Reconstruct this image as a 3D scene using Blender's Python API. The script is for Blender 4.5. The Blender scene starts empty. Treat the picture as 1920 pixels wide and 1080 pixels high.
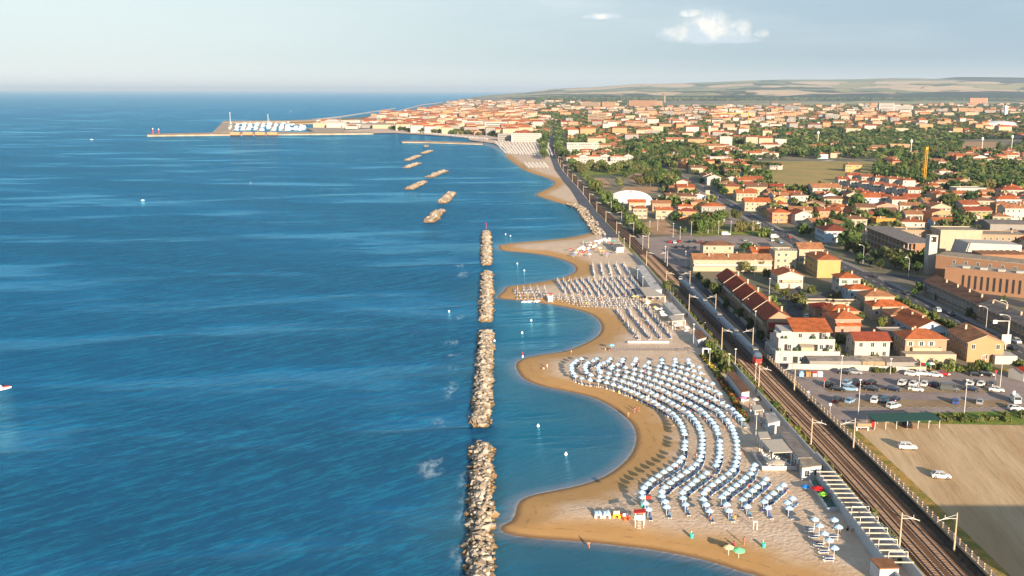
import bpy, bmesh, math, random
import numpy as np
from mathutils import Vector, Matrix
sc = bpy.context.scene
COL = sc.collection
R = math.radians
# ------------------------------------------------------------------ camera
H = 85.0; F = 1900.0
PITCH = math.atan(370.5 / F); ROLL = R(0.155)
cd = bpy.data.cameras.new('camera'); cam = bpy.data.objects.new('camera', cd); COL.objects.link(cam)
cd.sensor_width = 36.0; cd.lens = 36.0 * F / 1920; cd.clip_start = 1; cd.clip_end = 200000
CM = Matrix.Rotation(R(90) - PITCH, 3, 'X') @ Matrix.Rotation(ROLL, 3, 'Z')
cam.matrix_world = Matrix.Translation((0, 0, H)) @ CM.to_4x4()
sc.camera = cam
CI = CM.inverted()
# ------------------------------------------------------------------ sun and sky
SUN_EL, SUN_AZ = R(13.5), R(162)          # azimuth clockwise from +Y; the sun stands behind the camera, to the right
sd = Vector((math.sin(SUN_AZ) * math.cos(SUN_EL), math.cos(SUN_AZ) * math.cos(SUN_EL), math.sin(SUN_EL)))
sl = bpy.data.lights.new('sun', 'SUN'); sl.energy = 5.0; sl.angle = R(0.5); sl.color = (1.0, 0.80, 0.58)
so = bpy.data.objects.new('sun', sl); COL.objects.link(so); so.rotation_euler = sd.to_track_quat('Z', 'Y').to_euler()
W = bpy.data.worlds.new('World'); sc.world = W; W.use_nodes = True
nt = W.node_tree; nt.nodes.clear()
def wn(t, **k):
    n = nt.nodes.new(t)
    for a, b in k.items(): setattr(n, a, b)
    return n
L = nt.links.new
out = wn('ShaderNodeOutputWorld'); bg = wn('ShaderNodeBackground'); sky = wn('ShaderNodeTexSky', sky_type='NISHITA')
sky.sun_disc = False; sky.sun_elevation = SUN_EL; sky.sun_rotation = SUN_AZ; sky.air_density = 1.0; sky.dust_density = 0.6; sky.ozone_density = 1.6
bg.inputs['Strength'].default_value = 0.09
tc = wn('ShaderNodeTexCoord'); sep = wn('ShaderNodeSeparateXYZ'); L(tc.outputs['Generated'], sep.inputs[0])
def wmath(op, a, b=None, clamp=False):
    n = wn('ShaderNodeMath', operation=op, use_clamp=clamp)
    for i, v in enumerate((a, b)):
        if v is None: continue
        if isinstance(v, (int, float)): n.inputs[i].default_value = v
        else: L(v, n.inputs[i])
    return n.outputs[0]
def wmap(v, a, b, c=0.0, d=1.0, smooth=True):
    n = wn('ShaderNodeMapRange', interpolation_type='SMOOTHSTEP' if smooth else 'LINEAR')
    L(v, n.inputs[0])
    for i, q in enumerate((a, b, c, d)): n.inputs[i + 1].default_value = q
    return n.outputs[0]
def wmix(fac, a, b):
    n = wn('ShaderNodeMix', data_type='RGBA')
    if isinstance(fac, (int, float)): n.inputs[0].default_value = fac
    else: L(fac, n.inputs[0])
    for i, v in ((6, a), (7, b)):
        if isinstance(v, tuple): n.inputs[i].default_value = (*v, 1)
        else: L(v, n.inputs[i])
    return n.outputs[2]
zz = wmath('MAXIMUM', sep.outputs[2], 0.0)
az = wn('ShaderNodeMath', operation='ARCTAN2'); L(sep.outputs[0], az.inputs[0]); L(sep.outputs[1], az.inputs[1])
# thin high haze: paler towards the open sea, bluer over the land
side = wmap(az.outputs[0], -0.45, 0.42)
hz = wmix(side, (3.3, 3.78, 3.85), (1.62, 2.25, 2.8))
hz = wmix(wmap(zz, 0.0, .035, .35, 0.0), hz, (5.0, 4.9, 4.5))
low = wmap(zz, 0.12, 0.45, 1.0, 0.0)
base = wmix(wmath('MULTIPLY', low, 0.92), sky.outputs[0], hz)
# wispy cloud sheets
cmap = wn('ShaderNodeCombineXYZ'); L(az.outputs[0], cmap.inputs[0]); L(wmath('MULTIPLY', zz, 5.5), cmap.inputs[1])
n1 = wn('ShaderNodeTexNoise'); n1.inputs['Scale'].default_value = 3.2; n1.inputs['Detail'].default_value = 9; n1.inputs['Roughness'].default_value = .62; L(cmap.outputs[0], n1.inputs['Vector'])
wisp = wmath('MULTIPLY', wmap(n1.outputs['Fac'], .42, .72), wmap(zz, .02, .08))
c1 = wmix(wmath('MULTIPLY', wisp, .55), base, (3.6, 3.95, 4.05))
n1b = wn('ShaderNodeTexNoise'); n1b.inputs['Scale'].default_value = 2.1; n1b.inputs['Detail'].default_value = 6; n1b.noise_dimensions = '4D'; n1b.inputs['W'].default_value = 7.3; L(cmap.outputs[0], n1b.inputs['Vector'])
c1 = wmix(wmath('MULTIPLY', wmath('MULTIPLY', wmap(n1b.outputs['Fac'], .5, .7), wmap(zz, .045, .10)), .35), c1, (2.25, 2.8, 3.3))
# the one cumulus over the hills
n2 = wn('ShaderNodeTexNoise'); n2.inputs['Scale'].default_value = 30; n2.inputs['Detail'].default_value = 8; n2.inputs['Roughness'].default_value = .6
cm2 = wn('ShaderNodeCombineXYZ'); L(az.outputs[0], cm2.inputs[0]); L(zz, cm2.inputs[1]); L(cm2.outputs[0], n2.inputs['Vector'])
def puff(a0, z0, ra, rz, fl=1.7):
    dx = wmath('DIVIDE', wmath('SUBTRACT', az.outputs[0], a0), ra); dz = wmath('DIVIDE', wmath('SUBTRACT', zz, z0), rz)
    up = wmath('MAXIMUM', dz, 0.0); dn = wmath('MULTIPLY', wmath('MINIMUM', dz, 0.0), fl)
    s = wmath('ADD', wmath('ADD', wmath('MULTIPLY', dx, dx), wmath('MULTIPLY', up, up)), wmath('MULTIPLY', dn, dn))
    return wmath('SUBTRACT', 1.0, s)
def azz(u, v):
    d = CM @ Vector(((u - 960) / F, -(v - 540) / F, -1)); d.normalize(); return math.atan2(d.x, d.y), d.z
pf = None
for (u, v, ru, rv) in ((1330, 62, 46, 34), (1282, 70, 40, 20), (1384, 64, 28, 24), (1428, 64, 16, 11), (1294, 26, 20, 9), (1132, 32, 34, 7), (1345, 76, 80, 10)):
    a0, z0 = azz(u, v); p = puff(a0, z0, ru / F, rv / F)
    p = wmath('MAXIMUM', p, -3.0)
    pf = p if pf is None else wmath('MAXIMUM', pf, p)
cu = wmap(wmath('ADD', pf, wmath('MULTIPLY', wmath('SUBTRACT', n2.outputs['Fac'], .5), 4.2)), -.55, 1.1)
n3 = wn('ShaderNodeTexNoise'); n3.inputs['Scale'].default_value = 55; n3.inputs['Detail'].default_value = 5; L(cm2.outputs[0], n3.inputs['Vector'])
ccol = wmix(wmap(n3.outputs['Fac'], .38, .6), (3.4, 3.8, 4.2), (5.8, 5.4, 4.8))
c2 = wmix(wmath('MULTIPLY', cu, .7), c1, ccol)
L(c2, bg.inputs['Color']); L(bg.outputs[0], out.inputs['Surface'])
sc.view_settings.view_transform = 'Standard'; sc.view_settings.look = 'None'; sc.view_settings.gamma = 1
sc.view_settings.exposure = 1.36
# ------------------------------------------------------------------ projection helpers
LZ = 1.0                                  # height of the land above the sea
def ray(u, v): return CM @ Vector(((u - 960) / F, -(v - 540) / F, -1))
def G(u, v, z=LZ):                        # point of the ground seen at a pixel of the photograph
    d = ray(u, v); t = (z - H) / d.z; return (d.x * t, d.y * t)
def PX(x, y, z=LZ):
    p = CI @ Vector((x, y, z - H)); return (960 + F * p.x / -p.z, 540 - F * p.y / -p.z)
def lin(c):
    return tuple(((x / 255) / 12.92 if x / 255 <= .04045 else ((x / 255 + .055) / 1.055) ** 2.4) for x in c)
# ------------------------------------------------------------------ materials
MATS = {}
def mat(name, col, rough=.8, var=0.0, scale=1.0, col2=None, bump=0.0, bscale=None, spec=.3, orand=0.0, metal=0.0, stretch=None, detail=4.0):
    if name in MATS: return MATS[name]
    m = bpy.data.materials.new(name); m.use_nodes = True; t = m.node_tree; b = t.nodes['Principled BSDF']
    b.inputs['Roughness'].default_value = rough; b.inputs['Specular IOR Level'].default_value = spec; b.inputs['Metallic'].default_value = metal
    l = t.links.new; cs = None
    if var or bump or col2:
        g = t.nodes.new('ShaderNodeTexCoord'); vec = g.outputs['Object']
        if stretch:
            mp = t.nodes.new('ShaderNodeMapping'); mp.inputs['Scale'].default_value = stretch; l(vec, mp.inputs[0]); vec = mp.outputs[0]
        n = t.nodes.new('ShaderNodeTexNoise'); n.inputs['Scale'].default_value = scale; n.inputs['Detail'].default_value = detail; l(vec, n.inputs['Vector'])
        r = t.nodes.new('ShaderNodeMapRange'); r.inputs[1].default_value = .32; r.inputs[2].default_value = .68; l(n.outputs['Fac'], r.inputs[0])
        mx = t.nodes.new('ShaderNodeMix'); mx.data_type = 'RGBA'; l(r.outputs[0], mx.inputs[0])
        c2 = col2 or tuple(min(1, c * (1 - var)) for c in col); c1 = col if col2 else tuple(min(1, c * (1 + var)) for c in col)
        mx.inputs[6].default_value = (*c1, 1); mx.inputs[7].default_value = (*c2, 1); cs = mx.outputs[2]
        if bump:
            bn = t.nodes.new('ShaderNodeTexNoise'); bn.inputs['Scale'].default_value = bscale or scale * 3; bn.inputs['Detail'].default_value = 5; l(vec, bn.inputs['Vector'])
            bp = t.nodes.new('ShaderNodeBump'); bp.inputs['Strength'].default_value = 1; bp.inputs['Distance'].default_value = bump; l(bn.outputs['Fac'], bp.inputs['Height']); l(bp.outputs[0], b.inputs['Normal'])
    if orand:
        oi = t.nodes.new('ShaderNodeObjectInfo'); hs = t.nodes.new('ShaderNodeHueSaturation')
        r1 = t.nodes.new('ShaderNodeMapRange'); r1.inputs[3].default_value = 1 - orand; r1.inputs[4].default_value = 1 + orand; l(oi.outputs['Random'], r1.inputs[0]); l(r1.outputs[0], hs.inputs['Value'])
        ml = t.nodes.new('ShaderNodeMath'); ml.operation = 'MULTIPLY'; ml.inputs[1].default_value = 7.31; l(oi.outputs['Random'], ml.inputs[0])
        fr = t.nodes.new('ShaderNodeMath'); fr.operation = 'FRACT'; l(ml.outputs[0], fr.inputs[0])
        r2 = t.nodes.new('ShaderNodeMapRange'); r2.inputs[3].default_value = .5 - orand * .07; r2.inputs[4].default_value = .5 + orand * .07; l(fr.outputs[0], r2.inputs[0]); l(r2.outputs[0], hs.inputs['Hue'])
        if cs is None: hs.inputs['Color'].default_value = (*col, 1)
        else: l(cs, hs.inputs['Color'])
        cs = hs.outputs[0]
    if cs is None: b.inputs['Base Color'].default_value = (*col, 1)
    else: l(cs, b.inputs['Base Color'])
    MATS[name] = m; return m
# ------------------------------------------------------------------ mesh builder
class MB:
    def __init__(s): s.v = []; s.f = []; s.m = []
    def add(s, vs, fs, m=0):
        o = len(s.v); s.v.extend(vs)
        for f in fs: s.f.append(tuple(o + i for i in f)); s.m.append(m)
        return s
    def box(s, x0, y0, z0, x1, y1, z1, m=0, bottom=True, top=True):
        vs = [(x0, y0, z0), (x1, y0, z0), (x1, y1, z0), (x0, y1, z0), (x0, y0, z1), (x1, y0, z1), (x1, y1, z1), (x0, y1, z1)]
        fs = [(0, 1, 5, 4), (1, 2, 6, 5), (2, 3, 7, 6), (3, 0, 4, 7)]
        if top: fs.append((4, 5, 6, 7))
        if bottom: fs.append((3, 2, 1, 0))
        return s.add(vs, fs, m)
    def prism(s, poly, z0, z1, m=0, mt=None, bottom=False):
        n = len(poly)
        if sum(poly[i][0] * poly[(i + 1) % n][1] - poly[(i + 1) % n][0] * poly[i][1] for i in range(n)) < 0: poly = poly[::-1]
        vs = [(p[0], p[1], z0) for p in poly] + [(p[0], p[1], z1) for p in poly]
        s.add(vs, [(i, (i + 1) % n, n + (i + 1) % n, n + i) for i in range(n)], m)
        s.add([(p[0], p[1], z1) for p in poly], [tuple(range(n))], m if mt is None else mt)
        if bottom: s.add([(p[0], p[1], z0) for p in poly], [tuple(range(n))[::-1]], m)
        return s
    def tube(s, pts, rs, n=6, m=0, cap=True):
        if not hasattr(rs, '__len__'): rs = [rs] * len(pts)
        rings = []; P = [Vector(p) for p in pts]; o = len(s.v); up = None
        for i, p in enumerate(P):
            d = (P[min(i + 1, len(P) - 1)] - P[max(i - 1, 0)]).normalized()
            if up is None: up = Vector((0, 0, 1)) if abs(d.z) < .9 else Vector((1, 0, 0))
            a = d.cross(up).normalized(); b = a.cross(d).normalized(); up = b
            for k in range(n):
                t = 2 * math.pi * k / n; q = p + (a * math.cos(t) + b * math.sin(t)) * rs[i]; s.v.append(tuple(q))
        for i in range(len(P) - 1):
            for k in range(n):
                s.f.append((o + i * n + k, o + i * n + (k + 1) % n, o + (i + 1) * n + (k + 1) % n, o + (i + 1) * n + k)); s.m.append(m)
        if cap:
            s.f.append(tuple(o + k for k in range(n))[::-1]); s.m.append(m); e = o + (len(P) - 1) * n
            s.f.append(tuple(e + k for k in range(n))); s.m.append(m)
        return s
    def lathe(s, prof, n=12, c=(0, 0, 0), m=0):
        o = len(s.v)
        for r, z in prof:
            for k in range(n):
                t = 2 * math.pi * k / n; s.v.append((c[0] + r * math.cos(t), c[1] + r * math.sin(t), c[2] + z))
        for i in range(len(prof) - 1):
            for k in range(n):
                s.f.append((o + i * n + k, o + i * n + (k + 1) % n, o + (i + 1) * n + (k + 1) % n, o + (i + 1) * n + k)); s.m.append(m)
        return s
    def xf(s, loc=(0, 0, 0), rz=0, sca=1, start=0):
        c, n = math.cos(rz), math.sin(rz)
        for i in range(start, len(s.v)):
            x, y, z = s.v[i]; x *= sca; y *= sca; z *= sca
            s.v[i] = (x * c - y * n + loc[0], x * n + y * c + loc[1], z + loc[2])
        return s
    def mesh(s, name, mats, smooth=False):
        me = bpy.data.meshes.new(name); me.from_pydata(s.v, [], s.f)
        for q in (mats if isinstance(mats, (list, tuple)) else [mats]): me.materials.append(q)
        if len(me.materials) > 1: me.polygons.foreach_set('material_index', s.m)
        if smooth: me.polygons.foreach_set('use_smooth', [True] * len(me.polygons))
        me.update(); return me
    def build(s, name, mats, parent=None, smooth=False):
        return link(name, s.mesh(name, mats, smooth), parent)
def link(name, me, parent=None, loc=None, rz=None):
    o = bpy.data.objects.new(name, me); COL.objects.link(o)
    if parent is not None: o.parent = parent
    if loc is not None: o.location = loc
    if rz is not None: o.rotation_euler = (0, 0, rz)
    return o
def tag(o, label, cat, group=None):
    o['label'] = label; o['category'] = cat
    if group: o['group'] = group
    return o
def thing(name, label, cat, loc=(0, 0, 0), rz=0, group=None):
    o = bpy.data.objects.new(name, None); o.empty_display_size = .3; COL.objects.link(o); o.location = loc; o.rotation_euler = (0, 0, rz)
    return tag(o, label, cat, group)
def kids(o): return KIDS.get(o.name) or [c for c in o.children]
KIDS = {}
def dup(root, loc, rz=0, label=None, group=None, s=None):
    r = root.copy(); COL.objects.link(r); r.location = loc; r.rotation_euler = (0, 0, rz)
    if s is not None: r.scale = s if hasattr(s, '__len__') else (s, s, s)
    if label: r['label'] = label
    if group: r['group'] = group
    ks = KIDS.setdefault(root.name, list(root.children))
    for ch in ks:
        c = ch.copy(); COL.objects.link(c); c.parent = r
        gk = KIDS.setdefault(ch.name, list(ch.children))
        for g in gk:
            d = g.copy(); COL.objects.link(d); d.parent = c
    return r
def kind(o, k='structure', label=None): 
    o['kind'] = k
    if label: o['label'] = label
    return o
def sheet(name, poly, z, m, label=None, knd='structure'):
    n = len(poly)
    if sum(poly[i][0] * poly[(i + 1) % n][1] - poly[(i + 1) % n][0] * poly[i][1] for i in range(n)) < 0: poly = poly[::-1]
    bm = bmesh.new(); vs = [bm.verts.new((p[0], p[1], z)) for p in poly]; fc = bm.faces.new(vs); fc.normal_update(); bmesh.ops.triangulate(bm, faces=[fc], ngon_method='EAR_CLIP')
    me = bpy.data.meshes.new(name); bm.to_mesh(me); bm.free(); me.materials.append(m)
    o = link(name, me); kind(o, knd, label); return o
def inpoly(x, y, P):
    c = False; j = len(P) - 1
    for i in range(len(P)):
        if (P[i][1] > y) != (P[j][1] > y) and x < (P[j][0] - P[i][0]) * (y - P[i][1]) / (P[j][1] - P[i][1]) + P[i][0]: c = not c
        j = i
    return c
ORD = 'first second third fourth fifth sixth seventh eighth ninth tenth eleventh twelfth thirteenth fourteenth fifteenth sixteenth seventeenth eighteenth nineteenth twentieth'.split()
TEN = {2: 'twenty', 3: 'thirty', 4: 'forty', 5: 'fifty', 6: 'sixty', 7: 'seventy', 8: 'eighty', 9: 'ninety'}
def ordw(n):
    if n <= 20: return ORD[n - 1]
    h, r = divmod(n, 100); p = 'hundred-and-' if h else ''
    if r == 0: return 'hundredth'
    if r <= 20: return p + ORD[r - 1]
    t, u = divmod(r, 10)
    return p + (TEN[t] + '-' + ORD[u - 1] if u else TEN[t][:-1] + 'ieth')
NUM = ['', 'one', 'two', 'three', 'four', 'five', 'six', 'seven', 'eight', 'nine', 'ten', 'eleven', 'twelve']
def single_out(objs, axis='x'):            # make labels that read alike point to one thing each
    d = {}
    for o in objs: d.setdefault(o['label'], []).append(o)
    for lab, g in d.items():
        if len(g) < 2: continue
        g.sort(key=lambda o: PX(o.location.x, o.location.y, o.location.z)[0] if axis == 'x' else o.location.y)
        for i, o in enumerate(g):
            if axis == 'x':
                w = 'leftmost' if i == 0 else 'rightmost' if i == len(g) - 1 else ordw(i + 1) + ' from left'
            else:
                w = 'nearest' if i == 0 else 'farthest' if i == len(g) - 1 else ordw(i + 1) + ' nearest'
            o['label'] = lab + ', ' + w
rnd = random.Random(11)
# rail centre line and things that run along it
RAILPX = [(1766 - 18, 1048.75), (1605, 872), (1475, 752), (1380, 655), (1300, 570), (1232, 500), (1164, 432.5), (1129.5, 396), (1095, 354.6), (1060.8, 318), (1044.8, 285.8), (1043.6, 253.7), (1040, 236)]
_rp = [G(*p) for p in RAILPX]
_ry = np.array([-50] + [p[1] for p in _rp] + [9000]); _rx = np.array([79.5] + [p[0] for p in _rp] + [_rp[-1][0] + 150])
_rx[1:7] = [76.9, 76.6, 75.3, 73.9, 72.3, 70.3]
_rx[0] = 77.6
_yy = np.linspace(-50, 4000, 811); _k = np.hanning(17); _k /= _k.sum()
_xx = np.interp(_yy, _ry, _rx); _xp = np.convolve(np.pad(_xx, 8, mode='edge'), _k, mode='valid')
def C(y, off=0): return float(np.interp(y, _yy, _xp)) + off
# ------------------------------------------------------------------ shoreline
SHPX = [(1420, 1080), (1400, 1075), (1320, 1050), (1230, 1032), (1150, 1022), (1080, 1015), (1000, 1009), (955, 1002), (938, 993), (942, 985), (957, 978), (966, 965), (969, 950), (977, 938), (1000, 928), (1050, 918), (1090, 909), (1130, 895), (1160, 876), (1183, 852), (1193, 825), (1188, 800), (1170, 780), (1145, 762), (1110, 745), (1060, 733), (1020, 725), (985, 712), (970, 695), (968, 682), (980, 673), (1010, 666), (1060, 658), (1095, 645), (1120, 630), (1128, 615), (1122, 600), (1105, 588), (1080, 580), (1040, 572), (1000, 566), (960, 562), (933, 558), (943, 547), (951, 538), (968, 535), (995, 532), (1028, 526), (1052, 521), (1069, 515), (1078, 509), (1079, 502), (1072, 495), (1057, 488), (1033, 481), (1004, 476), (975, 473), (941, 469.5), (935, 463), (939, 459), (980, 454), (1028, 450), (1064, 446), (1100, 438.5), (1115, 434), (1107, 423), (1093, 406), (1081, 390), (1061, 384), (1038, 377.5), (1015, 370), (1005, 365), (1015, 359), (1031, 352), (1039, 345), (1036, 338.5), (1020, 332), (1001, 326), (983, 319), (969, 310), (958, 302), (948, 294), (935, 283.5), (919, 275.5), (905, 272), (898, 268)]
SHW = [(66, 40), (66, 120), (60, 150)] + [G(u, v, 0) for u, v in SHPX]
def catmull(P, n=5):
    out = []
    for i in range(len(P) - 1):
        p0, p1, p2, p3 = P[max(i - 1, 0)], P[i], P[i + 1], P[min(i + 2, len(P) - 1)]
        for k in range(n):
            t = k / n
            out.append(tuple(.5 * ((2 * p1[j]) + (-p0[j] + p2[j]) * t + (2 * p0[j] - 5 * p1[j] + 4 * p2[j] - p3[j]) * t * t + (-p0[j] + 3 * p1[j] - 3 * p2[j] + p3[j]) * t ** 3) for j in (0, 1)))
    out.append(tuple(P[-1])); return out
SHC = np.array(catmull(SHW, 4))
SHPOLY = np.vstack([SHC, [[400, SHC[-1][1]], [400, 40]]])
def nearest(X, Y, P):
    X = X.astype(np.float32); Y = Y.astype(np.float32); best = np.full(X.shape, 1e12, np.float32)
    for i in range(len(P) - 1):
        ax, ay = P[i]; bx, by = P[i + 1]; dx, dy = bx - ax, by - ay; L2 = dx * dx + dy * dy + 1e-9
        t = np.clip(((X - ax) * dx + (Y - ay) * dy) / L2, 0, 1)
        d = (X - ax - t * dx) ** 2 + (Y - ay - t * dy) ** 2
        np.minimum(best, d, out=best)
    return np.sqrt(best)
def inside(X, Y, P):
    c = np.zeros(X.shape, bool); n = len(P); j = n - 1
    for i in range(n):
        xi, yi = P[i]; xj, yj = P[j]
        if yi != yj:
            k = ((yi > Y) != (yj > Y)) & (X < (xj - xi) * (Y - yi) / (yj - yi) + xi); c ^= k
        j = i
    return c
def sdf(X, Y):
    d = nearest(X, Y, SHC); return np.where(inside(X, Y, SHPOLY), d, -d)
def zb(x, y):
    d = float(sdf(np.array([x]), np.array([y]))[0]); return zd(d)
def zd(d): return (LZ - .03) * (1 - math.exp(-max(d, 0) / 9)) if d > 0 else d * .12
# ------------------------------------------------------------------ materials of the setting
def nodes_of(name):
    m = bpy.data.materials.new(name); m.use_nodes = True; t = m.node_tree; return m, t, t.nodes['Principled BSDF'], t.links.new
class NT:
    def __init__(s, t): s.t = t; s.l = t.links.new
    def n(s, ty, **k):
        q = s.t.nodes.new(ty)
        for a, b in k.items(): setattr(q, a, b)
        return q
    def math(s, op, a, b=None, cl=False):
        q = s.n('ShaderNodeMath', operation=op, use_clamp=cl)
        for i, v in enumerate((a, b)):
            if v is None: continue
            if isinstance(v, (int, float)): q.inputs[i].default_value = v
            else: s.l(v, q.inputs[i])
        return q.outputs[0]
    def map(s, v, a, b, c=0., d=1., sm=True):
        q = s.n('ShaderNodeMapRange', interpolation_type='SMOOTHSTEP' if sm else 'LINEAR'); s.l(v, q.inputs[0])
        for i, x in enumerate((a, b, c, d)): q.inputs[i + 1].default_value = x
        return q.outputs[0]
    def mix(s, f, a, b):
        q = s.n('ShaderNodeMix', data_type='RGBA')
        if isinstance(f, (int, float)): q.inputs[0].default_value = f
        else: s.l(f, q.inputs[0])
        for i, v in ((6, a), (7, b)):
            if isinstance(v, tuple): q.inputs[i].default_value = (*v, 1)
            else: s.l(v, q.inputs[i])
        return q.outputs[2]
    def noise(s, vec, scale, det=4, rough=.5, st=None, rot=0, out='Fac'):
        if st or rot:
            if rot: mr = s.n('ShaderNodeMapping'); mr.inputs['Rotation'].default_value = (0, 0, rot); s.l(vec, mr.inputs[0]); vec = mr.outputs[0]
            mp = s.n('ShaderNodeMapping'); mp.inputs['Scale'].default_value = st or (1, 1, 1); s.l(vec, mp.inputs[0]); vec = mp.outputs[0]
        q = s.n('ShaderNodeTexNoise'); q.inputs['Scale'].default_value = scale; q.inputs['Detail'].default_value = det; q.inputs['Roughness'].default_value = rough; s.l(vec, q.inputs['Vector']); return q.outputs[out]
    def attr(s, name): return s.n('ShaderNodeAttribute', attribute_name=name).outputs['Fac']
    def bump(s, h, dist, b):
        q = s.n('ShaderNodeBump'); q.inputs['Strength'].default_value = 1
        if isinstance(dist, (int, float)): q.inputs['Distance'].default_value = dist
        else: q.inputs['Distance'].default_value = 1; h = s.math('MULTIPLY', h, dist)
        s.l(h, q.inputs['Height']); s.l(q.outputs[0], b.inputs['Normal'])
def pos(N):
    return N.n('ShaderNodeNewGeometry').outputs['Position']
# water
m_water, t, b, l = nodes_of('sea_water'); N = NT(t); P = pos(N)
d = N.attr('shore'); foam = N.attr('foam'); lag = N.attr('calm')
big = N.noise(P, .0042, 5, .6, st=(1, 2.6, 1), rot=.35)
streak = N.noise(P, .016, 5, .62, st=(.35, 1.6, 1), rot=-.25)
deep = N.mix(N.map(big, .38, .62), (.0, .046, .138), (.0, .072, .205))
deep = N.mix(lag, deep, (.0, .078, .140))
sh = N.mix(N.map(N.math('ADD', d, N.math('MULTIPLY', N.noise(P, .09, 4), 10)), -22, 3), deep, (.022, .082, .135))
sh = N.mix(N.map(d, -4.5, -.5), sh, (.115, .130, .165)); sh = N.mix(N.map(d, -.9, -.1), sh, (.24, .22, .21))
l(N.mix(N.math('MULTIPLY', N.map(foam, .15, .9), N.map(N.math('ADD', N.noise(P, .35, 7, .7, st=(1.6, .6, 1)), N.math('MULTIPLY', foam, .12)), .50, .74, 0, .75)), sh, (.36, .46, .54)), b.inputs['Base Color'])
b.inputs['Specular IOR Level'].default_value = 0
slick = N.map(N.math('ADD', N.math('MULTIPLY', big, .45), N.math('MULTIPLY', streak, .55)), .46, .60)
b.inputs['Roughness'].default_value = 1
w1 = N.noise(P, .20, 3, .55, st=(.30, 1.7, 1), rot=-.78)
w2 = N.noise(P, .62, 6, .74, st=(.38, 1.6, 1), rot=-.70)
w3 = N.noise(P, .045, 2, .5, st=(.3, 1.6, 1), rot=-.8)
h = N.math('ADD', N.math('ADD', N.math('MULTIPLY', w1, 1.35), N.math('MULTIPLY', w2, 1.35)), N.math('MULTIPLY', w3, 1.6))
amp = N.math('MULTIPLY', N.map(lag, 0, 1, 1.0, .30), N.map(slick, 0, 1, 1.0, .22))
N.bump(h, amp, b)
crest = N.math('MULTIPLY', N.map(N.math('ADD', N.math('MULTIPLY', w2, .6), N.math('MULTIPLY', w1, .4)), .47, .60), N.map(lag, 0, 1, .62, .08)); bc = b.inputs['Base Color'].links[0].from_socket; l(N.mix(crest, bc, (.004, .17, .32)), b.inputs['Base Color'])  # wavelet light and dark put into the colour: crests paler than troughs
gl = N.n('ShaderNodeBsdfGlossy'); gl.inputs['Color'].default_value = (.27, .75, 1, 1); l(N.math('SUBTRACT', .13, N.math('MULTIPLY', slick, .05)), gl.inputs['Roughness'])
bn_ = b.inputs['Normal'].links[0].from_socket; l(bn_, gl.inputs['Normal']); fr = N.n('ShaderNodeFresnel'); fr.inputs['IOR'].default_value = 1.33; l(bn_, fr.inputs['Normal'])
ms = N.n('ShaderNodeMixShader'); l(fr.outputs[0], ms.inputs[0]); l(b.outputs[0], ms.inputs[1]); l(gl.outputs[0], ms.inputs[2]); l(ms.outputs[0], t.nodes['Material Output'].inputs['Surface'])
# sand
m_sand, t, b, l = nodes_of('beach_sand'); N = NT(t); P = pos(N); d = N.attr('shore')
dd = N.math('ADD', d, N.math('MULTIPLY', N.math('SUBTRACT', N.noise(P, .08, 5, .6), .5), 11))
dry = N.mix(N.map(N.noise(P, .22, 7, .65), .35, .65), (.500, .375, .268), (.565, .445, .330))
mid = N.mix(N.noise(P, .35, 6, .6), (.48, .285, .115), (.395, .225, .085))
c = N.mix(N.map(dd, 5, 14), mid, dry)
c = N.mix(N.map(d, 1.8, .2), c, (.20, .115, .055))
l(c, b.inputs['Base Color']); b.inputs['Roughness'].default_value = .9; b.inputs['Specular IOR Level'].default_value = .15
wl = N.math('SINE', N.math('MULTIPLY', N.math('ADD', d, N.math('MULTIPLY', N.noise(P, .12, 4), 5)), 2.2)); c0 = b.inputs['Base Color'].links[0].from_socket; l(N.mix(N.math('MULTIPLY', N.math('MULTIPLY', N.map(wl, .75, 1), N.map(N.noise(P, .5, 5, .7), .48, .62)), N.map(d, 14, 5, 0, .55)), c0, (.20, .12, .055)), b.inputs['Base Color'])
rip = N.n('ShaderNodeTexVoronoi'); rip.inputs['Scale'].default_value = 1.1; l(P, rip.inputs['Vector'])
hh = N.math('ADD', N.math('MULTIPLY', rip.outputs['Distance'], .28), N.math('MULTIPLY', N.noise(P, 1.6, 4, .6), .35))
N.bump(hh, N.map(d, 4, 16, .04, .36), b)
# ------------------------------------------------------------------ sea and beach meshes
def grid(xs, ys, name, mats, zf, attrs, keep=None):
    X, Y = np.meshgrid(xs, ys); nx, ny = len(xs), len(ys); Z = zf(X, Y)
    co = np.stack([X, Y, Z], -1).reshape(-1, 3)
    i = np.arange(ny - 1)[:, None] * nx + np.arange(nx - 1)[None]; F = np.stack([i, i + 1, i + nx + 1, i + nx], -1).reshape(-1, 4)
    if keep is not None:
        k = keep.reshape(-1)[F].any(1); F = F[k]
    me = bpy.data.meshes.new(name); me.vertices.add(len(co)); me.vertices.foreach_set('co', co.astype(np.float32).ravel())
    me.loops.add(F.size); me.loops.foreach_set('vertex_index', F.astype(np.int32).ravel()); me.polygons.add(len(F))
    me.polygons.foreach_set('loop_start', np.arange(0, F.size, 4, dtype=np.int32)); me.polygons.foreach_set('loop_total', np.full(len(F), 4, np.int32))
    me.polygons.foreach_set('use_smooth', [True] * len(F)); me.update(calc_edges=True); me.validate()
    for k, a in attrs.items():
        at = me.attributes.new(k, 'FLOAT', 'POINT'); at.data.foreach_set('value', a.astype(np.float32).ravel())
    for m in mats: me.materials.append(m)
    return link(name, me)
def spread(a, n, k=1.35, s=6):
    o = []; x = a
    for i in range(n): s *= k; x += s; o.append(x)
    return o
xs = np.array([-v for v in spread(70, 28)][::-1] + list(np.arange(-70, 92, 2.5)) + spread(92, 24))
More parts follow.
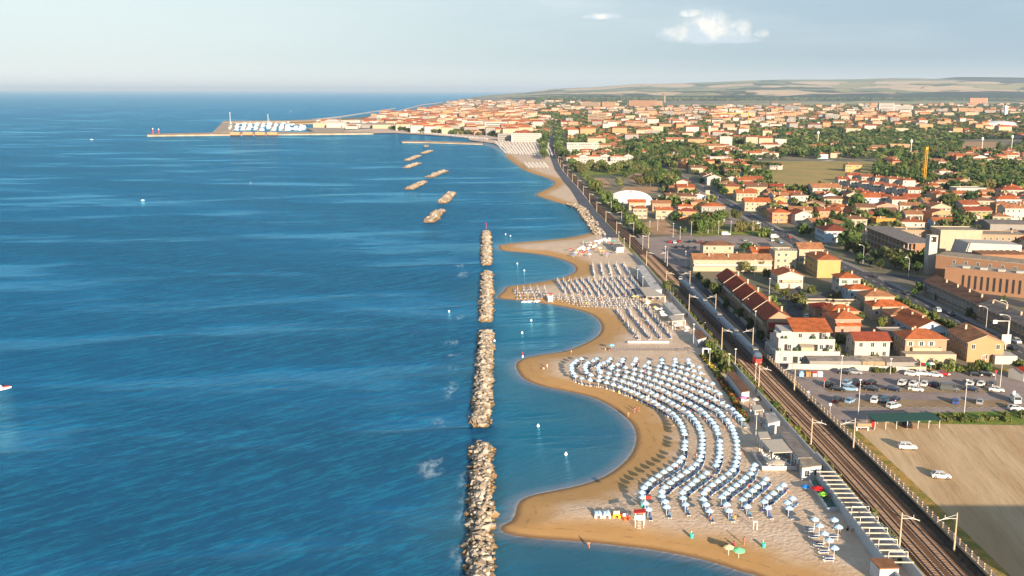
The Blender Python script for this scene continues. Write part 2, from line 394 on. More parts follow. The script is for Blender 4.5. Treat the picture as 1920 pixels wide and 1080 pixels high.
ys = np.array([-60, 0, 60, 100, 130] + list(np.arange(150, 760, 3.0)) + list(np.arange(760, 2300, 9.0)) + spread(2300, 22, 1.4, 20))
X, Y = np.meshgrid(xs, ys); near_ = (np.abs(X) < 400) & (Y < 2600)
D = np.full(X.shape, -400.0); D[near_] = sdf(X[near_], Y[near_]); D[(Y > 2000)] = -400
# foam and drift patches beside the breakwaters
FOAM = [(868, 515, 3, 9), (862, 498, 2.2, 6), (848, 643, 2.6, 4), (852, 665, 1.5, 3), (845, 730, 2, 9), (824, 793, 1.6, 5), (808, 874, 3, 6), (806, 890, 2.5, 3), (864, 595, 1.4, 5), (846, 692, 1.5, 4), (870, 900, 1.5, 8), (866, 960, 1.5, 8), (868, 1040, 2, 6)]
FO = np.zeros(X.shape)
for u, v, rx, ry in FOAM:
    fx, fy = G(u, v, 0); FO = np.maximum(FO, np.exp(-((X - fx) / rx) ** 2 - ((Y - fy) / ry) ** 2))
bwx = np.interp(Y, [150, 640], [G(905, 1000, 0)[0], G(912, 430, 0)[0]])
calm = np.clip((X - bwx) / 10, 0, 1) * np.clip((620 - Y) / 60, 0, 1) + np.clip((X - bwx - 10) / 60, 0, 1) * .6 * (Y >= 600) * (Y < 2000)
sea = grid(xs, ys, 'sea', [m_water], lambda X, Y: X * 0, {'shore': D, 'foam': np.clip(FO * 1.3, 0, 1), 'calm': np.clip(calm, 0, 1)})
kind(sea, label='blue sea with small waves, calm lagoons behind the breakwaters')
xb = np.arange(-8, 82, 1.25); yb = np.concatenate([np.arange(100, 640, 1.6), np.arange(640, 1900, 5)])
X, Y = np.meshgrid(xb, yb); D = sdf(X, Y)
RX_ = np.interp(Y, _yy, _xp)
keep = (D > -5) & (X < RX_ - 2.5)
zf = np.where(D > 0, (LZ - .03) * (1 - np.exp(-np.maximum(D, 0) / 9)), D * .12)
beach = grid(xb, yb, 'beach', [m_sand], lambda X, Y: zf, {'shore': D}, keep)
kind(beach, label='scalloped sandy beach with three bays')
# ------------------------------------------------------------------ land
m_land, t, b, l = nodes_of('town_ground'); N = NT(t); P = pos(N)
a1 = N.noise(P, .012, 6, .6); a2 = N.noise(P, .09, 5, .6); a3 = N.noise(P, .004, 3)
c = N.mix(N.map(a1, .42, .58), (.060, .075, .028), (.175, .140, .080))
c = N.mix(N.map(a2, .55, .64), c, (.115, .110, .108))
c = N.mix(N.map(a3, .60, .68), c, (.27, .20, .105))
l(c, b.inputs['Base Color']); b.inputs['Roughness'].default_value = .95
COASTPX = [(905, 261), (880, 256), (820, 249), (740, 244.5), (690, 246.5), (640, 248), (592, 248), (586, 238), (590, 233), (640, 227), (640, 222), (700, 217), (735, 213), (780, 207), (820, 197), (850, 188), (900, 180.5), (930, 177.5), (962, 174.6)]
cp = [G(*p) for p in COASTPX]
YL = [-60, 20, 120, 180, 240, 300, 360, 420, 480, 540, 600, 680, 760, 860, 960, 1060, 1160, 1260, 1400, 1550, 1650]
PL = [(C(y, -3), y) for y in YL] + [G(945, 269)]
left = cp[:10]; far = cp[10:]          # the port spit first, then the coast running away to the horizon
bm_ = MB()
xr = 45000
rows_ = PL + [(far[0][0], max(far[0][1], PL[-1][1] + 50))] + [p for p in far[1:]]
for p in rows_: bm_.v += [(p[0], p[1], LZ), (300 + p[1] * .02, p[1], LZ), (xr, p[1], LZ)]
for i in range(len(rows_) - 1):
    for k in (0, 1): bm_.f.append((3 * i + k, 3 * i + k + 1, 3 * i + k + 4, 3 * i + k + 3)); bm_.m.append(0)
o = kind(bm_.build('ground', m_land))
sheet('ground', [G(950, 262)] + left + [(far[0][0] + 2, far[0][1] + 2), (G(950, 262)[0], far[0][1] + 2)], LZ + .01, m_land, 'low spit of land behind the harbour'); o['label'] = 'flat coastal plain under the town'
def fm(name, a, b2, sc_=.05, bump=.0, st=None, rot=0):
    m, t, bb, l = nodes_of(name); N = NT(t); P = pos(N)
    n = N.noise(P, sc_, 7, .65, st=st, rot=rot); n2 = N.noise(P, sc_ * 9, 5, .6, st=st, rot=rot)
    c = N.mix(N.map(n, .38, .62), a, b2); c = N.mix(N.map(n2, .45, .75, 0, .45), c, tuple(x * .62 for x in a))
    l(c, bb.inputs['Base Color']); bb.inputs['Roughness'].default_value = .95; bb.inputs['Specular IOR Level'].default_value = .1
    if bump: N.bump(n2, bump, bb)
    return m
m_far_sand = fm('far_sand', (.50, .38, .29), (.57, .45, .36), .02)
m_dirt = fm('dry_dirt', (.40, .27, .145), (.52, .38, .23), .07, .2, st=(1, .10, 1), rot=.13)
m_straw = fm('dry_grass', (.36, .26, .10), (.27, .23, .085), .03, .1)
m_weeds = fm('weed_strip', (.42, .25, .075), (.17, .17, .04), .3, .2)
m_green = fm('grass_green', (.10, .17, .03), (.24, .24, .05), .12, .2)
m_asph = fm('asphalt', (.235, .190, .172), (.290, .235, .208), .08)
m_asphd = fm('road_asphalt', (.070, .070, .075), (.095, .092, .095), .06)
m_pave = fm('pavement', (.21, .185, .165), (.26, .23, .205), .2)
m_ballast = fm('ballast', (.110, .060, .035), (.165, .092, .052), .5, .08, st=(1, .15, 1))
m_shade_soil = fm('painted_shade_soil', (.022, .020, .018), (.040, .032, .024), .4, .1)  # near-black: the shade beside the tracks is put into this soil colour
m_plot = fm('ploughed_plot', (.33, .20, .11), (.40, .26, .15), .06)
m_white = mat('white_paint', (.78, .76, .72), .6, var=.05, scale=.6)
# beach and bare ground of the far bay
sheet('sand', [G(u, v, .6) for u, v in [(880, 263), (877, 258.5), (854, 256.3), (808, 253.4), (740, 249.6), (690, 250.5), (640, 252)]] + [G(u, v, .6) for u, v in [(640, 245), (690, 242), (740, 240), (820, 244), (880, 250), (940, 256), (1000, 258), (1030, 262), (1032, 300), (1010, 300), (960, 285), (925, 269)]], LZ - .2, m_far_sand, 'pale sand of the far bay').location.z = .22
# ------------------------------------------------------------------ strips along the railway
def strip(name, y0, y1, a, b_, z, m, label, step=12, knd='structure', t=None):
    ys_ = list(np.arange(y0, y1, step)) + [y1]; bm_ = MB()
    for i, y in enumerate(ys_):
        A = a(y) if callable(a) else a; B = b_(y) if callable(b_) else b_
        bm_.v += [(C(y, A), y, z), (C(y, B), y, z)]
    for i in range(len(ys_) - 1): bm_.f.append((2 * i, 2 * i + 1, 2 * i + 3, 2 * i + 2)); bm_.m.append(0)
    o = bm_.build(name, m); return kind(o, knd, label)
strip('verge', 60, 420, -6.0, -3.4, LZ + .012, m_weeds, 'weedy verge between the promenade wall and the ballast')
strip('verge', 420, 700, -6.0, -3.4, LZ + .012, fm('green_verge', (.14, .16, .04), (.30, .22, .08), .2), 'green verge beside the ballast')
strip('painted_shade_strip', 60, 620, 3.7, 7.2, LZ + .012, m_shade_soil, 'dark bare soil between the tracks and the concrete fence')
strip('path', 60, 700, 7.4, 9.0, LZ + .03, m_asph, 'narrow asphalt path beside the railway fence')
strip('verge', 60, 245, 9.0, 11.4, LZ + .014, m_weeds, 'orange dry weeds along the field edge')
strip('shore_road', 585, 2000, lambda y: -14 + 2 * min(1, (y - 585) / 300) if y < 1700 else -13, lambda y: -4.3, LZ + .03, fm('blue_asphalt', (.085, .095, .115), (.105, .112, .13), .05), 'grey coast road between the far beach and the railway')
bed = MB(); ys_ = list(np.arange(60, 2600, 14))
for i, y in enumerate(ys_): bed.v += [(C(y, -3.6), y, LZ), (C(y, -3.1), y, LZ + .32), (C(y, 3.3), y, LZ + .32), (C(y, 3.8), y, LZ)]
for i in range(len(ys_) - 1):
    for k in range(3): bed.f.append((4 * i + k, 4 * i + k + 1, 4 * i + k + 5, 4 * i + k + 4)); bed.m.append(0)
kind(bed.build('ballast_bed', m_ballast), 'structure', 'brown ballast bed of the double railway')
m_rail = mat('rail_steel', (.30, .25, .22), .35, metal=.9); m_sleeper = mat('sleeper', (.25, .165, .11), .9, var=.25, scale=1.5)
m_clip = mat('rail_rust', (.10, .055, .035), .8)
for k, off, lab in ((0, -1.8, 'seaward railway track with wooden brown sleepers'), (1, 1.8, 'landward railway track with pale rail clips')):
    tr = thing('railway_track', lab, 'railway track', (0, 0, 0), group='tracks of the coastal railway')
    s = MB()
    for y in np.arange(120, 520, .62): s.box(C(y, off) - 1.25, y - .13, LZ + .30, C(y, off) + 1.25, y + .13, LZ + .40, 0, bottom=False)
    q = s.build('sleepers', m_sleeper, tr); q['kind'] = 'stuff'
    for sd_ in (-.72, .72):
        r = MB(); yy_ = list(np.arange(60, 1800, 10))
        for w_, z0, z1, mi in ((.09, .40, .47, 1), (.045, .47, .56, 0)):
            o_ = len(r.v)
            for y in yy_:
                x = C(y, off + sd_); r.v += [(x - w_, y, LZ + z0), (x - w_, y, LZ + z1), (x + w_, y, LZ + z1), (x + w_, y, LZ + z0)]
            for i in range(len(yy_) - 1):
                for k2 in range(3): r.f.append((o_ + 4 * i + k2, o_ + 4 * i + k2 + 1, o_ + 4 * i + k2 + 5, o_ + 4 * i + k2 + 4)); r.m.append(mi)
        r.build('rail', [m_rail, m_clip], tr)
# ------------------------------------------------------------------ field, car park, roads
def gp(L_, z=LZ): return [G(u, v, z) for u, v in L_]
_zk = [1.0]
def zs(k): _zk[0] += 1; return LZ + .004 * _zk[0]
sheet('field', [(C(60, 11.4), 60), (C(120, 11.4), 120), (C(180, 11.4), 180), (C(244, 11), 244), G(1600, 790), G(1750, 794), G(1925, 798), (190, 255), (190, 60)], zs(2), m_dirt, 'brown dirt field beside the railway')
sheet('path', [(C(244, 8.5), 244), (C(252, 9), 252), G(1600, 785), G(1640, 792), G(1620, 800), G(1590, 796), G(1570, 800)], zs(4), m_dirt)
sheet('car_park', [(C(243, 8.6), 243), (C(300, 8.6), 300), (C(312, 9.5), 312)] + gp([(1480, 688), (1700, 688), (1800, 690), (1925, 700), (1990, 720), (1990, 772), (1925, 772), (1750, 776)]) + [(C(250, 9.4), 250)], zs(5), m_asph, 'worn asphalt car park beside the railway')
strip('road', 300, 700, 9.0, 14.5, zs(6), m_asphd, 'side street beside the railway fence')
sheet('grass', gp([(1640, 777), (1750, 774), (1925, 770), (1990, 768), (1990, 795), (1925, 797), (1750, 795), (1700, 789)]), zs(7), m_green, 'green grass bank behind the car park')
sheet('verge', gp([(1590, 688), (1925, 691), (1925, 700), (1790, 697), (1600, 694)]), zs(8), m_weeds, 'weedy strip at the back of the car park')
def road(name, pts, w, z, m, label=None):
    P_ = [Vector((*p, 0)) for p in pts]; a = []; c_ = []
    for i, p in enumerate(P_):
        d_ = (P_[min(i + 1, len(P_) - 1)] - P_[max(i - 1, 0)]).normalized(); n_ = Vector((-d_.y, d_.x, 0)) * w / 2; a.append((p + n_)[:2]); c_.append((p - n_)[:2])
    r = MB()
    for q, s_ in zip(a, c_): r.v += [(*q, z), (*s_, z)]
    for i in range(len(P_) - 1): r.f.append((2 * i + 1, 2 * i + 3, 2 * i + 2, 2 * i)); r.m.append(0)
    return kind(r.build(name, m), 'structure', label)
MR = catmull([(169, 60), (169, 200), (167.5, 300), (166, 380), (163, 460), (160, 560), (163, 700), (166, 860), (166, 1020), (172, 1300), (190, 1700), (220, 2300)], 8)
def MX(y): return float(np.interp(y, [p[1] for p in MR], [p[0] for p in MR]))
road('pavement', MR, 14, zs(9), m_pave, 'pavement along the main road'); road('road', MR, 9.6, zs(11), m_asphd, 'main road through the town')
mk = MB(); zm = zs(12)
for y in np.arange(250, 1100, 9): mk.box(MX(y) - .08, y, zm, MX(y) + .08, y + 4, zm + .004, 0, bottom=False)
for y in np.arange(250, 1100, 10):
    for q in (-4.4, 4.4): mk.add([(MX(y) + q - .08, y, zm), (MX(y) + q + .08, y, zm), (MX(y + 10) + q + .08, y + 10, zm), (MX(y + 10) + q - .08, y + 10, zm)], [(0, 1, 2, 3)])
kind(mk.build('road_markings', m_white), 'structure', 'white lines of the main road')
def rd(pl, w, lab='side street in the town', m=None, k=10): road('road', catmull([G(*p) for p in pl], 6), w, zs(k), m or m_asphd, lab)
sheet('car_park', gp([(1185, 447), (1250, 443), (1395, 441), (1440, 447), (1470, 462), (1440, 466), (1300, 470), (1290, 500), (1262, 500), (1230, 480)]), zs(5), m_asph, 'car park of the long apartment house')
sheet('forecourt', gp([(1235, 384), (1330, 376), (1365, 398), (1400, 420), (1330, 420), (1270, 396)]), zs(5), m_asph, 'forecourt of the petrol station')
rd([(1440, 440), (1520, 432), (1600, 428)], 7); rd([(1930, 575), (1800, 541), (1700, 520), (1610, 512)], 9, 'street beside the brick hall')
rd([(1480, 690), (1470, 650), (1490, 560), (1450, 480), (1430, 455)], 6); rd([(1400, 560), (1520, 560), (1620, 530)], 6)
pale = fm('gravel_track', (.36, .31, .26), (.42, .37, .31), .1)
rd([(1410, 300), (1470, 317), (1500, 327), (1560, 332), (1600, 345)], 10, 'pale gravel track over the dry meadow', pale); rd([(1470, 317), (1510, 309), (1560, 300)], 9, 'pale gravel track over the dry meadow', pale, 13)
sheet('field', gp([(1395, 302), (1640, 303), (1635, 318), (1625, 333), (1560, 338), (1550, 350), (1530, 362), (1470, 352), (1440, 330)]), zs(3), m_straw, 'dry yellow meadow among the houses')
for nm, P_, m_, lab in (('field', [(1148, 321), (1210, 322), (1240, 338), (1190, 342)], m_plot, 'bare ploughed plot behind the reed hedge'), ('field', [(1099, 332), (1132, 334), (1150, 350), (1128, 352)], m_plot, 'small bare plot beside the railway'), ('field', [(1170, 350), (1235, 350), (1232, 362), (1160, 360)], m_plot, 'narrow bare plot before the white dome'),
    ('field', [(1205, 418), (1245, 412), (1268, 430), (1270, 440), (1225, 440)], m_plot, 'bare fenced plot beside the railway car park'), ('grass', [(1185, 411), (1202, 412), (1220, 440), (1196, 438)], m_green, 'green strip by the railway'),
    ('field', [(1400, 262), (1560, 262), (1570, 270), (1400, 274)], m_straw, 'pale meadow beyond the pines'), ('field', [(1770, 266), (1870, 266), (1870, 276), (1790, 280)], m_plot, 'tan plot right of the dark grove'), ('grass', [(1080, 310), (1250, 315), (1250, 322), (1090, 330)], m_green, 'green garden plot by the railway'),
    ('field', [(1800, 303), (1925, 303), (1925, 313), (1800, 314)], m_straw, 'mown strip before the white villas'), ('field', [(1250, 196), (1700, 189), (1925, 187), (1925, 194), (1700, 197), (1400, 201)], fm('plain_field', (.30, .27, .15), (.24, .25, .12), .004), 'open plain before the hills'),
    ('field', [(1550, 340), (1640, 322), (1640, 330), (1600, 345)], m_straw, 'dry grass patch by the white villas'), ('grass', [(1300, 432), (1420, 428), (1430, 440), (1300, 443)], m_green, 'green bank behind the far car park')):
    sheet(nm, gp(P_), zs(4), m_, lab)
# ------------------------------------------------------------------ hills
m_hill, t, b, l = nodes_of('hill_fields'); N = NT(t); P = pos(N)
v = N.n('ShaderNodeTexVoronoi'); v.inputs['Scale'].default_value = .0022; mp = N.n('ShaderNodeMapping'); mp.inputs['Scale'].default_value = (.75, .55, 0); l(P, mp.inputs[0])
wv = N.n('ShaderNodeVectorMath', operation='ADD'); l(mp.outputs[0], wv.inputs[0]); nz = N.n('ShaderNodeTexNoise'); nz.inputs['Scale'].default_value = .003; l(P, nz.inputs['Vector'])
sc3 = N.n('ShaderNodeVectorMath', operation='SCALE'); sc3.inputs['Scale'].default_value = 260; l(nz.outputs['Color'], sc3.inputs[0]); l(sc3.outputs[0], wv.inputs[1]); l(wv.outputs[0], v.inputs['Vector'])
sx = N.n('ShaderNodeSeparateColor'); l(v.outputs['Color'], sx.inputs[0])
c = N.mix(N.map(sx.outputs[0], .40, .44), (.52, .38, .24), (.17, .20, .11)); c = N.mix(N.map(sx.outputs[1], .68, .72), c, (.30, .27, .12)); c = N.mix(N.map(sx.outputs[2], .84, .86), c, (.035, .055, .022))
v2 = N.n('ShaderNodeTexVoronoi', feature='DISTANCE_TO_EDGE'); v2.inputs['Scale'].default_value = .0022; l(wv.outputs[0], v2.inputs['Vector'])
c = N.mix(N.math('MULTIPLY', N.map(v2.outputs['Distance'], .0, .045, 1, 0), N.map(N.noise(P, .002, 3), .45, .5)), c, (.03, .05, .02))
wd = N.attr('wood'); c = N.mix(N.map(N.math('ADD', wd, N.math('MULTIPLY', N.math('SUBTRACT', N.noise(P, .0016, 6, .6), .5), 1.3)), .42, .58), c, (.016, .036, .030))
l(c, b.inputs['Base Color']); b.inputs['Roughness'].default_value = 1; b.inputs['Specular IOR Level'].default_value = 0
SKY = [(930, 171.5), (1000, 168.5), (1060, 166), (1125, 163), (1190, 157.5), (1250, 157), (1300, 156), (1350, 154.5), (1400, 152), (1475, 151), (1540, 150.5), (1600, 149.5), (1652, 147.5), (1715, 147), (1752, 148.5), (1790, 145), (1840, 145), (1915, 146), (2100, 146), (2600, 150)]
def elev(u, v):
    d_ = ray(u, v); return d_.x / d_.y, d_.z / d_.y
se = [elev(*p) for p in SKY]; sk = np.array([e[0] for e in se]); sv = np.array([e[1] for e in se])
rng = np.random.default_rng(3)
def vnoise(X, Y, s, seed):
    r = np.random.default_rng(seed).random((97, 97)); x = (X / s) % 96; y = (Y / s) % 96; xi = x.astype(int); yi = y.astype(int); fx = x - xi; fy = y - yi; fx = fx * fx * (3 - 2 * fx); fy = fy * fy * (3 - 2 * fy)
    return (r[yi, xi] * (1 - fx) + r[yi, xi + 1] * fx) * (1 - fy) + (r[yi + 1, xi] * (1 - fx) + r[yi + 1, xi + 1] * fx) * fy
tx = np.linspace(-.03, 1.1, 240); yh = np.linspace(7600, 19500, 110); T_, YH = np.meshgrid(tx, yh); XH = T_ * YH
ridge = np.interp(T_, sk, sv) * 17500 + H                 # height the skyline needs at the far ridge
s_ = np.clip((YH - 8300) / 9000, 0, 1)
nn = vnoise(XH, YH, 900, 1) * .5 + vnoise(XH, YH, 420, 2) * .3 + vnoise(XH, YH, 1900, 3) * .7 - .75
Zh = LZ - 6 + (ridge + 6) * s_ ** 1.25 * (1 + .0 * nn) + nn * 75 * np.minimum(s_ * 5, 1) * np.clip((ridge - 60) / 120, .05, 1) * np.clip((18500 - YH) / 4000, 0.12, 1)
Zh = Zh * np.clip((T_ + .03) / .07, 0, 1) + (LZ - 6) * (1 - np.clip((T_ + .03) / .07, 0, 1))
Zh = np.where(YH > 18000, Zh * .2, Zh)
WD = np.clip((s_ - .55) * 2.2, 0, 1) * np.clip((T_ - .30) * 6, 0, 1) * .75 * 1.5 + (vnoise(XH, YH, 1500, 5) - .5) * .9 + .05 + 1.2 * np.exp(-((YH - 10000) / 1300) ** 2)
hills = grid(tx, yh, 'hills', [m_hill], lambda X, Y: Zh, {'wood': WD})
me = hills.data; co = np.stack([XH, YH, Zh], -1).reshape(-1).astype(np.float32); me.vertices.foreach_set('co', co); me.update()
kind(hills, label='low patchwork hills of fields and woods on the horizon')
# ------------------------------------------------------------------ haze
hzm = bpy.data.materials.new('haze'); hzm.use_nodes = True; t = hzm.node_tree; t.nodes.remove(t.nodes['Principled BSDF'])
pv = t.nodes.new('ShaderNodeVolumePrincipled'); pv.inputs['Color'].default_value = (.68, .84, 1, 1); pv.inputs['Density'].default_value = 3.9e-5; pv.inputs['Anisotropy'].default_value = .15
t.links.new(pv.outputs[0], t.nodes['Material Output'].inputs['Volume'])
hb = MB().box(-108000, -3000, -7, 108000, 122000, 270).build('haze', hzm); hb['kind'] = 'stuff'; hb['label'] = 'thin blue summer haze'; hb.display_type = 'WIRE'
# ------------------------------------------------------------------ breakwaters
m_rock, t, b, l = nodes_of('limestone_rock'); N = NT(t); P = pos(N)
n = N.noise(P, .5, 5, .6); sp_ = N.n('ShaderNodeSeparateXYZ'); l(P, sp_.inputs[0])
oi = N.n('ShaderNodeNewGeometry').outputs['Random Per Island']; ob = N.n('ShaderNodeObjectInfo').outputs['Random']
rv = N.math('FRACT', N.math('ADD', oi, ob))
c = N.mix(rv, (.17, .13, .09), (.44, .385, .31)); c = N.mix(N.map(n, .55, .72, 0, .6), c, (.30, .22, .14))
c = N.mix(N.map(N.math('ADD', sp_.outputs[2], N.math('MULTIPLY', n, 1.2)), .75, 1.75), (.19, .105, .03), c)
l(c, b.inputs['Base Color']); b.inputs['Roughness'].default_value = .9; N.bump(N.noise(P, 1.6, 5, .6), .12, b)
def rock_mesh(seed):
    r = random.Random(seed); bm = bmesh.new()
    sx, sy, sz_ = r.uniform(.8, 1.25), r.uniform(.6, 1), r.uniform(.5, .8)
    for i in range(13):
        d_ = Vector((r.gauss(0, 1), r.gauss(0, 1), r.gauss(0, 1))).normalized() * r.uniform(.8, 1.05); bm.verts.new((d_.x * sx, d_.y * sy, d_.z * sz_))
    g = bmesh.ops.convex_hull(bm, input=bm.verts); bmesh.ops.delete(bm, geom=[e for e in g['geom_interior'] if isinstance(e, bmesh.types.BMVert)], context='VERTS')
    me = bpy.data.meshes.new('boulder'); bm.to_mesh(me); bm.free(); me.materials.append(m_rock); return me
ROCKS = [rock_mesh(k) for k in range(12)]
RD = [(np.array([v.co[:] for v in m.vertices]), [tuple(p.vertices) for p in m.polygons]) for m in ROCKS]
def euler_m(a, b_, c_): return np.array(Matrix.Rotation(c_, 3, 'Z') @ Matrix.Rotation(b_, 3, 'Y') @ Matrix.Rotation(a, 3, 'X'))
class Merge:                                   # many copies of small meshes gathered into one mesh
    def __init__(s): s.V = []; s.F = []; s.M = []; s.n = 0
    def add(s, co, faces, mi=None):
        s.V.append(co); s.F += [tuple(i + s.n for i in f) for f in faces]; s.M += (mi if mi is not None else [0] * len(faces)); s.n += len(co)
    def build(s, name, mats, label=None, kd='stuff'):
        me = bpy.data.meshes.new(name); me.from_pydata(np.concatenate(s.V).tolist(), [], s.F)
        for m in mats: me.materials.append(m)
        me.polygons.foreach_set('material_index', s.M); me.update(); o = link(name, me); return kind(o, kd, label)
SEG = [((896, 1170), (904, 828), 5.3, 1.6), ((901, 795), (912, 619), 5.2, 1.6), ((911, 600), (913, 508), 5.0, 1.5), ((912, 494), (911, 433), 5.4, 1.5),
       ((804, 415), (826, 392), 8.5, 1.0), ((829, 379), (847, 360), 8.5, 1.0), ((766, 353.5), (795, 339), 8.5, .9), ((805, 331), (833, 319), 8.5, .9),
       ((761, 313.5), (783, 305), 9, .9), ((763, 300), (785, 291), 9, .9), ((793, 287), (806, 282), 10, .9), ((795, 274), (804, 274), 22, 3.0)]
rocks = []; core = Merge()
for si, (p0, p1, wd_, ht) in enumerate(SEG):
    a = np.array(G(*p0, .8)); e = np.array(G(*p1, .8)); d_ = e - a; Ln = np.linalg.norm(d_); d_ /= Ln; nrm = np.array([-d_[1], d_[0]])
    st = 1.15 if si < 4 else 2.0; k = int(Ln / st); na = 7 if si < 4 else 6
    for i in range(k + 1):
        end = min(i, k - i) * st; wf = min(1, .55 + end / 5)
        for j in range(na):
            q = (j + .5) / na * 2 - 1; q += rnd.uniform(-.16, .16)
            jw = wd_ * .5 * wf * (1 + .12 * math.sin(i * .37 + si)); x, y = a + d_ * (i * st + rnd.uniform(-.5, .5)) + nrm * q * jw
            z = ht * (1 - abs(q) ** 2.2) * min(1, .5 + end / 6) - .25 + rnd.uniform(-.15, .3)
            r = rnd.choice([.45, .55, .7, .85, 1.0, 1.25]) * (1 if si < 4 else 1.35)
            rocks.append((y, x, z, r, q, si))
    prof = [(-.5, -.9), (-.3, ht * .55 - .3), (0, ht * .75 - .3), (.3, ht * .55 - .3), (.5, -.9)]; co = []
    for i in (0, 1):
        for q, z in prof:
            pt = a + d_ * (Ln * i) + nrm * q * wd_; co.append((pt[0], pt[1], z))
    core.add(np.array(co), [(i, i + 1, i + 6, i + 5) for i in range(4)] + [(0, 1, 2, 3, 4), (9, 8, 7, 6, 5)])
rev = catmull([G(1120, 440), G(1109, 423), G(1096, 406), G(1084, 390), G(1066, 382)], 10)
for i in range(len(rev) - 1):
    for j in range(14): 
        f_ = rnd.random(); x = rev[i][0] * (1 - f_) + rev[i + 1][0] * f_ + rnd.uniform(-1.5, 5); y = rev[i][1] * (1 - f_) + rev[i + 1][1] * f_; rocks.append((y, x, rnd.uniform(.1, 1.3), rnd.uniform(.7, 1.3), 0, 20))
near = sorted([r for r in rocks if r[0] > 166 and r[5] == 0])[:300]; ns = set(map(id, near)); near.sort()
sides = {-1: 'on the lagoon slope', 0: 'on the crest', 1: 'on the open sea slope'}
boul = []
for (y, x, z, r, q, si) in near:
    o = link('boulder', rnd.choice(ROCKS), None, (x, y, z)); o.rotation_euler = (rnd.uniform(-.5, .5), rnd.uniform(-.5, .5), rnd.uniform(0, 6.3)); o.scale = (r, r, r)
    sd_ = 0 if abs(q) < .35 else (1 if q > 0 else -1)
    tag(o, ('large' if r > 1 else 'middling' if r > .8 else 'small') + ' limestone boulder ' + sides[sd_] + ' of the nearest breakwater', 'boulder', 'boulders of the nearest breakwater'); boul.append(o)
single_out(boul, 'y')
for (y, x, z, r, q, si) in rocks:
    pass
for rk in rocks:
    if id(rk) in ns: continue
    y, x, z, r, q, si = rk; co, fs = rnd.choice(RD); core.add(co @ euler_m(rnd.uniform(-.5, .5), rnd.uniform(-.5, .5), rnd.uniform(0, 6.3)).T * r + np.array([x, y, z]), fs)
core.build('boulders', [m_rock], 'limestone boulders heaped in the farther breakwaters and along the shore')
# ------------------------------------------------------------------ umbrellas and loungers
m_canopy = mat('canopy_pale_blue', (.33, .49, .66), .75, var=.06, scale=2, orand=.12); m_wframe = mat('white_frame', (.80, .80, .78), .5)
m_bluef = mat('blue_fabric', (.05, .10, .20), .85, orand=.5); m_cwhite = mat('canopy_white', (.38, .37, .36), .8)
m_navy = mat('navy_fabric', (.03, .06, .17), .85)
def canopy_mb(r=.87, z0=2.0, z1=2.5, n=8, val=.14):
    s = MB(); top = []; 
    prof = [(r, z0 - val), (r, z0), (r * .55, z0 + (z1 - z0) * .58), (.04, z1)]
    s.lathe(prof, n); s.lathe([(.04, z1), (.02, z1 + .10)], 6)
    o = len(s.v); s.v += [(r * .97 * math.cos(2 * math.pi * k / n), r * .97 * math.sin(2 * math.pi * k / n), z0 - val + .01) for k in range(n)] + [(0, 0, z1 - .04)]
    for k in range(n): s.f.append((o + (k + 1) % n, o + k, o + n)); s.m.append(0)
    return s
cano = canopy_mb().mesh('canopy', m_canopy)
polem = MB().tube([(0, 0, 0), (0, 0, 2.45)], .035, 6).mesh('pole', m_wframe)
hubm = MB().lathe([(.16, 0), (.16, .05), (.05, .12)], 8).mesh('base', m_wframe)
def lounger_parts():
    f = MB()
    for x in (-.3, .3): f.box(x - .03, -.95, .26, x + .03, .95, .31)
    for x in (-.3, .3):
        for y in (-.8, .8): f.box(x - .03, y - .03, 0, x + .03, y + .03, .26)
    f.box(-.3, .90, .26, .3, .95, .31); f.box(-.3, -.95, .26, .3, -.90, .31)
    seat = MB().box(-.27, -.9, .312, .27, .30, .36)
    back = MB().add([(-.27, .31, .32), (.27, .31, .32), (.27, .86, .72), (-.27, .86, .72), (-.27, .34, .28), (.27, .34, .28), (.27, .89, .68), (-.27, .89, .68)], [(0, 1, 2, 3), (7, 6, 5, 4), (3, 2, 6, 7), (0, 3, 7, 4), (2, 1, 5, 6)])
    return f.mesh('frame', m_wframe), seat.mesh('seat', m_bluef), back.mesh('backrest', m_bluef)
LF, LS, LB = lounger_parts()
ROW1 = [(1094, 672.5), (1084, 675), (1078.5, 679), (1073.5, 683), (1071, 687.5), (1071, 692), (1073.7, 698), (1078.5, 704.5), (1090, 708), (1102, 711), (1115, 712.5), (1128, 714.7), (1140, 718), (1151.5, 721), (1162, 725), (1172, 728.7), (1181.5, 733), (1192, 737), (1201, 742), (1211.5, 747), (1221, 751), (1229, 756), (1238, 761), (1246, 766), (1255.6, 771), (1263, 776), (1268, 783), (1273.5, 789), (1276.6, 795), (1280, 801), (1282, 807.5), (1284, 814), (1284, 821), (1284, 830), (1283, 839), (1282, 849), (1278, 860), (1271, 868), (1262, 874), (1253, 880), (1243, 886), (1234, 892), (1225, 898), (1217, 905), (1210, 912), (1204, 920), (1202, 928), (1207, 937)]
r1 = [G(u, v, 2.6) for u, v in ROW1]; r1 = [(r1[0][0] + 2, r1[0][1] + 30), (r1[0][0] + .6, r1[0][1] + 8)] + r1 + [(r1[-1][0] + .2, r1[-1][1] - 12), (r1[-1][0], r1[-1][1] - 30)]
r1 = np.array(catmull(r1, 12)); d1 = np.gradient(r1, axis=0); d1 /= np.linalg.norm(d1, axis=1)[:, None] + 1e-9
kz = np.hanning(15); kz /= kz.sum(); d1 = np.stack([np.convolve(np.pad(d1[:, k], 7, mode='edge'), kz, mode='valid') for k in (0, 1)], 1); d1 /= np.linalg.norm(d1, axis=1)[:, None]
nr = np.stack([-d1[:, 1], d1[:, 0]], 1)      # towards the land when walking towards the camera
if (nr[40][0]) < 0: nr = -nr
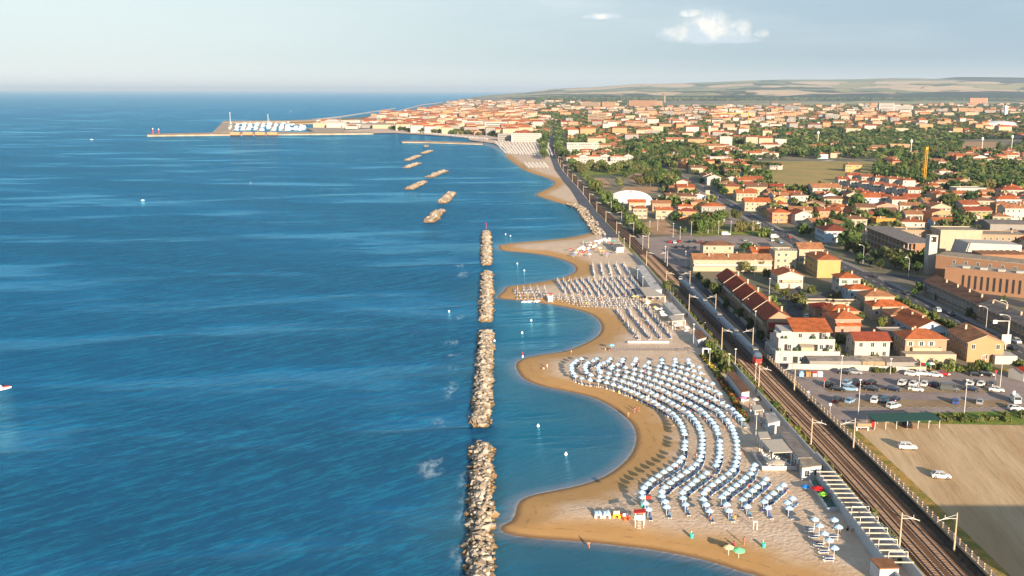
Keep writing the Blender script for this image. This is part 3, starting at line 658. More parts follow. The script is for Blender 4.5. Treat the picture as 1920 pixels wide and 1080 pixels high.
FIELD = [(1040, 668.5), (1306, 668.5), (1322, 700), (1350, 734), (1384, 762), (1396, 790), (1412, 830), (1416, 868), (1436, 892), (1492, 908), (1494, 957), (1195, 957), (1150, 900), (1040, 760)]
spots = []
for i in range(24):
    off = 4.05 * i; pts = r1 + nr * off; dd_ = nearest(pts[:, 0], pts[:, 1], r1); ok = dd_ >= off - .2
    run = []; acc = 0; last = None; cnt = 0
    for p, q, g in zip(pts, d1, ok):
        if not g: last_ok = False; continue
        if last is None or np.hypot(*(p - last)) >= 2.58:
            last = p.copy(); u, v = PX(p[0], p[1], 3.2)
            if inpoly(u, v, FIELD): cnt += 1; spots.append((i, cnt, p[0] + rnd.uniform(-.12, .12), p[1] + rnd.uniform(-.15, .15), math.atan2(q[1], q[0])))
print('umbrella spots', len(spots))
gapless = [s for s in spots if rnd.random() > .015]
gapless.sort(key=lambda s: s[3]); near = gapless[:300]; farr = gapless[300:]
um0 = None; lo0 = None
rowcount = {}
for s_ in near: rowcount.setdefault(s_[0], []).append(s_)
for k in rowcount: rowcount[k].sort(key=lambda s: s[3])
mrg = Merge(); ci = [np.array(v) for v in (canopy_mb().v,)]
cmb = canopy_mb(); CVV = np.array(cmb.v); CFF = cmb.f
def mb_arrays(s): return np.array(s.v), s.f, s.m
UMB_L = MB(); UMB_L.add(cmb.v, cmb.f, 0); UMB_L.tube([(0, 0, 0), (0, 0, 2.4)], .035, 4, 1)
LOU = MB(); LOU.box(-.3, -.95, .25, .3, .35, .33, 0); LOU.add([(-.27, .31, .32), (.27, .31, .32), (.27, .86, .72), (-.27, .86, .72)], [(0, 1, 2, 3)], 0)
for x in (-.3, .3): LOU.box(x - .04, -.95, 0, x + .04, -.85, .25, 1); LOU.box(x - .04, .8, 0, x + .04, .88, .5, 1)
LOU.box(-.33, -.97, .22, .33, -.9, .3, 1)
def rot_add(M, s, x, y, z, rz, sca=1, mo=0):
    v, f, m = mb_arrays(s); c_, n_ = math.cos(rz), math.sin(rz); co = np.stack([v[:, 0] * c_ - v[:, 1] * n_, v[:, 0] * n_ + v[:, 1] * c_, v[:, 2]], 1) * sca + np.array([x, y, z]); M.add(co, f, [k + mo for k in m])
loungers = []
for i, lst in rowcount.items():
    for k, (ri, _, x, y, an) in enumerate(lst):
        z = zb(x, y)
        lab = 'pale blue beach umbrella, %s from near end of %s row from the sea' % (ordw(k + 1), ordw(i + 1))
        if um0 is None:
            um0 = thing('beach_umbrella', lab, 'beach umbrella', (x, y, z), 0, 'pale blue umbrellas of the near beach'); o = um0
            link('canopy', cano, um0); link('pole', polem, um0); link('base', hubm, um0)
        else: o = dup(um0, (x, y, z), rnd.uniform(0, .8), lab)
        o.rotation_euler = (rnd.uniform(-.03, .03), rnd.uniform(-.03, .03), rnd.uniform(0, .8))
        for sdn, sg in (('nearer', -1), ('farther', 1)):
            if rnd.random() < .93: loungers.append((y, x + math.cos(an) * .75 * sg * -1 + .5, y + math.sin(an) * .75 * sg * -1 + .1, z, an + math.pi / 2 * (1), 'blue sun lounger under %s umbrella from near end, row %s, ' % (ordw(k + 1), (NUM + ['thirteen', 'fourteen', 'fifteen', 'sixteen', 'seventeen', 'eighteen', 'nineteen', 'twenty', 'twenty-one', 'twenty-two', 'twenty-three', 'twenty-four'])[i + 1]) + sdn + ' one'))
# the small group of umbrellas by the promenade wall
for k, (u, v) in enumerate([(1528, 970), (1537, 981.5), (1546, 996), (1555.5, 1008), (1565, 1022), (1564.5, 971), (1572.5, 984)]):
    x, y = G(u, v, 3.3); z = zb(x, y)
    lab = 'pale blue umbrella standing apart by the promenade wall, ' + (('%s of the left five from the far end' % ordw(k + 1)) if k < 5 else ('far one of the right pair', 'near one of the right pair')[k - 5])
    lab = ' '.join(lab.split()[:16])
    dup(um0, (x, y, z), .3 * k, lab, 'umbrellas standing apart by the wall')
    for sg in (-.5, .5):
        if k != 5: loungers.append((y, x - 1.3 + sg * .3, y - .9 + sg * 1.1, z, math.pi / 2 + rnd.uniform(-.1, .1), 'blue sun lounger under the apart umbrella number, '))
loungers = [l_ if 'number' not in l_[5] else (*l_[:5], 'blue sun lounger beside the small umbrella group by the wall') for l_ in loungers]
loungers.sort(key=lambda q: q[0]); LO = []
for k, (_, x, y, z, an, lab) in enumerate(loungers[:300]):
    if lo0 is None:
        lo0 = thing('sun_lounger', lab, 'sun lounger', (x, y, z), an, 'blue sun loungers of the near beach'); link('frame', LF, lo0); link('seat', LS, lo0); link('backrest', LB, lo0); LO.append(lo0)
    else: LO.append(dup(lo0, (x, y, z), an + rnd.uniform(-.12, .12), lab))
single_out(LO, 'y')
stl = Merge(); stu = Merge()
for (_, x, y, z, an, lab) in loungers[300:]: rot_add(stl, LOU, x, y, z, an)
for (i, _, x, y, an) in farr:
    z = zb(x, y); rot_add(stu, UMB_L, x, y, z, rnd.uniform(0, 1))
    for sg in (-1, 1): rot_add(stl, LOU, x + .5, y + sg * .75, z, an + math.pi / 2)
# ------------------------------------------------------------------ second beach: closed umbrellas over rows of loungers
m_tan = mat('canvas_tan', (.56, .46, .36), .85, orand=.15)
clo = MB().lathe([(.05, 1.0), (.12, 1.15), (.08, 1.75), (.02, 2.15)], 6).mesh('folded_canopy', m_cwhite)
CL = MB(); CL.lathe([(.05, 1.0), (.12, 1.15), (.08, 1.75), (.02, 2.15)], 5); CL.tube([(0, 0, 0), (0, 0, 1.3)], .035, 4, 1)
LINES = [(1158, 583, 1200, 637, 'D1'), (1178, 582, 1223, 639, 'D2'), (1198, 580, 1240, 634, 'D3'), (1214, 580, 1263, 636, 'D4')]
for k in range(5): LINES.append((1112 + 14.5 * k, 497, 1115 + 16.5 * k, 517, 'B%d' % k))
for k in range(15): LINES.append((1044 + 11.5 * k, 526 - .3 * k, 1062 + 12.6 * k, 552 + .8 * k, 'C%d' % k))
for k in range(4): LINES.append((970 + k * 2, 542 + 5 * k, 1030, 541 + 5 * k, 'A%d' % k))
for k in range(5): LINES.append((1036 + 14 * k, 556 + 4 * k, 1215, 566 + 3 * k, 'E%d' % k))
closed = []
for (u0, v0, u1, v1, nm) in LINES:
    a = np.array(G(u0, v0)); e = np.array(G(u1, v1)); Ln = np.linalg.norm(e - a); d_ = (e - a) / Ln; k = int(Ln / 2.9)
    for j in range(k + 1):
        p = a + d_ * (j * 2.9) + np.array([rnd.uniform(-.3, .3), rnd.uniform(-.3, .3)]); z = zb(*p); closed.append((p[1], p[0], z, math.atan2(d_[1], d_[0]), nm))
        for sg in (-.7, .7):
            if rnd.random() < .85: rot_add(stl, LOU, p[0] - .6 + sg * d_[0], p[1] + sg * d_[1], z, math.atan2(d_[1], d_[0]) + (0 if nm[0] in 'A' else math.pi / 2) + rnd.uniform(-.15, .15))
print('closed umbrellas', len(closed))
closed.sort(); c0 = None; CLO = []
area = {'A': 'on the spit beside the red lifeguard stand', 'B': 'in the far rows of the second beach', 'C': 'in the slanting rows of the second beach', 'D': 'in the long landward rows of the second beach', 'E': 'in the seaward rows of the second beach'}
for k, (y, x, z, an, nm) in enumerate(closed):
    if k >= 300: rot_add(stu, CL, x, y, z, 0, 1, 2); continue
    lab = 'folded white umbrella ' + area[nm[0]]
    if c0 is None:
        c0 = thing('closed_umbrella', lab, 'beach umbrella', (x, y, z), 0, 'folded umbrellas of the second beach'); link('folded_canopy', clo, c0); link('pole', polem, c0).scale = (1, 1, .53); CLO.append(c0)
    else: CLO.append(dup(c0, (x, y, z), 0, lab))
single_out(CLO, 'y')
for i in range(17):
    a = np.array(G(929 + 6.0 * i, 267 + .1 * i)); e = np.array(G(950 + 5.4 * i, 291 + (.3 * i))); Ln = np.linalg.norm(e - a)
    for j in range(int(Ln / 7)):
        p = a + (e - a) * (j * 7 / Ln); rot_add(stu, UMB_L, p[0] + rnd.uniform(-.8, .8), p[1], .9, 0, rnd.uniform(1.0, 1.3), 2)
for i in range(6):
    a = np.array(G(984 + 7 * i, 308)); e = np.array(G(994 + 7 * i, 318)); Ln = np.linalg.norm(e - a)
    for j in range(int(Ln / 6)): p = a + (e - a) * (j * 6 / Ln); rot_add(stu, UMB_L, p[0], p[1], .9, 0, 1.2, 2)
for i in range(160):
    u, v = rnd.uniform(780, 915), 0; v = np.interp(u, [780, 915], [249, 263]) + rnd.uniform(-1, 1.5); x, y = G(u, v); rot_add(stu, UMB_L, x, y, .9, 0, 1.5, 2)
stu.build('umbrellas', [m_canopy, m_wframe, m_cwhite, m_wframe], 'umbrellas standing in rows farther along the beach'); stl.build('sun_loungers', [m_bluef, m_wframe], 'sun loungers standing in rows farther along the beach')
# ------------------------------------------------------------------ buildings
def wallm(name, c): return mat('wall_' + name, lin(c), .9, var=.05, scale=.35, spec=.1, detail=6)
WALL = {k: wallm(k, c) for k, c in dict(white=(166, 162, 156), cream=(160, 147, 127), yellow=(166, 140, 92), peach=(162, 128, 96), pink=(158, 124, 110), tan=(146, 124, 102), grey=(130, 127, 124), brick=(136, 104, 82), ochre=(172, 124, 60), red=(120, 45, 35), paleblue=(150, 170, 185), salmon=(198, 130, 95)).items()}
def roofm(name, c):
    m, t, b, l = nodes_of('roof_' + name); N = NT(t); P = N.n('ShaderNodeTexCoord').outputs['Object']; c = lin(c)
    n = N.noise(P, .5, 6, .65); n2 = N.noise(P, 3.5, 3)
    rp = N.n('ShaderNodeNewGeometry').outputs['Random Per Island']; oi = N.n('ShaderNodeObjectInfo').outputs['Random']; k = N.mix(N.map(n, .35, .65), tuple(x * .66 for x in c), tuple(min(1, x * 1.12) for x in c)); k = N.mix(N.map(N.math('FRACT', N.math('ADD', rp, oi)), .3, 1, 0, .45), k, tuple((x * .5 + y) * .5 for x, y in zip(c, (.20, .13, .085)))); k = N.mix(N.map(n2, .55, .75, 0, .5), k, tuple(x * .6 for x in c)); l(k, b.inputs['Base Color']); b.inputs['Roughness'].default_value = .9; b.inputs['Specular IOR Level'].default_value = .1
    w = N.n('ShaderNodeTexWave'); w.inputs['Scale'].default_value = 1.1; w.inputs['Distortion'].default_value = .6; l(P, w.inputs['Vector']); N.bump(w.outputs['Fac'], .05, b); return m
ROOF = {k: roofm(k, c) for k, c in dict(orange=(172, 94, 54), red=(142, 58, 40), brown=(120, 86, 68), tan=(158, 110, 78), grey=(132, 126, 122), rust=(148, 80, 54), darkred=(120, 44, 34), flat=(158, 145, 128), white=(190, 188, 184)).items()}
m_glass = mat('window_glass', (.03, .04, .05), .15, spec=.8); m_frame = mat('window_frame', (.62, .60, .56), .6); m_shut = mat('shutter_brown', (.16, .08, .045), .7); m_shutg = mat('shutter_green', (.05, .11, .06), .7); m_shutw = mat('shutter_grey', (.42, .38, .33), .7)
m_chim = mat('chimney_plaster', (.42, .33, .25), .9); m_dark = mat('dark_opening', (.02, .02, .022), .8)
m_tile = ROOF['orange']
def win_mesh(sh):
    s = MB(); w, h_ = .55, .7
    s.box(-w, -.05, -h_, w, .0, h_, 1); s.box(-w - .08, -.09, -h_ - .08, w + .08, -.0, -h_, 0); s.box(-w - .08, -.08, h_, w + .08, 0, h_ + .08, 0); s.box(-w - .08, -.08, -h_, -w, 0, h_, 0); s.box(w, -.08, -h_, w + .08, 0, h_, 0); s.box(-.03, -.07, -h_, .03, 0, h_, 0)
    if sh is not None:
        for q in (-1, 1): x = q * (w + .36); s.box(x - .26, -.07, -h_, x + .26, -.01, h_, 2)
    return s.mesh('window', [m_frame, m_glass, sh or m_frame])
WINS = [win_mesh(None), win_mesh(m_shut), win_mesh(m_shutg), win_mesh(m_shutw)]
doorm = MB().box(-.5, -.06, 0, .5, 0, 2.1, 0).box(-.6, -.08, 0, -.5, 0, 2.2, 1).box(.5, -.08, 0, .6, 0, 2.2, 1).box(-.5, -.08, 2.1, .5, 0, 2.2, 1).mesh('door', [m_shut, m_frame])
def roof_mb(w, d, h_, kind_, rise, ov=.5, th=.16):
    s = MB(); W, D_ = w / 2 + ov, d / 2 + ov
    if kind_ == 'hip':
        if w >= d: rx, ry = (w - d) / 2 + .01, .01
        else: rx, ry = .01, (d - w) / 2 + .01
        v = [(-W, -D_, h_), (W, -D_, h_), (W, D_, h_), (-W, D_, h_), (-W, -D_, h_ + th), (W, -D_, h_ + th), (W, D_, h_ + th), (-W, D_, h_ + th)]
        if w >= d: v += [(-rx, 0, h_ + rise), (rx, 0, h_ + rise)]; f = [(4, 5, 9, 8), (5, 6, 9), (6, 7, 8, 9), (7, 4, 8)]
        else: v += [(0, -ry, h_ + rise), (0, ry, h_ + rise)]; f = [(4, 5, 8), (5, 6, 9, 8), (6, 7, 9), (7, 4, 8, 9)]
        s.add(v, f, 0); s.add(v, [(0, 1, 5, 4), (1, 2, 6, 5), (2, 3, 7, 6), (3, 0, 4, 7), (3, 2, 1, 0)], 1)
    elif kind_ in ('gx', 'gy', 'shed'):
        a, b_ = (D_, W) if kind_ != 'gy' else (W, D_); dr = rise * ov / (a - ov)
        if kind_ == 'shed': pr = [(-a, h_ - dr * .5), (a, h_ + rise), (a, h_ + rise + th), (-a, h_ - dr * .5 + th)]
        else: pr = [(-a, h_ - dr), (0, h_ + rise), (a, h_ - dr), (a, h_ - dr + th), (0, h_ + rise + th), (-a, h_ - dr + th)]
        n = len(pr); P3 = lambda e: [((e, p[0], p[1]) if kind_ != 'gy' else (p[0], e, p[1])) for p in pr]
        v = P3(-b_) + P3(b_); top = {4, 5} if n == 6 else {2}
        tops = (3, 4) if n == 6 else (2,)
        for i in range(n):
            q = (i, (i + 1) % n, n + (i + 1) % n, n + i); s.add([v[k] for k in q], [(0, 1, 2, 3)], 0 if i in tops else 1)
        for e in (0, n):
            if n == 6: s.add([v[e + k] for k in range(6)], [(0, 1, 4, 5), (1, 2, 3, 4)], 1)
            else: s.add([v[e + k] for k in range(4)], [(0, 1, 2, 3)], 1)
    else:
        s.box(-w / 2 - .1, -d / 2 - .1, h_, w / 2 + .1, d / 2 + .1, h_ + .25, 1, top=False)
        s.add([(-w / 2, -d / 2, h_ + .26), (w / 2, -d / 2, h_ + .26), (w / 2, d / 2, h_ + .26), (-w / 2, d / 2, h_ + .26)], [(0, 1, 2, 3)], 0)
        for q in ((-w / 2 - .1, -d / 2 - .1, w / 2 + .1, -d / 2 + .12), (-w / 2 - .1, d / 2 - .12, w / 2 + .1, d / 2 + .1), (-w / 2 - .1, -d / 2 + .12, -w / 2 + .12, d / 2 - .12), (w / 2 - .12, -d / 2 + .12, w / 2 + .1, d / 2 - .12)): s.box(q[0], q[1], h_ + .25, q[2], q[3], h_ + .7, 1)
    return s
def wall_mb(w, d, h_, kind_, rise):
    s = MB(); W, D_ = w / 2, d / 2; s.box(-W, -D_, -.3, W, D_, h_, 0, bottom=False, top=False)
    if kind_ == 'gx':
        for x in (-W, W): s.add([(x, -D_, h_), (x, D_, h_), (x, 0, h_ + rise)], [(0, 1, 2)], 0)
    elif kind_ == 'gy':
        for y in (-D_, D_): s.add([(-W, y, h_), (W, y, h_), (0, y, h_ + rise)], [(0, 1, 2)], 0)
    elif kind_ == 'shed':
        for x in (-W, W): s.add([(x, -D_, h_), (x, D_, h_), (x, D_, h_ + rise * .95)], [(0, 1, 2)], 0)
        s.add([(-W, D_, h_), (W, D_, h_), (W, D_, h_ + rise * .95), (-W, D_, h_ + rise * .95)], [(0, 1, 2, 3)], 0)
    return s
HOUSES = []; FOOT = []; ML0 = mat('potted_leaves', (.05, .09, .03), .8, var=.4, scale=4)
def window(parent, x, y, z, face, wk, s=1.0):
    o = bpy.data.objects.new('window', WINS[wk]); COL.objects.link(o); o.parent = parent; o.location = (x, y, z)
    o.rotation_euler = (0, 0, {'f': 0, 'l': -math.pi / 2, 'r': math.pi / 2, 'b': math.pi}[face]); o.scale = (s, 1, s); return o
def house(x, y, w, d, h_, rk='hip', wall='cream', roof='orange', rise=None, rz=0, label='', name='house', cat='house', wins=True, chim=1, wk=None, front=True, group=None, balcony=0, rs=None, left=True, storeys=None):
    """x, y is the middle of the front facade"""
    rise = rise if rise is not None else (0 if rk == 'flat' else min(w, d) * .20)
    r = random.Random(int(x * 13 + y * 7)) if rs is None else rs
    cx, cy = x - math.sin(rz) * d / 2 * -1 * -1, y + math.cos(rz) * d / 2
    t = thing(name, label, cat, (cx, cy, LZ), rz, group); FOOT.append((cx, cy, max(w, d) * .5 + 1.5, min(w, d) * .5 + 1.5))
    wall_mb(w, d, h_, rk, rise).build('wall', WALL[wall], t)
    ro = roof_mb(w, d, h_, rk, rise).build('roof', [ROOF[roof], WALL[wall] if rk == 'flat' else m_chim], t)
    for k in range(chim):
        c_ = MB(); X = r.uniform(-w * .35, w * .35); Y_ = r.uniform(-d * .3, d * .2); zt = h_ + rise + r.uniform(.3, .8) if rk != 'flat' else h_ + 1.4
        c_.box(X - .3, Y_ - .3, h_ * .9, X + .3, Y_ + .3, zt, 0); c_.box(X - .42, Y_ - .42, zt, X + .42, Y_ + .42, zt + .14, 1); c_.build('chimney', [m_chim, ROOF[roof]], ro)
    if wins:
        wk = r.randrange(4) if wk is None else wk; st = storeys or max(1, int((h_ - .3) / 2.75)); fh = h_ / st
        nf = max(2, int(w / 3.1)); 
        for s_ in range(st):
            z = s_ * fh + fh * .56
            for k in range(nf):
                X = -w / 2 + w * (k + .5) / nf + r.uniform(-.2, .2)
                if r.random() < .88 and front: window(t, X, -d / 2, z, 'f', wk)
            if left:
                nl = max(1, int(d / 3.4))
                for k in range(nl):
                    if r.random() < .85: window(t, -w / 2, -d / 2 + d * (k + .5) / nl, z, 'l', wk)
        if front and h_ > 2.6: o = link('door', doorm, t, (w * (r.randrange(nf) ) / nf * .5 - w * .2, -d / 2 - .005, 0))
    for b_ in range(balcony):
        z = 2.9 * (b_ + 1); q = MB().box(-w * .35, -d / 2 - 1.3, z, w * .35, -d / 2 - .02, z + .15, 0).box(-w * .35, -d / 2 - 1.3, z + .15, w * .35, -d / 2 - 1.2, z + 1.05, 0).box(-w * .35, -d / 2 - 1.2, z + .15, -w * .35 + .1, -d / 2 - .02, z + 1.05, 0).box(w * .35 - .1, -d / 2 - 1.2, z + .15, w * .35, -d / 2 - .02, z + 1.05, 0)
        q.build('balcony', WALL['cream' if wall != 'cream' else 'white'], t)
    HOUSES.append(t); return t
def HP(u, v, *a, **k): x, y = G(u, v); return house(x, y, *a, **k)
HP(1634, 672, 11.2, 8.5, 5.8, 'gx', 'white', 'red', 1.9, label='white two-storey house with plain red tile roof behind the car park', wk=3)
t = HP(1734, 673, 13.2, 10, 6.4, 'hip', 'tan', 'orange', 2.5, label='tan house with orange hip roof and front terrace behind the car park', balcony=1, chim=2)
MB().box(-8, -9.5, -.2, 8, -5.2, 2.7).build('terrace', WALL['cream'], t)
t = HP(1846, 679, 11.2, 17, 6.4, 'gy', 'peach', 'tan', 2.3, rz=R(-3), label='peach gabled house at the right end behind the car park', wk=0)
MB().box(2.2, -10.8, -.2, 9, -8.9, 2.7, 0).box(5.7, -8.9, -.2, 9, 0, 2.6, 0).build('annex', WALL['white'], t)
t = HP(1588, 642, 8.8, 10, 8.0, 'hip', 'pink', 'orange', 2.4, rz=R(3), label='tall pink house with stepped orange roofs behind the white terraced block', chim=3)
MB().add([(-4.4, -6.6, 6.2), (4.4, -6.6, 6.2), (4.4, -5.03, 6.9), (-4.4, -5.03, 6.9), (-4.4, -6.6, 6.05), (4.4, -6.6, 6.05), (4.4, -5.03, 6.75), (-4.4, -5.03, 6.75)], [(0, 1, 2, 3), (7, 6, 5, 4), (0, 4, 5, 1), (0, 3, 7, 4), (1, 5, 6, 2)]).build('porch_roof', ROOF['orange'], t)
HP(1582, 622, 10, 9, 7.3, 'hip', 'salmon', 'orange', 1.8, rz=R(3), label='salmon house with broad orange hip roof right behind the pink one', chim=3)
HP(1549, 604, 8, 9, 5, 'hip', 'tan', 'red', 1.6, label='small tan house with dark red hip roof near the row houses', chim=0)
HP(1592, 550, 9, 9.5, 6.4, 'hip', 'white', 'orange', 1.9, label='white house with orange hip roof and striped walls beside the main road')
HP(1613, 564, 10, 8, 4.6, 'hip', 'paleblue', 'orange', 1.7, label='pale blue house with red orange hip roof beside the main road bend')
HP(1648, 582, 11.5, 10, 5.4, 'hip', 'cream', 'tan', 2.1, label='cream house with wide tan hip roof by the main road hedge')
HP(1667, 600, 13, 9, 5, 'hip', 'cream', 'orange', 2.0, label='cream bungalow with orange hip roof and garden tree')
HP(1701, 617, 12, 9, 5, 'hip', 'pink', 'tan', 2.0, label='pink house with tan hip roof between the gardens')
HP(1745, 641, 11, 20, 4.6, 'gy', 'paleblue', 'orange', 2.6, rz=R(2), label='grey blue gabled house with long orange and dark red roof', chim=2)
HP(1553, 521, 10.5, 20, 8.2, 'hip', 'yellow', 'orange', 2.0, label='tall yellow three-storey house with orange roof and blank front', front=False, chim=2, storeys=3)
HP(1520, 495, 12, 11, 7.5, 'gx', 'cream', 'tan', 2.4, label='cream block with one broad tan roof behind the yellow house', chim=1)
t = HP(1472, 506, 10.5, 11, 8.6, 'flat', 'cream', 'flat', label='cream flat-roofed block with glazed roof terrace', chim=1, wk=0)
q = MB(); 
for X in np.arange(-4.8, 4.9, 1.2): q.box(X - .03, -5.3, 8.9, X + .03, -5.24, 10.1)
q.box(-4.9, -5.3, 10.1, 4.9, -5.24, 10.16).build('railing', m_frame, t)
HP(1481, 541, 11, 12, 5.6, 'gy', 'white', 'orange', 1.9, label='white gabled house with orange roof and terracotta balcony', chim=2, balcony=1)
t = HP(1373, 509, 37, 11, 5.6, 'gx', 'cream', 'tan', 2.1, rz=R(-1), label='long cream two-storey apartment house with tan tiled roof beside the railway', name='apartment_house', cat='apartment house', chim=6)
MB().box(-18.3, -7.2, 2.75, 18.3, -5.55, 2.95).box(-18.3, -7.2, 2.95, 18.3, -7.08, 3.8).build('balcony', WALL['white'], t)
HP(1346, 493, 15, 9, 8.6, 'hip', 'cream', 'brown', 1.9, label='upper block with brown hip roof behind the long apartment house', wk=0, chim=0)
HP(1428, 496, 9, 13, 5.8, 'gx', 'tan', 'orange', 2.0, label='orange-roofed wing at the right end of the long apartment house', chim=2)
HP(1690, 638, 14, 6, 2.6, 'flat', 'grey', 'flat', label='low grey flat-roofed shed between the tan and white houses', name='shed', cat='shed', chim=0, wins=False)
HP(1540, 582, 12, 6, 2.8, 'flat', 'cream', 'flat', label='low cream garage row below the yellow house', name='garage', cat='garage', chim=0, wins=False)
HP(1585, 583, 11, 6, 2.8, 'flat', 'cream', 'flat', label='low cream garage beside the white hip-roofed house', name='garage', cat='garage', chim=0, wins=False)
# the orange-roofed terrace along the railway, shaded slopes painted red
t = thing('row_house', 'long terrace of five row houses, orange roof with shaded slopes painted red, beside the train', 'row house', (92, 338, LZ)); HOUSES.append(t); FOOT.append((92, 381, 45, 8)); FOOT.append((92, 350, 14, 14)); FOOT.append((92, 410, 14, 14))
for k in range(5):
    y0, y1 = k * 17.2, (k + 1) * 17.2; s = MB(); s.box(-4.6, y0, -.3, 4.6, y1, 7.4, 0, top=False, bottom=False)
    for y in (y0, y1): s.add([(-4.6, y, 7.4), (4.6, y, 7.4), (-.8, y, 10.1)], [(0, 1, 2)], 0)
    w_ = s.build('wall', WALL['tan'], t); 
    for z in (1.6, 4.4): 
        for yy in (3, 7, 11, 15): window(t, -4.6, y0 + yy, z + .3, 'l', 1)
        MB().box(-6.0, y0 + 1.2, z + 1.05, -4.62, y1 - 1.2, z + 1.2).box(-6.0, y0 + 1.2, z + 1.2, -5.9, y1 - 1.2, z + 2.0).build('balcony', WALL['white' if k % 2 else 'cream'], t) if z > 2 else None
    rf = MB(); e = .12
    rf.add([(-5.4, y0 + e, 7.0), (-5.4, y1 - e, 7.0), (-.8, y1 - e, 10.3), (-.8, y0 + e, 10.3), (-5.4, y0 + e, 6.85), (-5.4, y1 - e, 6.85), (-.8, y1 - e, 10.15), (-.8, y0 + e, 10.15)], [(3, 2, 1, 0), (4, 5, 6, 7), (0, 1, 5, 4), (0, 4, 7, 3), (1, 2, 6, 5)], 0)
    rf.add([(5.2, y0, 7.0), (5.2, y1, 7.0), (-.8, y1, 10.3), (-.8, y0, 10.3), (5.2, y0, 6.85), (5.2, y1, 6.85), (-.8, y1, 10.15), (-.8, y0, 10.15)], [(0, 1, 2, 3), (7, 6, 5, 4), (4, 5, 1, 0)], 1)
    r_ = rf.build('roof', [ROOF['red'], ROOF['orange']], t)  # seaward slope in darker red, its shade put into the tile colour
    MB().box(1.4, y0 + 6, 8, 2.0, y0 + 6.6, 10.6).box(1.3, y0 + 5.9, 10.6, 2.1, y0 + 6.7, 10.7).build('chimney', m_chim, r_)
    if k: MB().add([(-5.6, y0 - .15, 7.15), (-5.6, y0 + .15, 7.15), (-.6, y0 + .15, 10.75), (-.6, y0 - .15, 10.75), (-5.6, y0 - .15, 6.8), (-5.6, y0 + .15, 6.8), (-.6, y0 + .15, 10.2), (-.6, y0 - .15, 10.2)], [(3, 2, 1, 0), (0, 1, 5, 4), (0, 4, 7, 3), (1, 2, 6, 5)]).build('parapet', WALL['cream'], t)
for z in (2.6, 5.2): MB().add([(-4.4, -2.2, z), (4.4, -2.2, z), (4.4, -.02, z + 1.1), (-4.4, -.02, z + 1.1), (-4.4, -2.2, z - .12), (4.4, -2.2, z - .12), (4.4, -.02, z + .98), (-4.4, -.02, z + .98)], [(0, 1, 2, 3), (7, 6, 5, 4), (0, 4, 5, 1), (0, 3, 7, 4), (1, 5, 6, 2)]).build('awning', ROOF['darkred'], t)
# white terraced apartment block
x, y = G(1515, 682); HB0 = None
t = thing('apartment_block', 'white stepped apartment block with roof terraces and orange roof', 'apartment house', (x, y + 7, LZ), R(-2)); HOUSES.append(t); FOOT.append((x, y + 7, 12, 12))
s = MB(); s.box(-10, -7, -.3, 10, 9, 3.1, 0).box(-8.5, -3.6, 3.1, 9.2, 9, 6.2, 0); s.box(-7, -.4, 6.2, 8.4, 9, 8.8, 0)
for (a, b_, y0, z) in ((-10, 10, -7, 3.1), (-8.5, 9.2, -3.6, 6.2)): s.box(a, y0, z, b_, y0 + .15, z + .95, 0).box(a, y0 + .15, z, a + .15, y0 + 3, z + .95, 0).box(b_ - .15, y0 + .15, z, b_, y0 + 3, z + .95, 0)
s.build('wall', WALL['white'], t)
MB().add([(-3.5, -1.2, 8.75), (9.1, -1.2, 8.75), (9.1, 9.2, 11.0), (-3.5, 9.2, 11.0), (-3.5, -1.2, 8.9), (9.1, -1.2, 8.9), (9.1, 9.2, 11.2), (-3.5, 9.2, 11.2)], [(3, 2, 1, 0), (4, 5, 6, 7), (0, 1, 5, 4), (1, 2, 6, 5), (3, 0, 4, 7), (2, 3, 7, 6)], 0).build('roof', [ROOF['orange']], t)
MB().box(-8.5, -.38, 6.2, -4, 4, 8.2).build('roof_cabin', WALL['white'], t)
for X, Y_, z in ((-7, -7, 1.5), (-2, -7, 1.5), (4, -7, 1.5), (7.5, -7, 1.5), (-5, -3.6, 4.6), (0, -3.6, 4.6), (5, -3.6, 4.6), (8, -3.6, 4.6), (-1, -.4, 7.5), (3, -.4, 7.5), (6.5, -.4, 7.5)): window(t, X, Y_, z, 'f', 0)
for X, Y_, z, w_ in ((-4.6, -7, .2, 1.6), (1.2, -7, .2, 1.4), (-6.6, -3.6, 3.3, 2.2), (2.4, -3.6, 3.3, 1.5), (6.3, -3.6, 3.3, 1.2), (5.0, -.4, 6.4, 2.2)): MB().box(X, Y_ - .03, z, X + w_, Y_ + .03, z + 2.1).build('door', m_dark, t)  # flat dark panels for recessed openings, their shade put into the colour
for X, Y_, z in ((-8.5, -5.6, 3.15), (-3, -5.0, 3.15), (6.5, -5.2, 3.15), (-6, -2.4, 6.25), (3, -2.2, 6.25), (8, -2.4, 6.25)): MB().lathe([(.02, 0), (.25, 0), (.32, .45), (.5, .6), (.55, 1.1), (.25, 1.6), (.02, 1.7)], 7, (X, Y_, z)).build('potted_plant', ML0, t)
MB().box(-2, -6.6, 3.1, 2, -4, 5.2).add([(-2.1, -6.8, 5.2), (2.1, -6.8, 5.2), (2.1, -3.9, 5.7), (-2.1, -3.9, 5.7)], [(0, 1, 2, 3)]).build('roof_cabin', WALL['cream'], t)
for Y_, z in ((-4, 1.5), (2, 1.5), (6, 1.5)): window(t, -10, Y_, z, 'l', 0)
for Y_, z in ((0, 4.6), (5, 4.6)): window(t, -8.5, Y_, z, 'l', 0)
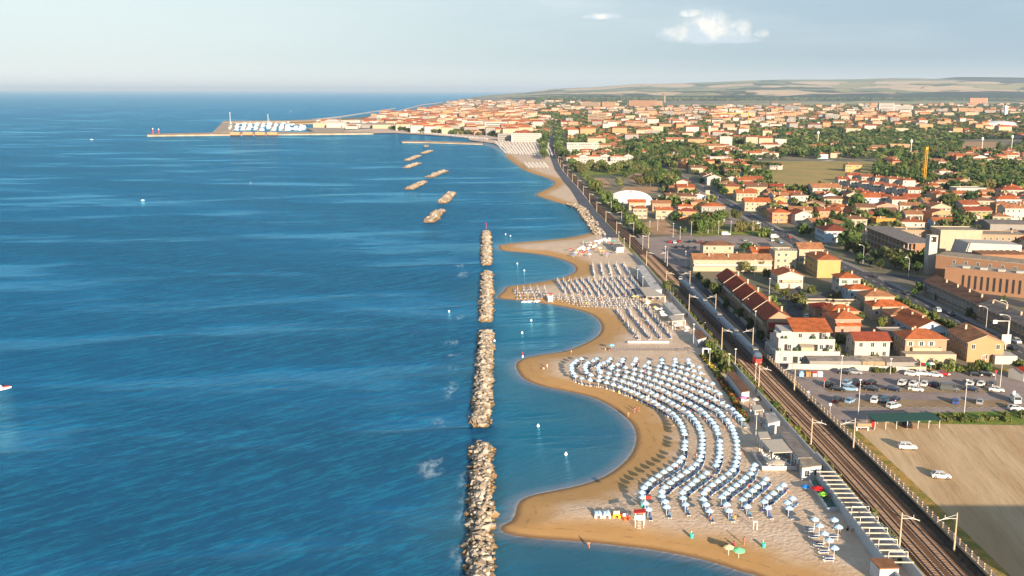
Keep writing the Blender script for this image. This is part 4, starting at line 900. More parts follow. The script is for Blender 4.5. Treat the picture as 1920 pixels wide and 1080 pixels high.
# two-storey row right of the main road
for (ya, yb_, wl, rf_, lab) in ((371, 420, 'grey', 'brown', 'long grey two-storey row with red brown roof right of the main road'), (330, 370.6, 'tan', 'grey', 'long two-storey row with faded grey roof at the right edge of the main road')):
    t = thing('row_house', lab, 'row house', (179.5, (ya + yb_) / 2, LZ), R(1.5)); HOUSES.append(t); FOOT.append((179.5, (ya + yb_) / 2, 26, 8)); Ln = yb_ - ya
    wall_mb(10, Ln, 5.9, 'gy', 1.9).build('wall', WALL[wl], t); ro = roof_mb(10, Ln, 5.9, 'gy', 1.9).build('roof', [ROOF[rf_], m_chim], t)
    for k in range(4): MB().box(-1.8, -Ln / 2 + 6 + k * 10, 6, -1.2, -Ln / 2 + 6.6 + k * 10, 8.6).build('chimney', m_chim, ro)
    for k in range(int(Ln / 3.1)):
        for z in (1.5, 4.5): window(t, -5, -Ln / 2 + 1.6 + k * 3.1, z, 'l', 1)
    for X in (-2.5, 2.5): window(t, X, -Ln / 2, 4.4, 'f', 1)
# unfinished concrete frame block
t = thing('concrete_frame_block', 'unfinished three-storey concrete frame block with brick gable end', 'unfinished building', (204, 531, LZ), 0); FOOT.append((204, 531, 36, 10)); HOUSES.append(t)
m_conc = mat('raw_concrete', (.33, .29, .25), .9, var=.15, scale=.3)
s = MB()
for z in (0, 3.3, 6.6): s.box(-7, -32, z - .15, 7, 32, z + .15)
s.build('floor_slabs', m_conc, t); s = MB()
for X in (-6.8, 0, 6.8):
    for Y_ in np.arange(-31.7, 32, 5.28):
        for z in (.15, 3.45, 6.75): s.box(X - .2, Y_ - .2, z, X + .2, Y_ + .2, z + 3.0)
s.build('columns', m_conc, t); MB().box(-5, -31, .2, 6, 31, 9.6).build('inner_wall', WALL['brick'], t)
MB().box(-7.6, -32.6, 9.76, 7.6, 32.6, 10.1).build('roof', ROOF['grey'], t); MB().box(-3.6, -32.45, -.2, 7.1, -32.05, 9.7).build('gable_wall', WALL['brick'], t)
# brick hall with tall windows, annexes, white wing, bell tower
m_brick = WALL['brick']
def P2(u1, v1, u2, v2): a = Vector((*G(u1, v1), 0)); b_ = Vector((*G(u2, v2), 0)); return a, b_, (b_ - a).length, math.atan2(b_.y - a.y, b_.x - a.x)
a, b_, Ln, an = P2(1769, 543, 1930, 560); t = thing('brick_hall', 'long tan brick hall with a row of tall narrow windows', 'brick hall', (a.x, a.y, LZ), an); HOUSES.append(t); FOOT.append((a.x + Ln / 2, a.y + 2, Ln / 2 + 4, 12))
MB().box(0, 0, -.3, Ln, 16, 9, 0, top=False).build('wall', m_brick, t); MB().box(-.1, -.1, 9, Ln + .1, 16.1, 9.3, 1).box(-.1, -.1, 9.3, Ln + .1, .2, 9.9, 1).add([(0, .2, 9.31), (Ln, .2, 9.31), (Ln, 16, 9.31), (0, 16, 9.31)], [(0, 1, 2, 3)], 0).build('roof', [ROOF['flat'], m_brick], t)
for k in range(12): X = 7 + k * 2.45; MB().box(X, -.06, 1.4, X + .95, .05, 7.2, 0).build('window', m_dark, t)
for k in range(5): MB().box(6 + k * 7, 5, 9.32, 8.5 + k * 7, 7.5, 10.2).build('skylight', WALL['white'], t)
a, b_, Ln, an = P2(1752, 520, 1930, 541); t = thing('brick_wing', 'brown brick wing with square windows behind the tall-windowed hall', 'brick wing', (a.x, a.y, LZ), an); FOOT.append((a.x + Ln / 2, a.y + 2, Ln / 2 + 2, 12)); HOUSES.append(t)
MB().box(0, 0, -.3, Ln, 13, 10.2, 0, top=False).build('wall', m_brick, t); MB().box(-.1, -.1, 10.2, Ln + .1, 13.1, 10.6, 0).build('roof', ROOF['flat'], t)
for k in range(8): window(t, 8 + k * 5.2, 0, 8.2, 'f', 0)
a, b_, Ln, an = P2(1838, 516, 1925, 517); t = thing('brick_wing', 'high square brick wing under the white church roof', 'brick wing', (a.x, a.y, LZ), an); FOOT.append((a.x + Ln / 2, a.y + 2, Ln / 2, 12)); HOUSES.append(t)
MB().box(0, 0, -.3, Ln, 12, 9.6, 0, top=False).build('wall', m_brick, t); MB().box(-.1, -.1, 9.6, Ln + .1, 12.1, 9.9, 0).build('roof', ROOF['tan'], t)
a, b_, Ln, an = P2(1812, 503, 1914, 503); t = thing('church', 'white church hall with curved side wall and clerestory windows', 'church', (a.x, a.y + 1, LZ), an); FOOT.append((a.x + Ln / 2, a.y + 8, Ln / 2, 14)); HOUSES.append(t)
pr = [(0, 0), (Ln, 0), (Ln, 11.5), (1.5, 12.5), (.4, 9), (0, 5)]
s = MB(); n = len(pr); s.add([(p[0], 0, p[1] - .3) for p in pr] + [(p[0], 14, p[1] - .3) for p in pr], [tuple(range(n)), tuple(range(2 * n - 1, n - 1, -1))] + [(i, n + i, n + (i + 1) % n, (i + 1) % n) for i in range(n)]); s.build('wall', WALL['white'], t)
for k in range(6): MB().box(6 + k * 3.2, -.06, 8.0, 7.9 + k * 3.2, .03, 8.8).build('window', m_glass, t)
MB().add([(-3.2, -.5, 0), (.3, -.5, 12.2), (.3, 14.5, 12.2), (-3.2, 14.5, 0), (-2.8, -.5, 0), (.7, -.5, 12.2), (.7, 14.5, 12.2), (-2.8, 14.5, 0)], [(0, 1, 2, 3), (7, 6, 5, 4), (0, 4, 5, 1), (3, 2, 6, 7), (1, 5, 6, 2)]).build('curved_wall', WALL['white'], t)
x, y = G(1742, 512); t = thing('bell_tower', 'square white bell tower beside the brick wing', 'bell tower', (x, y, LZ), R(4)); FOOT.append((x, y, 5, 5))
s = MB().box(-2, -2, -.3, 2, 2, 15, 0).box(-2, -2, 15, -1.2, 2, 17.5, 0).box(1.2, -2, 15, 2, 2, 17.5, 0).box(-1.2, 1.4, 15, 1.2, 2, 17.5, 0).box(-2, -2, 17.5, 2, 2, 18.2, 0); s.build('shaft', WALL['white'], t); MB().lathe([(.1, 16.9), (.4, 16.6), (.55, 15.8), (.75, 15.5)], 10).build('bell', m_rail, t)
HP(1712, 462, 17, 12, 8.5, 'flat', 'tan', 'flat', rz=R(-3), label='tan flat-roofed school wing behind the bell tower', chim=1, name='school_wing', cat='school wing')
HP(1800, 470, 22, 16, 10.5, 'flat', 'cream', 'flat', rz=R(-2), label='high cream hall with blank walls behind the church', chim=0, name='hall', cat='hall', front=False)
HP(1885, 468, 26, 18, 7.5, 'flat', 'tan', 'flat', rz=R(-6), label='wide tan hall with sunken courtyard behind the church', chim=1, name='hall', cat='hall')
HP(1898, 435, 26, 24, 4.5, 'gx', 'grey', 'grey', 1.0, rz=R(-8), label='low pale grey shed roof at the right edge above the church', chim=0, name='warehouse', cat='warehouse', wins=False)
# dome and neighbours
x, y = G(1185, 386); t = thing('dome_hall', 'white inflatable dome hall beside the railway', 'dome hall', (x, y + 16, LZ)); HOUSES.append(t); FOOT.append((x, y + 16, 22, 20))
s = MB(); n = 28; prof = [(1.0, 0), (1.0, .12), (.97, .32), (.88, .56), (.72, .76), (.50, .90), (.25, .975), (.02, 1.0)]
s.lathe([(r * 1.0, z) for r, z in prof], n); s.v = [(vx * 17.5, vy * 15, vz * 9.8) for vx, vy, vz in s.v]; m_dome = mat('dome_membrane', (.52, .52, .52), .5, var=.05, scale=.5); s.build('membrane', m_dome, t, True)
for k in range(9):
    an = math.pi * (k + .5) / 9; pts = [(17.6 * math.cos(an) * r, 15.1 * math.sin(an) * r * -1, 9.85 * z + .02) for r, z in prof] ; MB().tube(pts, .10, 4).build('rib', m_wframe, t)
MB().box(-7, -16.5, 0, 4, -13.5, 2.6).build('entrance', WALL['white'], t)
for q in ((1200, 410, 9.5, 9, 6.6, 'hip', 'cream', 'orange', 'cream house with orange roof directly before the white dome'), (1245, 411, 11, 8, 6, 'gx', 'cream', 'orange', 'cream house with wide orange roof and garden hedge near the dome'), (1285, 406, 10, 9, 6.8, 'hip', 'pink', 'orange', 'small pink house with orange hip roof right of the dome'), (1337, 409, 16, 11, 7.8, 'hip', 'grey', 'orange', 'large pale three-storey house with orange hip roof right of the dome'),
    (1195, 394, 12, 9, 5.5, 'gx', 'cream', 'orange', 'low cream house with orange roof touching the white dome'), (1240, 396, 13, 9, 5.5, 'gx', 'tan', 'tan', 'tan house with tan roof between the dome and forecourt')):
    HP(q[0], q[1], *q[2:8], label=q[8])
x, y = G(1297, 376); t = thing('petrol_station', 'petrol station with long white canopy beside the main road', 'petrol station', (x, y, LZ)); FOOT.append((x - 10, y, 24, 9)); HOUSES.append(t)
MB().box(-14, -3.5, 4.2, 14, 4.5, 5.1).build('canopy', m_wframe, t); MB().box(-26, -3, 0, -14.5, 3, 3.6, 0).build('shop', WALL['ochre'], t); MB().box(-27, -4, 3.6, -14.2, 4, 4.1, 0).build('shop_roof', WALL['white'], t)
for X in (-9, 0, 9): MB().box(X - .25, -.25, 0, X + .25, .25, 4.2).build('column', m_wframe, t); MB().box(X + 1.5, -.4, 0, X + 2.3, .4, 1.7).build('petrol_pump', mat('pump_red', (.45, .05, .04), .4), t)
x, y = G(1326, 377); tag(MB().box(-1.6, -.5, 0, 1.6, .5, 8.0, 0).box(-1.7, -.6, 8.0, 1.7, .6, 8.4, 0).build('sign_pylon', WALL['cream']), 'tall cream sign pylon beside the petrol station', 'sign pylon').location = (x, y, LZ)
# white and greenhouse-like row near the railway, blue-white block
HP(1143, 313, 62, 14, 4.5, 'flat', 'white', 'white', label='long low white building behind the reeds by the railway', chim=0, name='greenhouse', cat='long building', wins=False)
HP(1093, 287, 44, 14, 13, 'flat', 'white', 'flat', label='pale four-storey apartment block left nearest the railway', name='apartment_block', cat='apartment house', chim=2, storeys=4)
for k, (u, v, w_) in enumerate(((1075, 306, 16), (1094, 304, 14), (1115, 304, 15), (1135, 303, 16), (1158, 304, 17), (1178, 303, 12))): HP(u, v, w_, 12, 6.5, 'gy' if k % 2 else 'hip', 'white', 'orange', label='white villa with orange roof behind the long low building, %s from left' % ordw(k + 1), group='villas behind the long low building')
# tower crane
x, y = G(1731, 350); t = thing('tower_crane', 'yellow tower crane mast standing among the villas', 'crane', (x, y, LZ), R(20)); m_cr = mat('crane_yellow', (.50, .26, .02), .6); FOOT.append((x, y, 5, 5))
s = MB(); zt = 33
for X in (-1, 1):
    for Y_ in (-1, 1): s.box(X - .22, Y_ - .22, 0, X + .22, Y_ + .22, zt)
for k in range(16):
    z = k * 2.05; z2 = z + 2.05
    for (p, q) in (((-1, -1), (1, -1)), ((1, -1), (1, 1)), ((1, 1), (-1, 1)), ((-1, 1), (-1, -1))):
        if k % 2: p, q = q, p
        s.tube([(p[0], p[1], z), (q[0], q[1], z2)], .16, 4)
s.build('mast', m_cr, t); MB().box(-1.6, -1.6, 0, 1.6, 1.6, .8).build('base', m_conc, t); MB().box(-1.3, -1.3, zt, 1.3, 1.3, zt + 2.4).build('cab', m_cr, t)
# white villas on the new estate, in rows stepping to the right
VW = []
for k in range(7): VW.append((1566 + 20 * k, 367 + 4.2 * k, 11, 'villa with red roof in the front row of the new estate'))
for k in range(7): VW.append((1582 + 22 * k, 351 + 3.6 * k, 10, 'villa with red roof in the middle row of the new estate'))
for k in range(5): VW.append((1600 + 26 * k, 343 + 2.6 * k, 11, 'villa with red roof in the back row of the new estate'))
for u, v, w_, lab in VW: HP(u, v, w_, 10, 7, 'hip' if rnd.random() < .5 else 'gx', 'white', 'rust', label='white ' + lab, chim=2, group='white villas of the new estate', rz=R(rnd.uniform(-6, 2)))
single_out([h_ for h_ in HOUSES if 'of the new estate' in h_['label']])
MID = [(1660, 428, 12, 9, 5.5, 'flat', 'ochre', 'flat', 'ochre house with flat grey roof above the unfinished block'), (1506, 421, 11, 16, 6.5, 'gy', 'white', 'rust', 'white gabled house with rust roof beyond the main road'), (1465, 418, 12, 14, 6.5, 'hip', 'salmon', 'orange', 'salmon house with orange roof at the main road bend'), (1570, 455, 15, 18, 6.5, 'hip', 'paleblue', 'darkred', 'shaded white house with dark red roof right of the main road'),  # pale blue walls here carry the shade on a white house
    (1580, 404, 12, 9, 5.5, 'hip', 'salmon', 'orange', 'small salmon house with orange hip roof among dark trees'), (1573, 390, 22, 10, 6.5, 'hip', 'cream', 'brown', 'large cream villa with dark brown hip roof'), (1663, 404, 15, 10, 6.5, 'gy', 'pink', 'rust', 'pink gabled villa with rust awning'), (1488, 377, 14, 10, 5.5, 'gx', 'pink', 'rust', 'pink house with rust roof behind the conifer row'), (1635, 388, 13, 13, 7, 'gx', 'paleblue', 'orange', 'blue-shaded house with bright orange roof'),  # shade of the last house here is put into its pale blue walls
    (1749, 396, 13, 12, 6.5, 'gx', 'white', 'tan', 'white house with plain tan gable roof left of the cedar'), (1713, 385, 13, 14, 5.5, 'gx', 'red', 'rust', 'dark red house with rust roof left of the cedar'), (1730, 413, 18, 10, 5, 'gy', 'cream', 'rust', 'cream house with broad gable below the tan-roofed one'), (1835, 412, 17, 11, 6, 'gx', 'yellow', 'red', 'yellow house with bright red roof above the church'), (1904, 413, 15, 11, 8, 'gx', 'white', 'tan', 'tall white house with tan roof at the right edge'),
    (1845, 395, 14, 11, 7, 'hip', 'cream', 'brown', 'cream house with brown hip roof and white chimney'), (1840, 383, 14, 11, 6, 'hip', 'cream', 'orange', 'cream house with large orange hip roof'), (1890, 392, 18, 12, 7, 'hip', 'paleblue', 'orange', 'pale blue house with orange roof near the right edge'), (1900, 373, 20, 12, 7, 'hip', 'white', 'rust', 'white house with several chimneys near the right edge'), (1820, 370, 24, 13, 7, 'flat', 'white', 'flat', 'broad white flat-roofed villa above the cedar'), (1805, 378, 13, 10, 6, 'gx', 'cream', 'orange', 'cream house with orange roof beside the broad white villa'),
    (1793, 343, 16, 12, 6, 'hip', 'white', 'brown', 'white house with brown roof in the middle of gardens'), (1770, 432, 13, 10, 5.5, 'gx', 'paleblue', 'orange', 'small pale blue house with orange roof and white dormer'), (1711, 430, 17, 8, 4, 'gy', 'white', 'rust', 'low white gabled house beside the ochre one'), (1600, 322, 17, 11, 7, 'hip', 'yellow', 'tan', 'bright yellow house at the edge of the meadow'), (1420, 396, 18, 13, 6.5, 'gx', 'cream', 'orange', 'cream house with long orange roof beyond the petrol station'), (1400, 377, 16, 13, 6, 'gx', 'cream', 'orange', 'cream house with row of windows beyond the petrol station'),
    (1290, 302, 16, 11, 6.5, 'hip', 'pink', 'orange', 'pink house with orange hip roof behind the tall poplars'), (1455, 318, 14, 11, 5, 'gx', 'white', 'rust', 'white house right of the stone pines'), (1838, 305, 18, 12, 6.5, 'gy', 'white', 'orange', 'white gabled villa on the mown strip'), (1898, 303, 17, 12, 8, 'gx', 'white', 'orange', 'tall white villa at the right edge of the mown strip')]
for q in MID: HP(q[0], q[1], *q[2:8], label=q[8], rz=R(rnd.uniform(-4, 3)))
print('hand houses', len(HOUSES))
# ------------------------------------------------------------------ trees
def leafm(name, a, b2, orr=.3):
    m, t, b, l = nodes_of('leaves_' + name); N = NT(t); ri = N.n('ShaderNodeNewGeometry').outputs['Random Per Island']; oi = N.n('ShaderNodeObjectInfo').outputs['Random']
    c = N.mix(ri, a, b2); hs = N.n('ShaderNodeHueSaturation'); l(c, hs.inputs['Color']); l(N.map(oi, 0, 1, 1 - orr, 1 + orr, False), hs.inputs['Value']); l(N.map(N.math('FRACT', N.math('MULTIPLY', oi, 5.3)), 0, 1, .47, .53, False), hs.inputs['Hue'])
    l(hs.outputs[0], b.inputs['Base Color']); b.inputs['Roughness'].default_value = .7; b.inputs['Specular IOR Level'].default_value = .2
    tr = N.n('ShaderNodeBsdfTranslucent'); l(hs.outputs[0], tr.inputs['Color']); ms = N.n('ShaderNodeMixShader'); ms.inputs[0].default_value = .25; l(b.outputs[0], ms.inputs[1]); l(tr.outputs[0], ms.inputs[2]); l(ms.outputs[0], t.nodes['Material Output'].inputs['Surface']); return m
ML = dict(broad=leafm('broad', (.045, .080, .018), (.155, .185, .048)), dark=leafm('dark', (.026, .054, .016), (.090, .125, .036)), pale=leafm('pale', (.085, .10, .035), (.21, .20, .07)), palm=leafm('palm', (.04, .07, .02), (.12, .15, .05)))
m_bark = mat('bark', (.12, .085, .06), .95, var=.2, scale=3)
def crown_mesh(kind_, seed, nl=900, mk='broad'):
    r = np.random.default_rng(seed); C_ = []; 
    if kind_ == 'round': nc = 13; cc = r.normal(0, 1, (nc, 3)); cc /= np.linalg.norm(cc, axis=1)[:, None]; cc *= r.uniform(.35, .75, (nc, 1)); cc *= (1, 1, .85); rad = r.uniform(.25, .48, nc)
    elif kind_ == 'pine': nc = 12; a = r.uniform(0, 6.28, nc); q = r.uniform(.1, .8, nc); cc = np.stack([np.cos(a) * q, np.sin(a) * q, r.uniform(-.12, .16, nc)], 1); rad = r.uniform(.22, .34, nc)
    elif kind_ == 'tall': nc = 14; z = np.linspace(-.95, .9, nc); w = .30 * np.sqrt(1.02 - np.abs(z) ** 1.6); a = r.uniform(0, 6.28, nc); cc = np.stack([np.cos(a) * w * .5, np.sin(a) * w * .5, z], 1); rad = np.maximum(w * .75, .08)
    else: nc = 9; cc = r.uniform(-1, 1, (nc, 3)) * (.7, .7, .25); rad = r.uniform(.25, .4, nc)
    k = r.integers(0, nc, nl); d = r.normal(0, 1, (nl, 3)); d /= np.linalg.norm(d, axis=1)[:, None]; sq = np.array([1, 1, .45]) if kind_ == 'pine' else np.array([1, 1, .9])
    p = cc[k] + d * rad[k][:, None] * r.uniform(.72, 1.08, (nl, 1)) * sq
    n_ = d + r.normal(0, .55, (nl, 3)); n_ /= np.linalg.norm(n_, axis=1)[:, None]; u = np.cross(n_, r.normal(0, 1, (nl, 3))); u /= np.linalg.norm(u, axis=1)[:, None]; v = np.cross(n_, u)
    s = (r.uniform(.05, .11, (nl, 1)) if kind_ != 'tall' else r.uniform(.03, .06, (nl, 1))) * (900 / nl) ** .4
    V = np.stack([p - u * s - v * s, p + u * s * 1.1 - v * s * .6, p + u * s + v * s, p - u * s * .7 + v * s * 1.2], 1).reshape(-1, 3); F_ = np.arange(nl * 4).reshape(-1, 4)
    me = bpy.data.meshes.new('crown'); me.from_pydata(V.tolist(), [], F_.tolist()); me.materials.append(ML[mk]); me.update(); return me, V, F_
CR = {}
for kd_, mk, nm, nl in (('round', 'broad', 'broad', 900), ('round', 'dark', 'dark', 900), ('round', 'pale', 'pale', 800), ('pine', 'dark', 'pine', 1000), ('tall', 'broad', 'poplar', 700), ('tall', 'dark', 'cypress', 700), ('low', 'broad', 'bush', 500), ('low', 'pale', 'palebush', 500)):
    CR[nm] = [crown_mesh(kd_, 31 * i + len(nm), nl, mk)[0] for i in range(3)]
def trunk_mesh(top, r0, lean=0, limbs=4, seed=0):
    r = random.Random(seed); s = MB(); s.tube([(0, 0, -.1), (lean * .4, 0, top * .5), (lean, 0, top)], [r0, r0 * .75, r0 * .45], 7)
    for k in range(limbs):
        a = 6.28 * k / limbs + r.random(); z = top * r.uniform(.55, .85); s.tube([(lean * z / top, 0, z), (lean + math.cos(a) * .28, math.sin(a) * .28, z + .22)], [r0 * .45, r0 * .15], 5)
    return s.mesh('trunk', m_bark)
TRK = {'broad': trunk_mesh(.62, .045), 'pine': trunk_mesh(.88, .035, .05, 6), 'tall': trunk_mesh(.5, .028, 0, 2)}
# palm
def palm_meshes():
    s = MB()
    for k in range(26):
        a = 6.28 * k / 26 + rnd.random() * .2; up = rnd.uniform(-.1, .75); L_ = rnd.uniform(.85, 1.1); p = Vector((0, 0, 0)); d0 = Vector((math.cos(a), math.sin(a), up)).normalized(); w = Vector((-math.sin(a), math.cos(a), 0)) * .075; o = len(s.v); q = []
        for i in range(7):
            t_ = i / 6; c = p + d0 * t_ * L_ + Vector((0, 0, -.55 * t_ * t_ * L_)); ww = w * (1.1 - t_) * (1 if i else .3); q += [tuple(c - ww - Vector((0, 0, .03))), tuple(c), tuple(c + ww - Vector((0, 0, .03)))]
        s.add(q, [(3 * i + j, 3 * i + j + 1, 3 * i + j + 4, 3 * i + j + 3) for i in range(6) for j in (0, 1)])
    c = s.mesh('crown', ML['palm']); t = MB().tube([(0, 0, -.1), (.02, 0, .5), (0, 0, 1.0)], [.07, .05, .055], 8).mesh('trunk', m_bark); return c, t
PALC, PALT = palm_meshes()
TREES = []; TN = [0]
TK = {'broad': ('broadleaf_tree', 'leafy green broadleaf tree'), 'dark': ('evergreen_tree', 'dark dense evergreen tree'), 'pale': ('olive_tree', 'pale grey green tree'), 'pine': ('stone_pine', 'flat-topped stone pine'), 'poplar': ('poplar_tree', 'tall narrow poplar'), 'cypress': ('cypress_tree', 'dark narrow cypress'), 'bush': ('shrub', 'rounded green shrub'), 'palebush': ('shrub', 'dry pale green shrub'), 'palm': ('palm_tree', 'palm tree with arching fronds')}
_tp = {}
def tree(x, y, h_, kd_, label=None, w=None, z=LZ):
    nm, lab = TK[kd_]; r = rnd.random; label = label or lab
    w = w or (h_ * {'broad': .42, 'dark': .42, 'pale': .45, 'pine': .55, 'poplar': .5, 'cypress': .45, 'bush': .9, 'palebush': .9, 'palm': .35}[kd_])
    t = thing(nm, label, {'bush': 'shrub', 'palebush': 'shrub'}.get(kd_, 'tree'), (x, y, z), r() * 6.28)
    cm = PALC if kd_ == 'palm' else rnd.choice(CR[kd_]); c = bpy.data.objects.new('crown', cm); COL.objects.link(c); c.parent = t
    if kd_ in ('broad', 'dark', 'pale'): c.location.z = h_ * .58; c.scale = (w, w, h_ * .50); tk = TRK['broad']; ts = h_ * .9
    elif kd_ == 'pine': c.location.z = h_ * .86; c.scale = (w, w, h_ * .55); tk = TRK['pine']; ts = h_ * .95
    elif kd_ in ('poplar', 'cypress'): c.location.z = h_ * .54; c.scale = (w * (1 if kd_ == 'poplar' else .8), w * (1 if kd_ == 'poplar' else .8), h_ * .48); tk = TRK['tall']; ts = h_
    elif kd_ == 'palm': c.location.z = h_ * .95; c.scale = (w * 1.3, w * 1.3, w * 1.3); tk = PALT; ts = h_
    else: c.location.z = h_ * .45; c.scale = (w, w, h_ * 1.5); tk = None
    if tk: k = bpy.data.objects.new('trunk', tk); COL.objects.link(k); k.parent = t; k.scale = (ts if kd_ != 'palm' else 4, ts if kd_ != 'palm' else 4, ts)
    TREES.append(t); return t
def TP(u, v, h_, kd_, label=None, w=None): x, y = G(u, v); return tree(x, y, h_, kd_, label, w)
AREAS = [((1430, 560, 1800, 720), 'among the houses behind the car park'), ((1230, 440, 1450, 560), 'near the long apartment house'), ((1440, 500, 1700, 620), 'in the gardens beside the main road'), ((1180, 380, 1470, 440), 'in the gardens before the petrol station'), ((1450, 415, 1800, 520), 'around the unfinished concrete block'),
    ((1060, 300, 1180, 400), 'in the reeds beside the railway'), ((1080, 300, 1300, 400), 'in the grove before the white dome'), ((1150, 230, 1330, 320), 'in the tall grove left of the main road'), ((1440, 245, 1800, 300), 'in the large wood behind the meadow'), ((1800, 250, 1925, 300), 'in the right end of the large wood'), ((1780, 300, 1925, 380), 'in the shaded thicket at the right edge'),
    ((1640, 290, 1800, 345), 'in the hedge wood left of the crane'), ((1440, 330, 1640, 420), 'among the villas below the meadow'), ((1600, 330, 1925, 440), 'among the villas above the church'), ((1330, 290, 1480, 345), 'near the meadow edge'), ((1290, 300, 1470, 440), 'along the far main road'), ((1000, 225, 1080, 300), 'by the far end of the railway'), ((1060, 225, 1500, 300), 'in the middle of the distant town'), ((1500, 200, 1925, 260), 'in the right of the distant town'), ((1780, 440, 1925, 720), 'near the brick hall')]
def area(x, y):
    u, v = PX(x, y)
    for (a, b_, c, d), n in AREAS:
        if a <= u <= c and b_ <= v <= d: return n
    return 'in the distant town'
# trees placed by hand: u, v at the foot, height, kind
HT = [(1652, 618, 5.5, 'broad'), (1613, 603, 4.5, 'broad'), (1603, 622, 6.5, 'palm'), (1836, 700, 5.0, 'broad'), (1848, 702, 4.2, 'broad'), (1820, 700, 3.4, 'dark'), (1768, 694, 3.2, 'palebush'), (1600, 697, 1.2, 'bush'), (1640, 698, 1.3, 'bush'), (1655, 698, 1.1, 'bush'), (1672, 699, 1.4, 'bush'), (1745, 690, 1.2, 'bush'), (1780, 696, 1.5, 'bush'), (1800, 697, 1.6, 'bush'), (1718, 606, 4.5, 'pale'), (1730, 600, 5, 'broad'), (1744, 622, 3.5, 'broad'), (1760, 628, 3.4, 'pale'), (1735, 615, 3, 'dark'), (1752, 622, 3, 'dark'), (1780, 636, 3, 'broad'),
      (1628, 548, 4, 'pale'), (1648, 557, 4.4, 'pale'), (1500, 566, 5, 'dark'), (1470, 560, 5, 'broad'), (1490, 574, 5.5, 'pale'), (1505, 580, 5, 'pale'), (1455, 548, 4.5, 'broad'), (1520, 550, 2.5, 'bush'), (1438, 525, 6, 'broad'), (1412, 512, 4, 'broad'), (1396, 512, 6, 'pale'), (1425, 508, 7.5, 'broad'), (1340, 560, 7, 'dark'), (1325, 545, 6, 'dark'), (1310, 528, 5, 'dark'), (1360, 580, 5, 'dark'), (1385, 600, 5, 'dark'), (1405, 620, 5, 'dark'), (1425, 640, 4.5, 'dark'), (1257, 555, 6.5, 'palm'), (1262, 562, 5, 'palm'), (1249, 548, 5.5, 'broad'),
      (1720, 552, 6, 'dark'), (1714, 556, 4, 'dark'), (1640, 490, 7, 'dark'), (1655, 488, 8, 'pale'), (1620, 480, 8, 'dark'), (1605, 478, 9, 'dark'), (1590, 474, 7, 'dark'), (1670, 500, 9, 'pale'), (1678, 504, 7, 'pale'), (1650, 505, 6, 'dark'), (1630, 500, 5, 'dark'), (1690, 508, 7, 'dark'), (1700, 512, 6, 'dark'), (1720, 514, 6, 'dark'), (1610, 495, 6, 'dark'), (1572, 430, 10, 'dark'), (1556, 433, 9, 'dark'), (1590, 440, 9, 'dark'), (1600, 448, 8, 'dark'), (1536, 430, 6, 'pale'), (1545, 412, 8, 'dark'), (1528, 408, 8, 'dark'), (1515, 402, 7, 'dark'), (1560, 415, 8, 'dark'), (1500, 398, 8, 'cypress'), (1508, 404, 9, 'cypress'), (1490, 400, 7, 'cypress'),
      (1667, 422, 9, 'palm'), (1675, 423, 7, 'palm'), (1680, 420, 9, 'broad'), (1780, 400, 14, 'dark'), (1772, 398, 13, 'dark'), (1790, 398, 15, 'broad'), (1783, 392, 13, 'dark'), (1798, 440, 6, 'broad'), (1790, 436, 7, 'broad'), (1815, 440, 6, 'palm'), (1830, 440, 6, 'palm'), (1765, 408, 6, 'broad'), (1578, 372, 9, 'palm'), (1560, 368, 7, 'broad'), (1600, 374, 9, 'cypress'), (1720, 395, 6, 'pale'),
      (1281, 440, 5, 'broad'), (1326, 438, 12, 'broad'), (1315, 440, 11, 'broad'), (1335, 436, 11, 'broad'), (1305, 438, 10, 'broad'), (1320, 430, 10, 'dark'), (1303, 410, 9, 'poplar'), (1324, 412, 7, 'broad'), (1359, 415, 9, 'broad'), (1380, 415, 9, 'broad'), (1349, 430, 6, 'pale'), (1390, 434, 6, 'palebush'), (1400, 432, 5, 'pale'), (1412, 432, 5, 'palebush'), (1433, 443, 5, 'bush'), (1340, 480, 3, 'dark'), (1395, 475, 6, 'dark'), (1405, 474, 6, 'dark'), (1414, 474, 5, 'dark')]
for u, v, h_, kd_ in HT: TP(u, v, h_, kd_)
for k in range(16): TP(1404 + 3.6 * k + rnd.uniform(-1, 1), 317 + .35 * k, 9, 'pine')
tall = ([(rnd.uniform(1195, 1310), rnd.uniform(268, 316)) for _ in range(44)], ['poplar', 'dark', 'poplar', 'broad', 'pale', 'dark']), ([(rnd.uniform(1480, 1700), rnd.uniform(266, 292)) for _ in range(30)], ['dark', 'broad', 'dark']), ([(rnd.uniform(1690, 1795), rnd.uniform(268, 298)) for _ in range(22)], ['broad', 'broad', 'pale']), ([(rnd.uniform(1640, 1735), rnd.uniform(318, 345)) for _ in range(16)], ['cypress', 'dark', 'poplar']), ([(rnd.uniform(1810, 1925), rnd.uniform(320, 362)) for _ in range(30)], ['dark', 'dark', 'pale']), ([(rnd.uniform(1160, 1240), rnd.uniform(330, 352)) for _ in range(14)], ['pale', 'broad', 'dark']), ([(1084 + 5 * k, 318 + rnd.uniform(0, 9)) for k in range(26)], ['pale', 'broad']), ([(rnd.uniform(1225, 1275), rnd.uniform(320, 352)) for _ in range(16)], ['dark', 'broad', 'pale'])
for pts_, ks in tall:
    for u, v in pts_:
        kd_ = rnd.choice(ks); TP(u, v, rnd.uniform(8, 13) if kd_ != 'poplar' else rnd.uniform(13, 19), kd_)
for v in np.arange(300, 445, 3.6):
    x, y = G(1100, v); u = PX(C(y, 9 + rnd.uniform(0, 3)), y)[0]; TP(u, v, rnd.uniform(3.5, 6.5), rnd.choice(['pale', 'broad', 'dark', 'bush']))
for v in np.arange(238, 300, 1.7): 
    x, y = G(1100, v)
    for o_ in (-16, 8): TP(PX(C(y, o_ - rnd.uniform(0, 8)), y)[0], v, rnd.uniform(8, 13), rnd.choice(['broad', 'pale', 'dark']))
